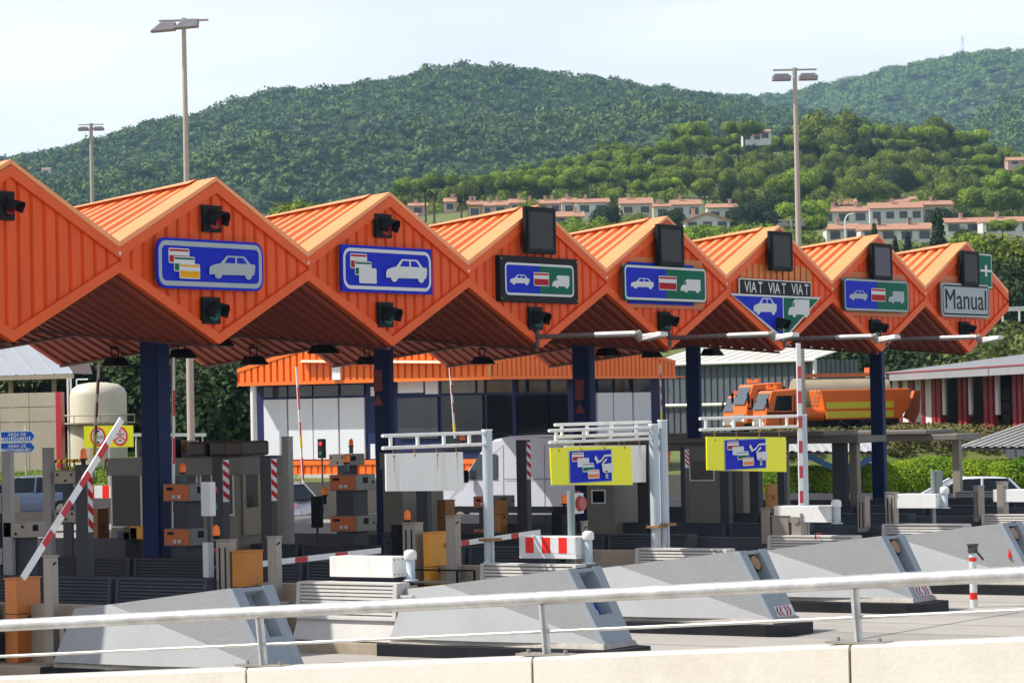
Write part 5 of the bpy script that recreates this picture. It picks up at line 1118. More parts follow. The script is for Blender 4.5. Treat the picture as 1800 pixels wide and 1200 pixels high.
# trees among the houses and in front of them
VL = [(755, 358, 520), (770, 362, 515), (818, 376, 520)]
for (x, y, D, ks, s, lab) in [(515, 345, 330, RND, 1.05, 'bushy tree behind the second canopy valley'), (555, 360, 340, UMB, .8, 'small brown-green tree behind the second roof'), (855, 400, 420, RND, .6, 'green shrub tree left of the third display'),
        (1075, 352, 560, DRK, .75, 'dark tree between the yellow and cream houses'), (1125, 368, 540, RND, .75, 'grey green tree in front of the cream house'), (1195, 360, 520, DRK, .75, 'dark spreading tree beside the white gabled house'), (1030, 385, 470, UMB, .9, 'bright low pine right of the third display'),
        (985, 392, 460, UMB, .7, 'low pine just right of the third display'), (1060, 395, 455, UMB, .8, 'low pine above the fourth roof'), (1250, 395, 450, UMB, .8, 'flat pine below the white gabled house'), (1290, 398, 450, UMB, .8, 'flat pine right of the white gabled house, low'), (1222, 400, 440, UMB, .8, 'flat pine above the fifth roof'),
        (1330, 345, 600, DRK, 1.3, 'large dark oak left of the right lamp pole'), (1365, 330, 620, DRK, 1.2, 'dark oak at the right lamp pole'), (1420, 352, 600, UMB, 1.1, 'bright umbrella pine between the lamp pole and the houses'), (1425, 378, 480, UMB, .7, 'small umbrella pine right of the lamp pole'), (1350, 395, 440, UMB, .8, 'low pine left of the lamp pole behind the sixth roof'),
        (1440, 425, 420, RND, .6, 'shrub tree under the white row of houses'), (1530, 430, 400, RND, .5, 'bush in front of the white row, middle'), (1640, 420, 420, RND, .6, 'pale bush below the white row'), (1660, 360, 570, DRK, .8, 'grey green tree right of the tan house'), (1695, 362, 580, DRK, .8, 'dark shrub tree right of the tan house'),
        (1700, 395, 470, DRK, .6, 'flat dark tree before the long white row'), (1770, 385, 470, UMB, .45, 'araucaria-like tree before the long white row'), (1455, 345, 640, RND, 1., 'tree above the left houses'), (940, 345, 640, RND, .8, 'tree behind the terrace houses'),
        (1720, 402, 300, RND, 1.05, 'bright bushy tree behind the green plus sign'), (1770, 405, 290, RND, 1.15, 'bright bushy tree at the right edge behind the last gable'), (1745, 440, 260, DRK, 1.2, 'dark tree at the right edge above the embankment'), (1800, 440, 255, DRK, 1.1, 'dark tree cut by the right edge'),
        (1690, 415, 310, DRK, .9, 'dark tree left of the green plus sign'), (1700, 470, 240, DRK, .9, 'dark shrub tree behind the last gable')]:
    top = {id(UMB): 9.6, id(RND): 9.0, id(DRK): 10.0}[id(ks)]*s; tree(ks, 'garden_tree', x, D, s, lab, 'tree', 'trees among the houses', z=zat(x, y, D)-top)
for (x, y, D, s, lab) in ((1544, 387, 330, .62, 'narrow cypress left of the sixth display'), (1602, 402, 320, .52, 'short cypress, middle of three'), (1580, 410, 320, .45, 'shortest cypress of the group'), (1656, 357, 320, .95, 'tallest dark cypress right of the white row'), (1220, 290, 900, .9, 'small cypress on the hill slope at left'), (1262, 300, 890, .7, 'thin cypress on the hill slope')):
    tree(CYP, 'cypress_tree', x, D, s*1.15, lab, 'tree', 'cypresses', z=zat(x, y, D)-9.2*s*1.15)
for i, (x, y, D) in enumerate(VL):
    P = atD(x, y-25, D); a, b_ = gp(x, D); h = 8.0; z0 = zat(x, y-28, D)-h; root = thing('palm_tree', 'tall palm %s' % ('rightmost of the three before the pink houses', 'middle of the three before the pink houses', 'leftmost of the three before the pink houses')[2-i], 'tree', (a, b_, z0), 'palms before the houses')
    b = MB(); b.tube((a, b_, z0-2), (a, b_, z0+h-1), .22, .16, 8); b.build('trunk', bark, root); b = MB()
    for j in range(26):
        an = 6.28*j/26; el = random.uniform(-.5, 1.1); q = Vector((a, b_, z0+h-1)); L = 2.0; d = Vector((math.cos(an)*math.cos(el), math.sin(an)*math.cos(el), math.sin(el))); s_ = Vector((-math.sin(an), math.cos(an), 0))*.22
        m1 = q+d*L*.5+Vector((0, 0, .1)); m2 = q+d*L-Vector((0, 0, .5)); b.add([q-s_*.3, q+s_*.3, m1+s_, m1-s_, m2], [(0, 1, 2, 3), (3, 2, 4)])
    b.build('crown', dark_m, root)
# undergrowth and the wooded masses behind the plaza
def bushes(name, label, pts, m, size, leaf, n, flat=.8, kind='stuff', cat='bushes'):
    Vs = []
    for i, p in enumerate(pts):
        s = random.uniform(*size); Vs.append(leaf_cluster([(p[0], p[1], p[2]+s*flat*.55, s, s, s*flat)], n, leaf, 100+i))
    me = quads_mesh(name, np.vstack(Vs), m); o = bpy.data.objects.new(name, me); COL.objects.link(o); return tag(o, label, cat, kind=kind)
und = [(gp(x, D)[0], gp(x, D)[1], near_z(x, D)) for (x, D) in [(random.uniform(600, 1850), random.choice((random.uniform(425, 500), random.uniform(640, 930), random.uniform(640, 930)))) for _ in range(1900)] if not hides(x, D, 2.5, 3.4)]
bushes('undergrowth', 'dense low undergrowth between the trees and houses of the near hill', und, wood_m, (2.0, 3.6), .30, 210, .7)
und = [(gp(x, D)[0], gp(x, D)[1], near_z(x, D)) for (x, D) in [(random.uniform(1380, 1850), random.uniform(190, 420)) for _ in range(380)]+[(random.uniform(-60, 700), random.uniform(250, 600)) for _ in range(500)]]
bushes('scrub', 'mixed scrub on the slope below the houses', und, leafmat('scrub_leaves', (.05, .075, .015, 1), (.16, .19, .045, 1), scale=.2, tr=.12), (1.5, 3.0), .26, 200, .75)
BACKL = ['dark tree behind the cream tank', 'dark tree left of the big navy column', 'dark tree right of the big navy column', 'big dark tree with shaded trunk before the grass', 'dark tree left of the orange office']
for i, (x, y, D, s, v, lab) in enumerate([(135, 612, 150, .80, 0, BACKL[0]), (205, 600, 148, .95, 1, BACKL[1]), (312, 590, 150, 1.0, 2, BACKL[2]), (375, 598, 146, .95, 0, BACKL[3]), (425, 606, 140, .85, 1, BACKL[4]), (30, 640, 150, .7, 2, 'dark tree behind the tan wall at left'), (80, 655, 148, .6, 1, 'low dark tree under the pale shed roof'),
        (480, 590, 165, .9, 0, 'dark tree behind the orange office roof'), (250, 640, 155, .8, 2, 'dark tree hidden behind the navy column'),
        (1450, 560, 190, 1.0, 0, 'dark tree right of the grey warehouse'), (1500, 575, 185, 1.0, 1, 'dark tree between the warehouse and the last column'), (1560, 580, 190, .95, 2, 'dark tree right of the last navy column'), (1620, 590, 200, .8, 0, 'dark tree behind the red workshop roof'), (1250, 600, 230, .9, 1, 'yellowish tree line behind the warehouse roof'), (1330, 598, 235, .9, 2, 'tree behind the right end of the warehouse roof'), (1690, 560, 230, .8, 1, 'dark tree above the workshop roof')]):
    tree(DRK, 'broadleaf_tree', x, D, s, lab, 'tree', 'dark trees behind the plaza', z=zat(x, y, D)-10*s)
pale_pts = [(gp(x, D)[0], gp(x, D)[1], near_z(x, D)) for (x, D) in [(random.uniform(1640, 1850), random.uniform(188, 230)) for _ in range(90)]+[(random.uniform(1330, 1850), random.uniform(127, 138)) for _ in range(170)]+[(random.uniform(1150, 1400), random.uniform(220, 260)) for _ in range(40)]]
bushes('dry_scrub', 'dry olive scrub on the bank between the hedge and the red workshop', pale_pts, leafmat('dry_scrub_leaves', (.11, .10, .035, 1), (.24, .22, .08, 1), scale=.5, tr=.1), (.5, 1.0), .07, 420, .6)
# hedge
hp = []
for i in range(210):
    x = 1335+i*2.6+random.uniform(-4, 4); D = 121+random.uniform(-1.2, 1.4)-.002*(x-1335); hp.append((gp(x, D)[0], gp(x, D)[1], .1))
V = np.vstack([leaf_cluster([(p[0], p[1], .42+.36*min(1, i/120)+.10*math.sin(i*.07), .95, .95, .90)], 1300, .05, 300+i) for i, p in enumerate(hp)])
hl = leafmat('hedge_leaves', (.10, .22, .012, 1), (.30, .42, .02, 1), scale=.7, tr=.25); me = quads_mesh('hedge', V, hl); o = bpy.data.objects.new('hedge', me); COL.objects.link(o); tag(o, 'long clipped bright yellow-green hedge behind the white hatchback', 'hedge')
b = MB(); P0 = gp(1330, 119); P1 = gp(1900, 118.2); b.add([(P0[0], P0[1], 0), (P1[0], P1[1], 0), (P1[0], P1[1], .38), (P0[0], P0[1], .38), (P0[0]+.2, P0[1]+.2, .38), (P1[0]+.2, P1[1]+.2, .38)], [(0, 1, 2, 3), (3, 2, 5, 4)])
tag(b.build('kerb_wall', mat('dark_retaining_wall', (.16, .15, .13, 1), .9), None), 'low dark kerb wall at the foot of the hedge', 'wall')
# grass strip at left behind the plaza
gr = []
for i in range(260): x = random.uniform(-40, 480); D = random.uniform(113, 142); a, c = gp(x, D); gr.append((a, c, near_z(x, D)))
bushes('grass', 'sunlit grass strip behind the low wall at left', gr, leafmat('grass_blades', (.10, .17, .015, 1), (.26, .34, .05, 1), scale=.6, tr=.25), (.9, 1.6), .05, 380, .18, cat='grass')
# ------------------------------------------------------------------ helpers for buildings lying square to the toll axes
def ribwall(mb, P0, P1, z0f, z1f, pitch, depth, out, m=0):
    """vertical ribbed wall from P0 to P1 (xy), bottom/top height functions of t"""
    P0, P1, out = Vector((*P0, 0)), Vector((*P1, 0)), Vector((*out, 0)); L = (P1-P0).length; n = max(2, round(L/pitch)); ts = []
    for i in range(n):
        for (a, h) in ((0, 1), (.08, 0), (.26, 0), (.34, 1)): ts.append(((i+a)/n, h))
    ts.append((1, 1)); P = []
    for t, h in ts: q = P0.lerp(P1, t)+out*depth*h; P += [(q.x, q.y, z0f(t)), (q.x, q.y, z1f(t))]
    mb.add(P, [(2*i, 2*i+2, 2*i+3, 2*i+1) for i in range(len(ts)-1)], m)
# ------------------------------------------------------------------ office building behind the lanes
c_ = atD(851, 662, 112); BX, BY = float(c_[0]), float(c_[1]); ZF = float(c_[2]); Z0b = 1.5
YL = float(onX(440, 668, BX)[1]); XR = float(onY(1172, 662, BY)[0])
YF = float(onX(420, 671, BX-.9)[1]); XF = float(onY(1184, 661, BY-.9)[0])
of = thing('office_building', 'low office building with orange ribbed fascia, white panels and dark glass behind the lanes', 'building', ((BX+XR)/2, (BY+YL)/2, Z0b))
XB, YB = BX+14, BY+12
b = MB(); b.box(BX+.06, XR-.06, BY+.06, YL-.06, 0, ZF); b.build('core_wall', navy2, of)
zx = lambda y: float(onX(600, y, BX)[2])
zpan_t = zat(700, 698, 118); zpan_b = zat(650, 807, 118); zb_b = zat(650, 835, 118)
zW = lambda y: float(onX(650, y, BX)[2]); zR = lambda y: float(onY(1060, y, BY)[2])
ofb = mat('office_orange', (.86, .17, .012, 1), .45, .05, 1.5, dirt=.08, dirtcol=(.5, .12, .03, 1))
# orange base course
b = MB(); ribwall(b, (BX-.02, YL), (BX-.02, BY), lambda t: Z0b-.6, lambda t: zW(816), .34, .05, (-1, 0)); ribwall(b, (BX, BY-.02), (XR, BY-.02), lambda t: Z0b-.6, lambda t: zW(816), .34, .05, (0, -1))
b.box(BX-.12, BX-.01, BY, YL, zW(816), zW(808)); b.box(BX, XR, BY-.12, BY-.01, zW(816), zW(808)); b.build('base_course', ofb, of)
b = MB(); b.box(BX-.16, BX-.03, BY-.16, YL, 0, Z0b-.1+.25); b.build('plinth', conc_w, of)
# windows and panels on the left (lane side) face; photo columns
wp = mat('white_window_panel', (.74, .77, .83, 1), .35, .03, 1.0)
amb = mat('amber_reflecting_glass', (.09, .065, .03, 1), .12, .7, .5, spec=.7)
def west(x0, x1, y0, y1, name, m, par, proud=.03, xx=None):
    ya = float(onX(x1, (y0+y1)/2, BX)[1]); yb = float(onX(x0, (y0+y1)/2, BX)[1]); b = MB(); b.box(BX-proud, BX+.06, ya, yb, zW(y1) if x1 < 760 else float(onX(x1, y1, BX)[2]), zW(y0) if x1 < 760 else float(onX(x1, y0, BX)[2])); return b.build(name, m, par)
def south(x0, x1, y0, y1, name, m, par, proud=.03):
    xa = float(onY(x0, (y0+y1)/2, BY)[0]); xb = float(onY(x1, (y0+y1)/2, BY)[0]); b = MB(); b.box(xa, xb, BY-proud, BY+.06, zR(y1), zR(y0)); return b.build(name, m, par)
for (x0, x1) in ((465, 505), (508, 550), (552, 595), (598, 641)): west(x0, x1, 698, 806, 'white_panel', wp, of)
for (x0, x1) in ((465, 505), (508, 549), (552, 595), (600, 640)): west(x0, x1, 675, 694, 'upper_window', glass_bl, of)
west(652, 660, 680, 696, 'upper_window', wp, of); west(652, 660, 780, 806, 'white_panel', wp, of); west(700, 744, 670, 692, 'upper_window', wp, of); west(748, 770, 669, 692, 'upper_window', wp, of)
west(700, 770, 698, 770, 'window', glass_bl, of); west(777, 836, 667, 690, 'upper_window', amb, of); west(840, 850, 667, 690, 'upper_window', amb, of); west(777, 849, 694, 790, 'window', glass_dk, of)
for (x0, x1, m_) in ((855, 899, amb), (911, 922, amb), (929, 960, amb), (967, 995, amb), (1050, 1075, glass_bl), (1080, 1104, amb), (1112, 1142, glass_bl)): south(x0, x1, 666, 688, 'upper_window', m_, of)
for (x0, x1) in ((855, 900), (911, 960), (965, 998)): south(x0, x1, 692, 800, 'window', glass_dk, of)
for (x0, x1) in ((1050, 1077), (1079, 1111), (1114, 1144)): south(x0, x1, 690, 800, 'white_panel', wp, of)
for (xm) in (1090, 1095): south(xm, xm+1, 668, 688, 'glazing_bar', navy2, of, .05)
# white corner post and orange fascia with zigzag top
b = MB(); yb = YL+.35; yb = float(onX(446, 720, BX-.75)[1]); b.tube((BX-.75, yb, Z0b-.5), (BX-.75, yb, ZF), .13, n=14); b.build('corner_post', white_p, of)
zl = lambda x, y: float(onX(x, y, BX-.9)[2]); yl = lambda x: float(onX(x, 660, BX-.9)[1])
zr = lambda x, y: float(onY(x, y, BY-.9)[2]); xr2 = lambda x: float(onY(x, 660, BY-.9)[0])
TL = [(yl(x), zl(x, y)) for (x, y) in ((420, 651), (540, 611), (640, 640), (738, 614), (851, 640))]; TR_ = [(xr2(x), zr(x, y)) for (x, y) in ((851, 640), (924, 616), (1010, 640), (1110, 614), (1184, 636))]
TL.sort(); CX, CY = BX-.9, BY-.9; zc0 = float(onX(851, 662, CX)[2])
zf = float(atD(851, 662, 110.6)[2])
b = MB(); ya, yb = CY, yl(420); ribwall(b, (CX, yb), (CX, CY), lambda t: zf, lambda t: lerpf(TL, yb+(ya-yb)*t), .33, .09, (-1, 0)); b.build('fascia', ofb, of)
xe = xr2(1184); b = MB(); ribwall(b, (CX, CY), (xe, CY), lambda t: zf, lambda t: lerpf(TR_, CX+(xe-CX)*t), .33, .09, (0, -1)); b.build('fascia', ofb, of)
b = MB(); b.box(CX-.10, CX, CY-.1, yb, zf-.10, zf+.03); b.box(CX, xe, CY-.10, CY, zf-.10, zf+.03); b.box(CX, XR, CY, BY, zf-.06, zf); b.box(CX, BX, BY, yb, zf-.06, zf); b.build('fascia_edge', ofb, of)
b = MB()
for (p, q) in zip(TL[:-1], TL[1:]): b.add([(CX-.12, p[0], p[1]-.10), (CX-.12, q[0], q[1]-.10), (CX-.12, q[0], q[1]+.06), (CX-.12, p[0], p[1]+.06), (CX+.3, p[0], p[1]+.06), (CX+.3, q[0], q[1]+.06)], [(0, 1, 2, 3), (3, 2, 5, 4)])
for (p, q) in zip(TR_[:-1], TR_[1:]): b.add([(p[0], CY-.12, p[1]-.10), (q[0], CY-.12, q[1]-.10), (q[0], CY-.12, q[1]+.06), (p[0], CY-.12, p[1]+.06), (p[0], CY+.3, p[1]+.06), (q[0], CY+.3, q[1]+.06)], [(0, 1, 2, 3), (3, 2, 5, 4)])
b.build('fascia_cap', ofb, of)
b = MB()
for (p, q) in zip(TL[:-1], TL[1:]): ruled(b, (CX+.05, p[0], p[1]+.02), (CX+.05, q[0], q[1]+.02), (CX+9, p[0], p[1]+.3), (CX+9, q[0], q[1]+.3), .42, .05, (0, 0, 1))
for (p, q) in zip(TR_[:-1], TR_[1:]): ruled(b, (p[0], CY+.05, p[1]+.02), (q[0], CY+.05, q[1]+.02), (p[0], CY+9, p[1]+.3), (q[0], CY+9, q[1]+.3), .42, .05, (0, 0, 1))
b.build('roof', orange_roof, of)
p = onX(594, 655, CX-.08); b = MB(); b.box(p[0]-.12, p[0], p[1]-.2, p[1]+.2, p[2]-.28, p[2]+.28); b.tube((p[0]-.14, p[1], p[2]+.08), (p[0]-.12, p[1], p[2]+.08), .07, n=10); b.build('alarm_box', white_p, of)
# ------------------------------------------------------------------ grey warehouse
A = atD(1140, 640, 168); Bq = atD(1432, 632, 160); zt_ = zat(1300, 637, 164); zb_ = 2.2
wh = thing('warehouse', 'grey ribbed warehouse with white low roof behind the orange trucks', 'building', (A+Bq)/2); dirv = Vector((Bq[0]-A[0], Bq[1]-A[1], 0)); nv = Vector((-dirv.y, dirv.x, 0)).normalized()
if nv.dot(Vector((FW[0], FW[1], 0))) < 0: nv = -nv
A = Vector((A[0], A[1], 0)); Bq = Vector((Bq[0], Bq[1], 0)); b = MB(); ribwall(b, (A.x, A.y), (Bq.x, Bq.y), lambda t: zb_-.5, lambda t: zt_, .45, .07, (-nv.x, -nv.y)); C = Bq+nv*4
ribwall(b, (Bq.x, Bq.y), (C.x, C.y), lambda t: zb_-.5, lambda t: zt_, .45, .07, (dirv.normalized().x, dirv.normalized().y)); wg = mat('warehouse_grey', (.085, .10, .12, 1), .6, .08, 1); b.build('wall', wg, wh)
zr1 = zt_+.9; b = MB(); o = -nv*.5; A2, B2 = A+o-dirv.normalized()*.0, Bq+o+dirv.normalized()*.4; ruled(b, A2+Vector((0, 0, zt_+.05)), B2+Vector((0, 0, zt_+.05)), A+nv*5+Vector((0, 0, zr1+.25)), Bq+nv*5+dirv.normalized()*.4+Vector((0, 0, zr1+.25)), .9, .06, (0, 0, 1)); b.build('roof', mat('pale_roof', (.60, .58, .53, 1), .6, .08, .6, dirt=.4, dirtcol=(.42, .36, .28, 1)), wh)
b = MB(); b.tube(A2+Vector((0, 0, zt_)), B2+Vector((0, 0, zt_)), .10, n=10); b.build('gutter', white_p, wh); b = MB(); q = Bq-nv*.15+dirv.normalized()*.1; b.tube(q+Vector((0, 0, zb_-.5)), q+Vector((0, 0, zt_)), .12, n=10); b.build('corner_post', white_p, wh)
b = MB(); q = A.lerp(Bq, .10)-nv*.3; b.add([q+Vector((RT[0]*s, RT[1]*s, z)) for (s, z) in ((-.15, zt_-.9), (.15, zt_-.9), (.05, zt_-.5), (-.05, zt_-.5))]+[q-nv*.2+Vector((RT[0]*s, RT[1]*s, z)) for (s, z) in ((-.15, zt_-.9), (.15, zt_-.9))], [(0, 1, 2, 3), (4, 5, 2, 3)]); b.build('wall_lamp', white_p, wh)
b = MB(); z = zat(1300, 710, 163); q = A-nv*.25; q2 = Bq-nv*.25; b.tube(q+Vector((0, 0, z)), q2+Vector((0, 0, z)), .09, n=8); b.build('pipe', white_rust, wh)
# ------------------------------------------------------------------ red and white workshop at right
WD = [(1565, 150), (1950, 112)]
wk = thing('workshop', 'open fronted workshop with red posts, white panels and grey roof at right', 'building', atD(1700, 720, 138)); S_ = lambda x: Vector((*gp(x, lerpf(WD, x)), 0))
Wl, Wr = S_(1568), S_(1950); wd = (Wr-Wl).normalized(); wn = Vector((-wd.y, wd.x, 0)); wn = wn if wn.dot(Vector((FW[0], FW[1], 0))) > 0 else -wn
zE = lambda x: zat(x, lerpf([(1565, 664), (1700, 655), (1800, 646), (1950, 635)], x), lerpf(WD, x)); ze = (zE(1600)+zE(1800))/2
zfl = 2.35; wred = mat('workshop_red', (.32, .012, .03, 1), .5, .08, 2)
roofm = mat('grey_roof_sheet', (.235, .235, .245, 1), .6, .08, .5, dirt=.2); b = MB(); e0 = Wl-wn*1.2-wd*.6; e1 = Wr-wn*1.2
H_ = zat(1800, 604, lerpf(WD, 1800)+6)-ze
b.add([e0+Vector((0, 0, ze+.1)), e1+Vector((0, 0, ze+.1)), e1+wn*9+Vector((0, 0, ze+H_)), e0+wn*9+wd*9+Vector((0, 0, ze+H_)), e0+wn*17+Vector((0, 0, ze+.1))], [(0, 1, 2, 3), (0, 3, 4)]); b.build('roof', roofm, wk)
b = MB(); L = (e1-e0).length; b.obox((e0+e1)/2+Vector((0, 0, ze-.09)), wd*L/2, wn*.06, Vector((0, 0, .18))); b.build('gutter_board', mat('grey_gutter', (.30, .30, .31, 1), .6, .1, 1), wk)
b = MB(); b.obox((e0+e1)/2+Vector((0, 0, ze+.11))-wn*.03, wd*L/2, wn*.07, Vector((0, 0, .025))); b.build('red_edge', mat('edge_red', (.35, .04, .05, 1), .5, .05, 2), wk)
for x in (1601, 1643, 1685, 1735, 1787): q = S_(x)-wn*1.3+Vector((0, 0, ze-.1)); b = MB(); b.obox(q, wd*.10, wn*.08, Vector((0, 0, .22))); b.build('gutter_bracket', mat('grey_gutter2', (.18, .18, .19, 1), .6, .1, 1), wk)
b = MB(); q0, q1 = Wl+wn*5, Wr+wn*5; b.obox((q0+q1)/2+Vector((0, 0, (ze+zfl)/2)), wd*L/2, wn*.1, Vector((0, 0, (ze-zfl)/2+.5))); b.build('back_wall', mat('workshop_back', (.10, .09, .085, 1), .8, .2, .5), wk)
b = MB(); b.obox(Wl+wn*2.6+Vector((0, 0, (ze+zfl)/2-.1)), wd*.08, wn*2.4, Vector((0, 0, (ze-zfl)/2))); b.build('end_wall', white_p, wk)
b = MB(); b.obox(Wl.lerp(Wr, .5)+Vector((0, 0, zfl-.6)), wd*L/2, wn*.15, Vector((0, 0, .5))); b.build('kerb', conc_dk, wk)
for (xa, xb, kind) in ((1571, 1583, 'w'), (1583, 1588, 'r'), (1588, 1600, 'w'), (1600, 1610, 'r'), (1610, 1623, 'w'), (1623, 1628, 'r'), (1628, 1641, 'w'), (1641, 1648, 'r'), (1650, 1657, 'r'), (1658, 1663, 's'), (1688, 1694, 'r'), (1697, 1703, 'r'), (1704, 1709, 's'), (1733, 1740, 'r'), (1743, 1749, 'r'), (1751, 1757, 's'), (1784, 1791, 'r'), (1794, 1800, 'r'), (1802, 1808, 's')):
    a, c = S_(xa), S_(xb); top = ze-.1; bot = zfl-.3 if kind != 's' else top-1.9
    b = MB(); b.obox((a+c)/2+Vector((0, 0, (top+bot)/2)), (c-a)/2*.97, wn*(.05 if kind != 'r' else .12), Vector((0, 0, (top-bot)/2))); b.build({'w': 'white_panel', 'r': 'red_post', 's': 'white_shutter'}[kind], white_p if kind != 'r' else wred, wk)
# dim contents of the open bays
for (x, y, w, h, m_, lab) in ((1675, 690, 1.3, 2.2, mat('bay_shelf', (.12, .10, .09, 1), .7, .3, 2), 'dim shelving unit in the first open workshop bay'), (1722, 680, 1.2, 1.6, mat('bay_door', (.26, .24, .21, 1), .7, .1, 1), 'pale store cabinet in the second workshop bay'), (1770, 725, 1.2, 2.4, orange_pan, 'orange machine standing in the third workshop bay')):
    q = S_(x)+wn*(3 if x < 1760 else 1.5); t = thing('workshop_cabinet', lab, 'cabinet', (q.x, q.y, zfl)); b = MB(); b.obox(q+Vector((0, 0, zfl+h/2)), wd*w*.5, wn*.4, Vector((0, 0, h/2))); b.build('body', m_, t, bev=.03)
    for j in range(3): b = MB(); b.obox(q-wn*.42+Vector((0, 0, zfl+h*(.25+.25*j))), wd*w*.45, wn*.02, Vector((0, 0, .03))); b.build('shelf_edge', black_m, t)
# ------------------------------------------------------------------ orange gritting trucks
def truck(x, D, yb, s, lab, hopper=True, extra=None):
    """side view, cab towards image left"""
    o = atD(x, yb, D); o = Vector((float(o[0]), float(o[1]), float(o[2]))); u = (Vector((RT[0], RT[1], 0))+Vector((FW[0], FW[1], 0))*.25).normalized(); v = Vector((-u.y, u.x, 0)); Zz = Vector((0, 0, 1))
    if v.dot(Vector((FW[0], FW[1], 0))) < 0: v = -v
    t = thing('gritting_truck', lab, 'truck', o, 'orange gritting trucks'); P = lambda a, b_, c: o+u*a*s+v*b_*s+Zz*c*s
    om = mat('truck_orange', (.85, .155, .01, 1), .35, .04, 1.5)
    b = MB(); b.prism([(0, .9), (0.05, 1.9), (.45, 3.05), (2.2, 3.15), (2.3, .9)], P(0, 0, 0), u*s, Zz*s, v*2.4*s); q = b.build('cab', om, t, bev=.06); clean(q.data)
    b = MB(); b.prism([(.02, 1.95), (.42, 2.9), (.44, 2.9), (.05, 1.95)], P(-.05, .15, 0), u*s, Zz*s, v*2.1*s); q2 = b.build('windscreen', glass_bl, q); clean(q2.data)
    b = MB(); b.prism([(.55, 1.85), (.75, 2.75), (1.7, 2.75), (1.7, 1.85)], P(0, -.01, 0), u*s, Zz*s, v*.02); q2 = b.build('side_window', glass_dk, q); clean(q2.data)
    b = MB(); b.obox(P(.1, -.2, 2.3), u*.06*s, v*.05*s, Zz*.3*s); b.build('mirror', black_m, q); b = MB(); b.obox(P(.1, 2.6, 2.3), u*.06*s, v*.05*s, Zz*.3*s); b.build('mirror', black_m, q)
    b = MB(); b.lathe(P(.9, .5, 3.15), [(.12, 0), (.12, .2)], 8); b.lathe(P(.9, 1.9, 3.15), [(.12, 0), (.12, .2)], 8); b.obox(P(.9, 1.2, 3.22), u*.05*s, v*.7*s, Zz*.04*s); b.build('beacon_bar', orange_lens, q)
    b = MB(); b.obox(P(.0, 1.2, 1.2), u*.05*s, v*1.0*s, Zz*.2*s); b.build('grille', mat('grille_grey', (.25, .24, .23, 1), .5, .1, 4), q)
    for w_ in (.35, 2.05): b = MB(); b.obox(P(-.02, w_, 1.1), u*.04*s, v*.2*s, Zz*.11*s); b.build('headlight', white_s, q)
    b = MB(); b.obox(P(1.2, -.01, 1.72), u*1.05*s, v*.012, Zz*.05*s); b.obox(P(.95, -.015, 1.3), u*.02, v*.01, Zz*.42*s); b.obox(P(1.85, -.015, 1.9), u*.02, v*.01, Zz*.9*s); b.build('door_seam', black_m, q)
    b = MB(); b.obox(P(2.3, 1.2, 1.9), u*.08*s, v*1.1*s, Zz*1.0*s); b.build('cab_back', black_m, t)
    b = MB(); b.tube(P(2.45, .25, 1.2), P(2.45, .25, 3.3), .08*s, n=8); b.build('exhaust', steel, t)
    b = MB(); b.obox(P(5, 1.2, .85), u*4.4*s, v*.5*s, Zz*.15*s); b.build('chassis', black_m, t)
    for a in (1.1, 6.0, 7.3):
        for w_ in (0.02, 2.1): b = MB(); b.tube(P(a, w_, .52), P(a, w_+.3, .52), .52*s, n=20); w = b.build('wheel', black_m, t); b = MB(); b.tube(P(a, w_-.02, .52), P(a, w_, .52), .25*s, n=14); b.build('hub', steel, w)
    if hopper:
        b = MB(); b.prism([(3.9, 1.25), (3.6, 3.05), (9.3, 3.05), (9.3, 2.0), (8.6, 1.25)], P(0, .1, 0), u*s, Zz*s, v*2.2*s); q = b.build('hopper', om, t, bev=.05); clean(q.data)
        for (z0, z1) in ((1.35, 1.75), (1.9, 2.3)): b = MB(); b.prism([(3.95, z0), (3.9, z1), (8.2, z1), (8.2, z0)], P(0, .06, 0), u*s, Zz*s, v*.04); q2 = b.build('yellow_panel', mat('truck_yellow', (.75, .62, .04, 1), .5, .05, 2), q); clean(q2.data)
        b = MB(); b.tube(P(2.6, .6, 1.6), P(3.8, .6, 1.6), .42*s, n=16); b.tube(P(2.5, .6, 1.6), P(2.6, .6, 1.6), .3*s, .42*s, 16); b.build('brine_tank', om, t)
        b = MB(); b.tube(P(3.3, .0, 2.0), P(3.6, .0, 3.2), .03*s, n=6); b.tube(P(3.0, .0, 2.0), P(3.3, .0, 3.2), .03*s, n=6)
        for j in range(5): b.tube(P(3.03+.06*j, 0, 2.1+.25*j), P(3.33+.06*j, 0, 2.1+.25*j), .02*s, n=5)
        b.build('ladder', steel, t)
        b = MB(); b.prism([(9.3, 1.3), (9.6, 1.9), (9.9, 2.9), (10.3, 2.9), (10.2, 1.6), (9.9, 1.0)], P(0, .9, 0), u*s, Zz*s, v*.5*s); b.tube(P(9.9, 1.1, .7), P(9.9, 1.1, .95), .4*s, n=12); q = b.build('spreader', mat('rusty_orange_sheet', (.58, .15, .04, 1)), t); clean(q.data)
    else:
        b = MB(); b.tube(P(3.3, 1.2, 2.45), P(8.8, 1.2, 2.45), .9*s, n=20); b.build('tank', mat('tan_tank', (.42, .35, .24, 1), .6, .08, 1, dirt=.3), t); b = MB(); b.obox(P(6, 1.2, 3.5), u*2.4*s, v*.3*s, Zz*.1*s); b.build('walkway', mat('rusty_orange_sheet', (.58, .15, .04, 1)), t)
        b = MB(); b.obox(P(8.2, 1.2, 3.75), u*.5*s, v*.4*s, Zz*.15*s); b.build('pump', orange_pan, t)
truck(1290, 150, 772, .74, 'orange truck at the back left with rounded windscreen, behind the right gantry', hopper=False)
truck(1312, 142, 772, .88, 'orange truck with tan tank body behind the striped boom', hopper=False)
truck(1346, 136, 777, .79, 'orange gritting truck with yellow banded hopper in front of the workshop')
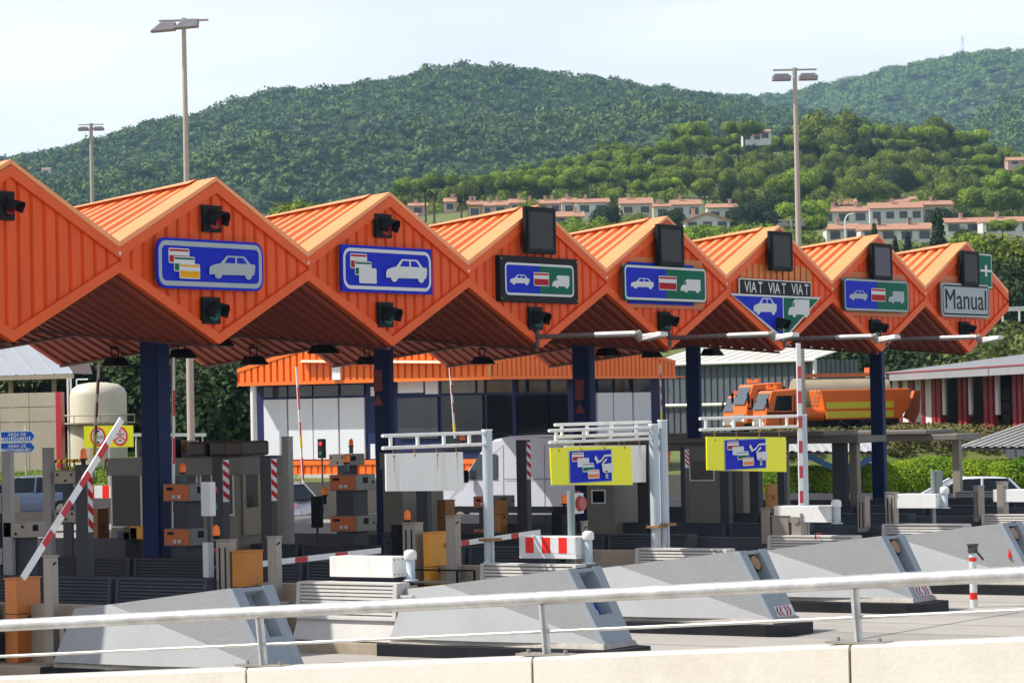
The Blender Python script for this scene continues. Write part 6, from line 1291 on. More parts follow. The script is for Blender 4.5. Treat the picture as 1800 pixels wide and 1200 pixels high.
# ------------------------------------------------------------------ carports with blue supports
def carport(x0, x1, yt, yb, D, lab, xs_, skew=0):
    a = Vector((*gp(x0, D), zat(x0, yb, D))); c = Vector((*gp(x1, D), zat(x1, yb, D))); back = Vector((FW[0], FW[1], 0))*5; zz = zat((x0+x1)/2, yt, D+5)
    t = thing('carport', lab, 'carport', ((a.x+c.x)/2, (a.y+c.y)/2, 0), 'grey sheet carports'); b = MB(); a2 = a+back+Vector((RT[0], RT[1], 0))*skew; c2 = c+back+Vector((RT[0], RT[1], 0))*skew; a2.z = c2.z = zz; ruled(b, a, c, a2, c2, .35, .05, (0, 0, 1)); d = Vector((0, 0, -.09)); b.add([a+d, c+d, c2+d, a2+d], [(0, 1, 2, 3)]); b.build('roof', mat('carport_sheet', (.42, .42, .42, 1), .5, .08, 1), t)
    for x in xs_:
        q = Vector((*gp(x, D+2), 0)); b = MB(); ztop = (a.z+zz)/2-.2; b.tube(q, q+Vector((0, 0, ztop-1.0)), .2, n=10); u = Vector((RT[0], RT[1], 0)); 
        for s in (-1, 1): b.obox(q+u*s*.9+Vector((0, 0, ztop-.55)), (u*s*.9+Vector((0, 0, .45))), Vector((FW[0], FW[1], 0))*.08, Vector((0, 0, .13)))
        b.build('support', mat('carport_blue', (.03, .13, .36, 1), .5, .08, 2), t)
carport(1335, 1545, 768, 794, 117, 'grey sheet carport on a blue Y post behind the hedge', (1480,))
carport(1676, 1960, 745, 786, 120, 'grey sheet carport at the right edge', (1900,), 3.6)
# ------------------------------------------------------------------ left background: tan wall, shed, cream tank, signs
t = thing('concrete_wall', 'tall tan concrete panel wall at left behind the plaza', 'wall', atD(50, 800, 124)); a = Vector((*gp(-300, 126), 0)); c = Vector((*gp(104, 123), 0)); b = MB(); d = (c-a); n_ = Vector((FW[0], FW[1], 0)); zt_ = zat(60, 690, 124); k_ = 8
for j in range(k_):
    p, q = a.lerp(c, j/k_+.001), a.lerp(c, (j+1)/k_-.001)
    for (z0, z1) in ((1.2, zt_-1.25), (zt_-1.24, zt_-.62), (zt_-.61, zt_)): b.obox((p+q)/2+Vector((0, 0, (z0+z1)/2)), (q-p)/2, n_*.15, Vector((0, 0, (z1-z0)/2-.008)))
b.build('panels', mat('tan_wall', (.46, .40, .31, 1), .85, .08, .8, dirt=.35, dirtcol=(.26, .21, .15, 1), bump=.3), t); b = MB(); q = c+n_*.3; b.obox(q+Vector((0, 0, zt_*.5+.4)), (c-a).normalized()*.12, n_*.5, Vector((0, 0, zt_*.5-.4))); b.build('red_post', red_p, t)
t = thing('shed_roof', 'pale standing seam shed roof on posts at upper left behind the canopy', 'shed', atD(50, 660, 134)); a = Vector((*gp(-200, 136), zat(0, 661, 135))); c = Vector((*gp(131, 134), zat(131, 657, 135))); a2 = Vector((*gp(-300, 150), zat(0, 570, 150))); c2 = Vector((*gp(62, 150), zat(62, 570, 150))); b = MB()
ruled(b, a, c, a2, c2, .9, .05, (0, 0, 1), prof=((0, 0), (.93, 0), (.95, 1), (.98, 1), (1, 0))); b.build('roof', mat('blue_white_roof', (.36, .375, .41, 1), .4, .04, .8), t); b = MB(); b.obox((a+c)/2-Vector((0, 0, .12)), (c-a)/2, n_*.1, Vector((0, 0, .1))); b.build('gutter', tan_conc, t)
q = Vector((c.x, c.y, c.z)); q2 = Vector((*gp(164, 137), c.z)); q3 = Vector((*gp(152, 150), zat(150, 612, 150))); b = MB(); b.add([q, q2, q3, c2], [(0, 1, 2, 3)]); b.build('end_slope', mat('brown_roof', (.12, .085, .07, 1), .7, .1, 1), t)
for x in (96, 20): q = Vector((*gp(x, 136), 0)); b = MB(); b.obox(q+Vector((0, 0, 3.2)), Vector((RT[0], RT[1], 0))*.10, n_*.1, Vector((0, 0, 3.0))); b.build('post', tan_conc, t)
o = atD(172, 672, 126); t = thing('storage_tank', 'cream upright storage tank with a ring walkway behind the yellow sign', 'tank', (o[0], o[1], 1.6)); zt_ = float(o[2]); r_ = 50*126/CF; b = MB(); b.lathe((o[0], o[1], 0), [(r_, 1.5), (r_, zt_-.55), (r_*.93, zt_-.28), (r_*.7, zt_-.08), (r_*.3, zt_), (.01, zt_+.01)], 40); b.build('shell', mat('cream_tank', (.62, .58, .45, 1), .5, .05, 1, dirt=.2, dirtcol=(.40, .36, .26, 1), streak=True), t)
zz = zat(172, 743, 126); b = MB(); pr_ = lambda a, r, z: Vector((o[0]+math.cos(a)*r, o[1]+math.sin(a)*r, z))
for j in range(40):
    a0, a1 = 6.2832*j/40, 6.2832*(j+1)/40; b.tube(pr_(a0, r_+.32, zz+.34), pr_(a1, r_+.32, zz+.34), .03, n=6); b.obox((pr_(a0, r_+.18, zz)+pr_(a1, r_+.18, zz))/2, (pr_(a1, r_+.18, zz)-pr_(a0, r_+.18, zz))/2, pr_(a0, .17, 0)-pr_(a0, 0, 0), Vector((0, 0, .03)))
    if j % 5 == 0: b.tube(pr_(a0, r_+.32, zz), pr_(a0, r_+.32, zz+.34), .025, n=6)
b.build('walkway', mat('cream_rail', (.50, .46, .36, 1), .6, .1, 2), t); b = MB(); 
for s in (-1.02, -.92): q = Vector((o[0], o[1], 0))+Vector((RT[0], RT[1], 0))*r_*s-n_*.3; b.tube(q+Vector((0, 0, 1.5)), q+Vector((0, 0, zt_+.2)), .045, n=8)
q = Vector((o[0], o[1], 0))-Vector((RT[0], RT[1], 0))*r_*.75; b.tube(q+Vector((0, 0, zt_-.4)), q+Vector((0, 0, zt_+.15)), .03, n=6); b.tube(q+Vector((0, 0, zt_+.15)), q+Vector((RT[0], RT[1], 0))*.5+Vector((0, 0, zt_+.15)), .03, n=6); b.build('pipe', white_p, t)
# signs facing the approach
class FSign:
    pass
def facing(name, label, cat, x, y, D, w, h, m, shape='rect', group=None):
    o = atD(x, y, D); o = Vector((float(o[0]), float(o[1]), float(o[2]))); u = Vector((RT[0], RT[1], 0)).normalized(); n = Vector((-FW[0], -FW[1], 0)).normalized(); t = thing(name, label, cat, o, group)
    P = rect(-w/2, w/2, -h/2, h/2) if shape == 'rect' else [(-w/2, -h/2), (w/2-h*.45, -h/2), (w/2, 0), (w/2-h*.45, h/2), (-w/2, h/2)]
    b = MB(); b.prism(P, o, u, Vector((0, 0, 1)), -n*.03); q = b.build('board', m, t); clean(q.data); return t, o, u, n
def fpoly(t, name, P, o, u, n, d, m): b = MB(); b.prism(P, o+n*d, u, Vector((0, 0, 1)), n*.003); q = b.build(name, m, t); clean(q.data); return q
DS = 116; ppm = CF/DS
for (y, s1, s2, lab) in ((770, 'ÀREA DE', 'MANTENIMENT', 'upper blue arrow sign reading ÀREA DE MANTENIMENT'), (782, 'ÁREA DE', 'MANTENIMIENTO', 'lower blue arrow sign reading ÁREA DE MANTENIMIENTO')):
    yy = {770: 766.5, 782: 786.5}[y]; t, o, u, n = facing('direction_sign', lab, 'road sign', 32, yy, DS, 64/ppm, 20/ppm, white_s, 'arrow'); w = 64/ppm; h = 20/ppm; e = .045
    fpoly(t, 'blue_field', [(-w/2+e, -h/2+e), (w/2-h*.45-e*.3, -h/2+e), (w/2-e*1.6, 0), (w/2-h*.45-e*.3, h/2-e), (-w/2+e, h/2-e)], o, u, n, .002, blue_r)
    text_mesh('lettering', s1, w*.50, h*.34, white_s, o+u*(-.03*w)+Vector((0, 0, h*.20)), u, (0, 0, 1), n, t, bold=.01); text_mesh('lettering', s2, w*.82, h*.33, white_s, o+u*(-.06*w)+Vector((0, 0, -h*.22)), u, (0, 0, 1), n, t, bold=.01)
    if y == 782: b = MB(); q = o+u*(.2*w)-n*.06; b.tube(Vector((q.x, q.y, 0)), q+Vector((0, 0, .9)), .045, n=8); b.build('post', galv, t)
D2 = 112; pm = CF/D2; t, o, u, n = facing('height_limit_sign', 'bright yellow board with 2.1m height limit and a round red pictogram', 'road sign', 191, 767, D2, 87/pm, 38/pm, yellow)
for (cx, ) in ((-19/pm,), (20/pm,)):
    cir = lambda r: [(cx+r*math.cos(6.2832*i/32), r*1.25*math.sin(6.2832*i/32)-.0) for i in range(32)]
    q = fpoly(t, 'red_ring', cir(13.6/pm), o, u, n, .002, red_b); fpoly(q, 'white_disc', cir(10.6/pm), o, u, n, .007, white_s)
cx = -19/pm; text_mesh('lettering', '2.1m', 18/pm, 8/pm, black_s, o+u*cx, u, (0, 0, 1), n, t, depth=.014, bold=.01)
for s in (1, -1): fpoly(t, 'arrow_mark', [(cx-.08, s*.26), (cx+.08, s*.26), (cx, s*.15)], o, u, n, .012, black_s)
cx = 20/pm
for a in (90, 210, 330): c_, s_ = math.cos(R(a)), math.sin(R(a)); px_, py_ = -s_*.025, c_*.025; fpoly(t, 'red_spoke', [(cx+px_, py_), (cx+px_+c_*.23, py_+s_*.28), (cx-px_+c_*.23, -py_+s_*.28), (cx-px_, -py_)], o, u, n, .012, red_b)
for (a, b_) in ((-.11, .07), (.10, .07), (0, -.17)): fpoly(t, 'vehicle_mark', put(CAR, cx+a-.06, b_-.02, .12, .055), o, u, n, .012, black_s)
b = MB(); q = o-n*.08; b.tube((q.x, q.y, 0), q+Vector((0, 0, .3)), .05, n=8); b.build('post', galv, t)
# yellow-black folding trestles on the verge
for i, x in enumerate((105, 118, 132, 195, 204)):
    q = Vector((*gp(x, 114+i*.3), 1.7)); t = thing('trestle_barrier', 'amber and black folding barrier on the grass, number %s from the left' % ('one', 'two', 'three', 'four', 'five')[i], 'barrier', q, 'folding barriers on the verge'); b = MB(); u = Vector((RT[0], RT[1], 0))
    for s in (-.25, .25): b.tube(q+u*(s-.05)-n_*.2, q+u*s+Vector((0, 0, .75)), .02, n=6); b.tube(q+u*(s+.05)+n_*.2, q+u*s+Vector((0, 0, .75)), .02, n=6)
    b.build('legs', black_m, t); b = MB(); b.obox(q+Vector((0, 0, .72)), u*.34, n_*.015, Vector((0, 0, .07))); b.build('plank', mat('amber_stripe', (.75, .35, .02, 1)), t)
    for s in (-.2, .02, .24):
        b = MB(); b.prism([(s-.05, .66), (s+.03, .66), (s+.08, .79), (s, .79)], q-n_*.02, u, Vector((0, 0, 1)), -n_*.003); b.build('black_stripe', black_s, t)
# white rail near the grass
t = thing('white_rail', 'white tube rail on short posts on the grass left of the office', 'guard rail', atD(400, 765, 124)); b = MB(); a = Vector((*gp(232, 124), zat(232, 764, 124))); c = Vector((*gp(362, 124), zat(362, 764, 124))); b.obox((a+c)/2, (c-a)/2, n_*.05, Vector((0, 0, .07))); b.build('rail', white_p, t); b = MB()
for f in (.05, .5, .95): q = a.lerp(c, f); b = MB(); b.tube((q.x, q.y, 1.4), q, .04, n=6); b.build('post', white_p, t)
# ------------------------------------------------------------------ tall lamp poles
def lamp(x0, yt, x1, yb, D, r0, r1, lab, style, hs=1.0):
    P1 = Vector([float(v) for v in atD(x0, yt, D)]); P0 = Vector((*gp(x1, D), 0)); P0.x, P0.y = P1.x, P1.y; t = thing('lamp_pole', lab, 'lamp pole', P0, 'tall lamp poles'); u = Vector((RT[0], RT[1], 0)); f = Vector((FW[0], FW[1], 0)); k = hs
    b = MB(); b.tube(P0, P1, r1, r0, 16); b.build('pole', mat('pole_beige', (.42, .37, .31, 1), .6, .08, 1.5, dirt=.35, dirtcol=(.28, .22, .17, 1), streak=True), t)
    b = MB(); b.tube(P1-u*.9*k+Vector((0, 0, .12*k)), P1+u*.9*k+Vector((0, 0, .12*k)), .04*k, n=8); b.tube(P1-Vector((0, 0, .1)), P1+Vector((0, 0, .2*k)), r0*1.1, n=10); b.build('crossbar', steel, t)
    for s in (-1, 1):
        c = P1+u*s*(.62 if style == 1 else .55)*k-Vector((0, 0, .22*k)); b = MB()
        if style == 1: 
            c = P1+u*s*.42*k+u*(-.25*k)+Vector((0, 0, -.02*k+.05*s*k)); b.add([c+u*a*k+f*b_*k+Vector((0, 0, z*k)) for (a, b_, z) in ((-.55, -.3, -.22), (.35, -.3, -.16), (.35, .3, -.16), (-.55, .3, -.22), (-.15, -.2, .12), (.38, -.2, .12), (.38, .2, .12), (-.15, .2, .12))], [(0, 3, 2, 1), (4, 5, 6, 7), (0, 1, 5, 4), (1, 2, 6, 5), (2, 3, 7, 6), (3, 0, 4, 7)])
        else: b.obox(c, u*.38*k, f*.25*k, Vector((0, 0, .10*k))); b.obox(c+Vector((0, 0, .15*k)), u*.3*k, f*.08*k, Vector((0, 0, .04*k)))
        q = b.build('lamp_head', mat('lamp_grey', (.24, .24, .26, 1), .5, .1, 3), t, bev=.02); clean(q.data)
lamp(323, 42, 322, 790, 100, .075, .15, 'tall beige lamp pole with two tilted lamp heads, left', 1, .95)
lamp(160, 222, 172, 790, 150, .09, .16, 'shorter looking beige lamp pole at far left', 2, .72)
lamp(1397, 128, 1403, 800, 125, .09, .17, 'tall beige lamp pole with two flat heads at right', 2, 1.05)
lamp(1391, 390, 1393, 600, 290, .12, .2, 'distant lamp mast beside the right lamp pole', 2, 1.5)
t = thing('street_lamp', 'thin curved white street lamp before the white row of houses', 'street lamp', atD(1493, 440, 300)); b = MB(); z0 = zat(1493, 440, 300); z1 = zat(1493, 385, 300); q = Vector((*gp(1493, 300), 0)); u = Vector((RT[0], RT[1], 0))
b.tube(q+Vector((0, 0, z0-3)), q+Vector((0, 0, z1)), .09, n=8); b.tube(q+Vector((0, 0, z1)), q+u*.25+Vector((0, 0, z1+.45)), .07, n=6); b.tube(q+u*.25+Vector((0, 0, z1+.45)), q+u*.9+Vector((0, 0, z1+.6)), .07, n=6); b.build('pole', white_p, t)
# road guard rail on the bank at far right
t = thing('road_guardrail', 'grey road guard rail on the bank at the right edge', 'guard rail', atD(1790, 545, 200)); b = MB(); a = Vector((*gp(1766, 205), zat(1766, 543, 205))); c = Vector((*gp(2000, 205), zat(2000, 538, 205))); b.obox((a+c)/2, (c-a)/2, n_*.05, Vector((0, 0, .16))); b.build('rail', galv, t); b = MB(); 
for f in range(8): q = a.lerp(c, f/8); b = MB(); b.box(q.x-.06, q.x+.06, q.y-.06, q.y+.06, q.z-.9, q.z-.16); b.build('post', galv, t)
# ------------------------------------------------------------------ vehicles
def xf(o, ang): c, s = math.cos(ang), math.sin(ang); return lambda p: (o[0]+p[0]*c-p[1]*s, o[1]+p[0]*s+p[1]*c, o[2]+p[2])
def car(o, ang, L, Wd, H, paint, lab, roofp, tailred=False, hood=.24):
    """x forward. Body lofted from cross sections; roofp = (windscreen base, roof start, roof end, rear base) as fractions from the front"""
    T = xf(o, ang); t = thing('parked_car' if 'parked' in lab else 'car', lab, 'car', o); n = 25; belt = H*.60; rows = []
    a, b_, c, d = roofp
    for i in range(n):
        f = i/(n-1); x = L*(.5-f); e = min(f, 1-f); w = Wd/2*(1-.32*max(0, (.08-e)/.08)**2-.05*max(0, (.25-e)/.25)); top = belt*(.86+.14*min(1, f/.25)) if f < a else belt*(1.02); top *= (1-.35*max(0, (.035-e)/.035)); low = .22+.12*max(0, (.05-e)/.05)
        rows.append([(x, -w*.96, low), (x, -w, low+.18), (x, -w*1.0, (low+top)/2), (x, -w*.93, top-.06), (x, -w*.84, top), (x, 0, top+.03), (x, w*.84, top), (x, w*.93, top-.06), (x, w, (low+top)/2), (x, w, low+.18), (x, w*.96, low)])
    P = [T(p) for r in rows for p in r]; m = len(rows[0]); F = [(i*m+j, i*m+j+1, (i+1)*m+j+1, (i+1)*m+j) for i in range(n-1) for j in range(m-1)]+[tuple(range(m)), tuple((n-1)*m+j for j in range(m-1, -1, -1))]+[((i+1)*m, i*m, i*m+m-1, (i+1)*m+m-1) for i in range(n-1)]
    b = MB(); b.add(P, F, 0, True); body = b.build('body', paint, t); clean(body.data)
    X = lambda f: L*(.5-f); w0, w1 = Wd*.43, Wd*.345; zt = H
    g0 = [(X(a), belt*1.0), (X(b_), zt-.07), (X(c), zt-.06), (X(d), belt*1.02)]
    b = MB(); q = []
    for (x, z), w in zip(g0, (w0, w1, w1, w0)): q += [T((x, -w, z)), T((x, w, z))]
    b.add(q, [(0, 1, 3, 2), (2, 3, 5, 4), (4, 5, 7, 6), (0, 2, 4, 6), (1, 7, 5, 3)]); gl = b.build('windows', glass_dk, t); clean(gl.data)
    b = MB(); R0 = [(X(b_)+.03, zt-.085), (X(b_)-.25, zt-.01), (X((b_+c)/2), zt+.0), (X(c)+.1, zt-.025), (X(c)-.08, zt-.10)]; q = []
    for (x, z) in R0: q += [T((x, -w1-.015, z-.035)), T((x, -w1*.8, z)), T((x, w1*.8, z)), T((x, w1+.015, z-.035))]
    b.add(q, [(4*i+j, 4*i+j+1, 4*i+5+j, 4*i+4+j) for i in range(len(R0)-1) for j in range(3)], 0, True); b.build('roof', paint, t)
    for (f0, z0, f1, z1) in ((a, belt, b_, zt-.06), ((b_+c)/2-.02, belt, (b_+c)/2-.01, zt-.05), (d, belt, c, zt-.06)):
        for s in (-1, 1):
            p, q2 = Vector(T((X(f0), s*(w0+.006), z0))), Vector(T((X(f1), s*(w1+.012), z1))); b = MB(); b.tube(p, q2, .045, n=6); b.build('pillar', paint, t)
    for f in (.17, .80):
        for s in (-1, 1): b = MB(); c0 = Vector(T((X(f), s*(Wd/2-.20), .31))); c1 = Vector(T((X(f), s*(Wd/2+.005), .31))); b.tube(c0, c1, .31, n=20); w = b.build('wheel', black_m, t); b = MB(); b.tube(c1, Vector(T((X(f), s*(Wd/2+.015), .31))), .19, n=14); b.build('rim', steel, w)
    for s in (-1, 1):
        b = MB(); z = belt*.86; b.add([T((X(.93), s*Wd*.49, z-.05)), T((X(1.0)-.012, s*Wd*.40, z-.10)), T((X(1.0)-.012, s*Wd*.28, z-.02)), T((X(1.0)-.012, s*Wd*.34, z+.10)), T((X(.92), s*Wd*.485, z+.08))], [(0, 1, 4), (1, 2, 3), (1, 3, 4)]); b.build('taillight', mat('lit_taillight', (.8, .02, .03, 1), .3, .1, 3, emit=1.2) if tailred else red_p, t)
        b = MB(); b.obox(T((X(.02), s*Wd*.36, belt*.68)), Vector(T((.05, 0, 0)))-Vector(T((0, 0, 0))), Vector(T((0, .15, 0)))-Vector(T((0, 0, 0))), Vector((0, 0, .06))); b.build('headlight', white_s, t)
    b = MB(); b.obox(T((X(1.0)-.02, 0, .62)), Vector(T((.01, 0, 0)))-Vector(T((0, 0, 0))), Vector(T((0, .26, 0)))-Vector(T((0, 0, 0))), Vector((0, 0, .055))); b.build('number_plate', white_s, t)
    b = MB(); b.box(-.0, .01, 0, .01, 0, .01) if False else b.obox(T((X(d)-.02, 0, belt*1.02+.03)), Vector(T((.03, 0, 0)))-Vector(T((0, 0, 0))), Vector(T((0, .3, 0)))-Vector(T((0, 0, 0))), Vector((0, 0, .012))); b.build('wiper', black_m, t)
    return t
silver = mat('silver_car_paint', (.55, .57, .62, 1), .22, .03, 2, metal=.5); whitec = mat('white_car_paint', (.72, .76, .82, 1), .22, .02, 2); bluec = mat('blue_grey_car_paint', (.10, .14, .22, 1), .2, .03, 2, metal=.3); darkc = mat('dark_car_paint', (.02, .022, .025, 1), .2, .05, 2)
def place(x, ytop, H, X=None, Y=None):
    """stand a vehicle of height H on the road where its roof shows at (x, ytop)"""
    z = H; p = onZ(x, ytop, z); return (float(p[0]), float(p[1]), 0.0)
p = onX(535, 855, 39.2); car((39.0, float(p[1])+2.1, 0.22), R(90), 4.6, 2.0, 1.62, silver, 'silver hatchback with glowing red tail light leaving the lane beside the booth', (.25, .42, .86, .97), True)
p = onX(560, 848, 44.8); car((44.8, float(p[1])+3.5, .45), R(90), 4.4, 1.8, 1.5, mat('grey_car_paint', (.16, .18, .21, 1), .2, .03, 2, metal=.4), 'grey car ahead of the silver hatchback', (.26, .42, .82, .97))
p = onZ(1690, 838, 1.55); car((float(p[0]), float(p[1]), 0.05), R(128), 4.2, 1.8, 1.50, whitec, 'white hatchback driving past the hedge at right', (.20, .44, .84, .96))
p = atD(45, 836, 105); car((float(p[0]), float(p[1]), float(p[2])-1.5), R(128), 4.5, 1.85, 1.5, bluec, 'blue grey car behind the pale post at the left edge', (.2, .4, .82, .95))
p = atD(1478, 812, 124); car((float(p[0]), float(p[1]), float(p[2])-1.45), R(135), 4.3, 1.8, 1.45, darkc, 'dark parked car under the carport behind the hedge', (.25, .42, .82, .95))
# white van in the middle lane
def van():
    L, Wd, H = 6.2, 2.2, 2.75; p = onX(880, 765, 33.6); zg = max(0.0, float(p[2])-H-.05); o = (33.6+1.1, float(p[1])-.6, zg); T = xf(o, R(90)); t = thing('white_van', 'white high roofed panel van stopped in a lane behind the middle yellow board', 'van', o)
    prof = [(3.05, .35), (3.1, .95), (2.85, 1.25), (2.05, 1.5), (1.35, 2.35), (.9, 2.68), (.3, 2.78), (-3.0, 2.72), (-3.1, 2.55), (-3.12, .35)]
    b = MB(); n = len(prof); A = [T((x, -Wd/2*(1 if z < 1.6 else .955), z)) for x, z in prof]; B_ = [T((x, Wd/2*(1 if z < 1.6 else .955), z)) for x, z in prof]; b.add(A+B_, [tuple(range(n)), tuple(range(2*n-1, n-1, -1))]+[(i, n+i, n+(i+1) % n, (i+1) % n) for i in range(n)]); q = b.build('body', mat('white_van_paint', (.60, .63, .72, 1), .3, .03, 1), t, bev=.07); clean(q.data)
    for s in (1, -1):
        y = s*(Wd/2+.004); b = MB(); b.add([T((x, y*(.985 if z > 1.6 else 1), z)) for (x, z) in ((1.95, 1.52), (1.38, 2.25), (.75, 2.25), (.75, 1.50))], [(0, 1, 2, 3)]); b.build('side_window', glass_bl, t)
        b = MB()
        for xx in (.55, -.9, -2.4): b.add([T((xx, y*1.002, .6)), T((xx-.02, y*1.002, .6)), T((xx-.02, y*.962, 2.5)), T((xx, y*.962, 2.5))], [(0, 1, 2, 3)])
        b.add([T((.5, y*1.003, 1.5)), T((-3, y*1.003, 1.5)), T((-3, y*1.003, 1.53)), T((.5, y*1.003, 1.53))], [(0, 1, 2, 3)]); b.build('panel_seam', mat('van_seam', (.25, .26, .30, 1), .6, .1, 2), t)
        b = MB(); b.obox(T((0, y, .62)), Vector((0, 2.7, 0)), Vector((.015, 0, 0)), Vector((0, 0, .09))); b.build('side_strip', black_m, t)
        for xx in (2.1, -1.9): b = MB(); c0 = Vector(T((xx, s*(Wd/2-.25), .36))); c1 = Vector(T((xx, s*(Wd/2+.01), .36))); b.tube(c0, c1, .36, n=20); w = b.build('wheel', black_m, t); b = MB(); b.tube(c1, Vector(T((xx, s*(Wd/2+.02), .36))), .2, n=12); b.build('rim', steel, w)
        b = MB(); b.obox(T((1.75, s*(Wd/2+.22), 1.6)), Vector((.10, 0, 0)), Vector((0, .05, 0)), Vector((0, 0, .18))); b.build('mirror', black_m, t)
    b = MB(); b.add([T(v) for v in ((2.07, -1.0, 1.52), (2.07, 1.0, 1.52), (1.39, .95, 2.32), (1.39, -.95, 2.32))], [(0, 1, 2, 3)]); b.build('windscreen', glass_bl, t)
    b = MB(); b.obox(T((2.95, 0, .55)), Vector((.95, 0, 0)), Vector((0, .12, 0)), Vector((0, 0, .12))); b.build('bumper', black_m, t)
van()
# ------------------------------------------------------------------ village
terra = mat('terracotta_tiles', (.44, .225, .145, 1), .85, .12, .8, dirt=.3, dirtcol=(.30, .18, .13, 1), bump=.4)
wcol = {'w': mat('house_white', (.66, .66, .64, 1), .8, .04, .5, dirt=.12), 'p': mat('house_pink', (.55, .36, .29, 1), .8, .04, .5, dirt=.12), 'y': mat('house_ochre', (.46, .28, .10, 1), .8, .04, .5, dirt=.12), 'c': mat('house_cream', (.58, .53, .43, 1), .8, .04, .5, dirt=.12), 'g': mat('house_grey', (.42, .39, .36, 1), .8, .04, .5, dirt=.12), 'b': mat('house_brick', (.30, .14, .10, 1), .85, .08, .7), 't': mat('house_tan', (.48, .34, .22, 1), .8, .05, .5, dirt=.12)}
hwin = mat('house_window', (.05, .06, .08, 1), .3, .4, .5)
def fitD(x, y, lo=440, hi=930):
    best = None
    for i in range(120):
        D = lo+(hi-lo)*i/119; e = abs(zat(x, y, D)-near_z(x, D))
        if best is None or e < best[0]: best = (e, D)
    return best[1]
def house(x0, x1, yr, ye, yb, wc, lab, yaw=0., nw=None, fl=None, D=None, chim=1, gable=False, arches=False):
    D = D or fitD((x0+x1)/2, yb+3); x_ = (x0+x1)/2; ppm_ = CF/D; w = (x1-x0)/ppm_; z0 = zat(x_, yb, D)-1.5; ze_ = zat(x_, ye, D); zr_ = ze_+(ye-yr)/ppm_*1.0; dep = max(6., (zr_-ze_)*3.4)
    u = (Vector((RT[0], RT[1], 0))*math.cos(yaw)+Vector((FW[0], FW[1], 0))*math.sin(yaw)).normalized(); v = Vector((-u.y, u.x, 0)); v = v if v.dot(Vector((FW[0], FW[1], 0))) > 0 else -v
    o = Vector((*gp(x_, D), 0)); t = thing('terrace_house', lab, 'house', (o.x, o.y, z0), 'houses on the hillside'); Zv = Vector((0, 0, 1)); P = lambda a, b_, z: o+u*a+v*b_+Zv*z
    b = MB(); b.obox(P(0, dep/2, (z0+ze_)/2), u*w/2, v*dep/2, Zv*(ze_-z0)/2); b.build('wall', wcol[wc], t)
    b = MB(); e = .45
    if gable: 
        b.add([P(-w/2-e, -e, ze_-.15), P(0, -e, zr_), P(w/2+e, -e, ze_-.15), P(-w/2-e, dep, ze_-.15), P(0, dep, zr_), P(w/2+e, dep, ze_-.15)], [(0, 1, 4, 3), (1, 2, 5, 4)]); g_ = MB(); g_.add([P(-w/2, 0, ze_-.05), P(w/2, 0, ze_-.05), P(0, 0, zr_-.15)], [(0, 1, 2)]); g_.build('gable_wall', wcol[wc], t)
        b.add([P(-w/2-e, -e-.02, ze_-.45), P(0, -e-.02, zr_-.3), P(0, -e-.02, zr_), P(-w/2-e, -e-.02, ze_-.15)], [(0, 1, 2, 3)]); b.add([P(w/2+e, -e-.02, ze_-.45), P(0, -e-.02, zr_-.3), P(0, -e-.02, zr_), P(w/2+e, -e-.02, ze_-.15)], [(0, 3, 2, 1)])
    else: 
        dr = dep*.6; b.add([P(-w/2-e*.3, -e, ze_-.1), P(w/2+e*.3, -e, ze_-.1), P(w/2+e*.3, dr, zr_), P(-w/2-e*.3, dr, zr_), P(-w/2-e*.3, dep+e, ze_), P(w/2+e*.3, dep+e, ze_), P(-w/2-e*.3, -e, ze_-.3), P(w/2+e*.3, -e, ze_-.3)], [(0, 1, 2, 3), (3, 2, 5, 4), (6, 7, 1, 0), (0, 3, 4), (1, 5, 2)])
    b.build('roof', terra, t)
    hh = ze_-(z0+1.5); nf = fl or max(1, round(hh/2.9)); n = nw or max(1, round(w/3.4))
    for j in range(nf):
        for i in range(n):
            a = -w/2+w*(i+.5)/n; zc = z0+1.5+hh*(j+.5)/nf; ww = min(1.0, w/n*.28); wh_ = min(.75, hh/nf*.28)
            b = MB(); b.obox(P(a, -.03, zc), u*(ww+.12), v*.05, Zv*(wh_+.12)); f = b.build('window', wcol['w'] if wc != 'w' else wcol['g'], t); b = MB(); b.obox(P(a, -.09, zc), u*ww, v*.02, Zv*wh_); b.build('pane', hwin, f)
    for c_ in range(chim): a = -w/2+w*(.2+.6*random.random()); b = MB(); b.obox(P(a, dep*.45, zr_-.2), u*.3, v*.3, Zv*.9); b.obox(P(a, dep*.45, zr_+.78), u*.4, v*.4, Zv*.08); b.build('chimney', wcol['p'], t)
random.seed(5)
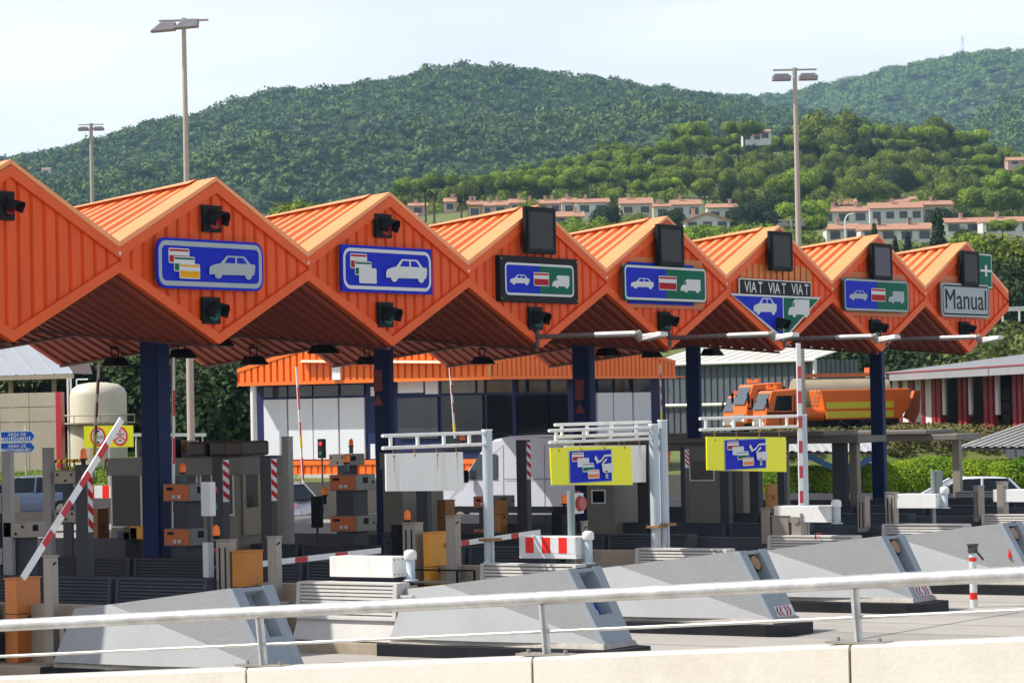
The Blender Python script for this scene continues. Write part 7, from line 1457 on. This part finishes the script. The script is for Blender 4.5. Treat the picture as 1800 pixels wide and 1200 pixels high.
HS = [(724, 759, 354, 360, 378, 'p', 'salmon house behind the left palms'), (787, 809, 345, 353, 372, 'p', 'pink house with white bow window between the palms'), (828, 855, 350, 358, 385, 'y', 'ochre yellow house in the left terrace'),
      (855, 873, 351, 360, 380, 'g', 'narrow grey house right of the ochre house'), (873, 901, 350, 359, 378, 'p', 'dusty pink terrace house left of the third display'), (901, 927, 347, 355, 376, 't', 'tan terrace house with raised roof behind the third display'), (927, 950, 349, 358, 376, 'g', 'low grey-brown terrace house behind the third display'),
      (950, 995, 348, 356, 376, 'p', 'wide pink terrace house right of the third display'), (995, 1020, 345, 354, 378, 'c', 'tall cream terrace house'), (1020, 1079, 346, 354, 378, 'w', 'white terrace house with a row of balconies'), (1097, 1156, 345, 356, 380, 'c', 'cream house right of the dark tree'), (1156, 1187, 355, 361, 384, 'c', 'low cream link house'),
      (1187, 1241, 348, 358, 382, 'w', 'white terrace house with brick chimney'), (1251, 1304, 355, 363, 392, 'w', 'white house left of the big dark oak'), (979, 1034, 369, 379, 396, 'w', 'low white house with grey awnings above the fourth roof'), (700, 740, 372, 378, 396, 'c', 'low cream house at the left end of the village'), (895, 935, 370, 374, 388, 'p', 'low pink roofed house below the left terrace'),
      (1452, 1516, 348, 358, 368, 'p', 'upper left pink-roofed house right of the lamp pole'), (1447, 1535, 360, 370, 392, 'w', 'white and brick house with balconies right of the lamp pole'), (1542, 1622, 343, 354, 366, 'g', 'upper house with the highest terracotta roof'), (1537, 1631, 353, 364, 390, 'w', 'white house with brick gables below the highest roof'), (1628, 1683, 350, 358, 386, 't', 'tan brick house with dark windows'),
      (1460, 1520, 390, 401, 424, 'w', 'left part of the long white row with arches'), (1520, 1585, 391, 402, 424, 'w', 'middle part of the long white row with arches'), (1585, 1648, 389, 401, 424, 'w', 'right part of the long white row with arches'), (1667, 1735, 380, 389, 410, 'w', 'long white house right of the tallest cypress'), (1735, 1830, 378, 388, 410, 'w', 'long white house reaching the right edge'),
      (1316, 1350, 231, 236, 246, 'w', 'white villa with pink roof on the hill crest'), (1345, 1366, 224, 229, 245, 'w', 'tower end of the villa on the crest'), (1782, 1830, 273, 280, 290, 'p', 'pink-roofed house high at the right edge'), (1614, 1632, 262, 264, 270, 'w', 'tiny white house on the upper slope')]
for h in HS: house(*h, D=(870 if h[3] < 290 else None), chim=random.choice((1, 1, 2)))
house(1211, 1290, 372, 386, 402, 'w', 'white house with broad front gable above the fifth roof', gable=True, D=500, nw=3, fl=1)
for i, (x0, x1, y, D) in enumerate(((33, 62, 295, 1900), (80, 96, 297, 1900), (136, 158, 338, 1550), (178, 195, 318, 1700), (250, 262, 250, 2100))):
    house(x0, x1, y-4, y-1, y+10, 'w', 'white villa on the far mountain, number %s from the left' % ('one', 'two', 'four', 'five', 'six')[i], D=D, chim=0, nw=1, fl=1)
# ------------------------------------------------------------------ haze: one closed box of air around everything
b = MB(); b.box(-650, 5250, -650, 5250, -1.2, 478); hz = b.build('haze', [], loc=(0, 0, 0)); hz.location = (0, 0, 0); tag(hz, 'thin air between the camera and the mountains', 'haze', kind='stuff')
m = bpy.data.materials.new('haze_air'); m.use_nodes = True; n = m.node_tree; n.nodes.remove(n.nodes['Principled BSDF']); pv = n.nodes.new('ShaderNodeVolumePrincipled')
pv.inputs['Color'].default_value = (.45, .72, 1, 1); pv.inputs['Density'].default_value = .0001; pv.inputs['Anisotropy'].default_value = 0; n.links.new(pv.outputs[0], n.nodes['Material Output'].inputs['Volume']); hz.data.materials.append(m)
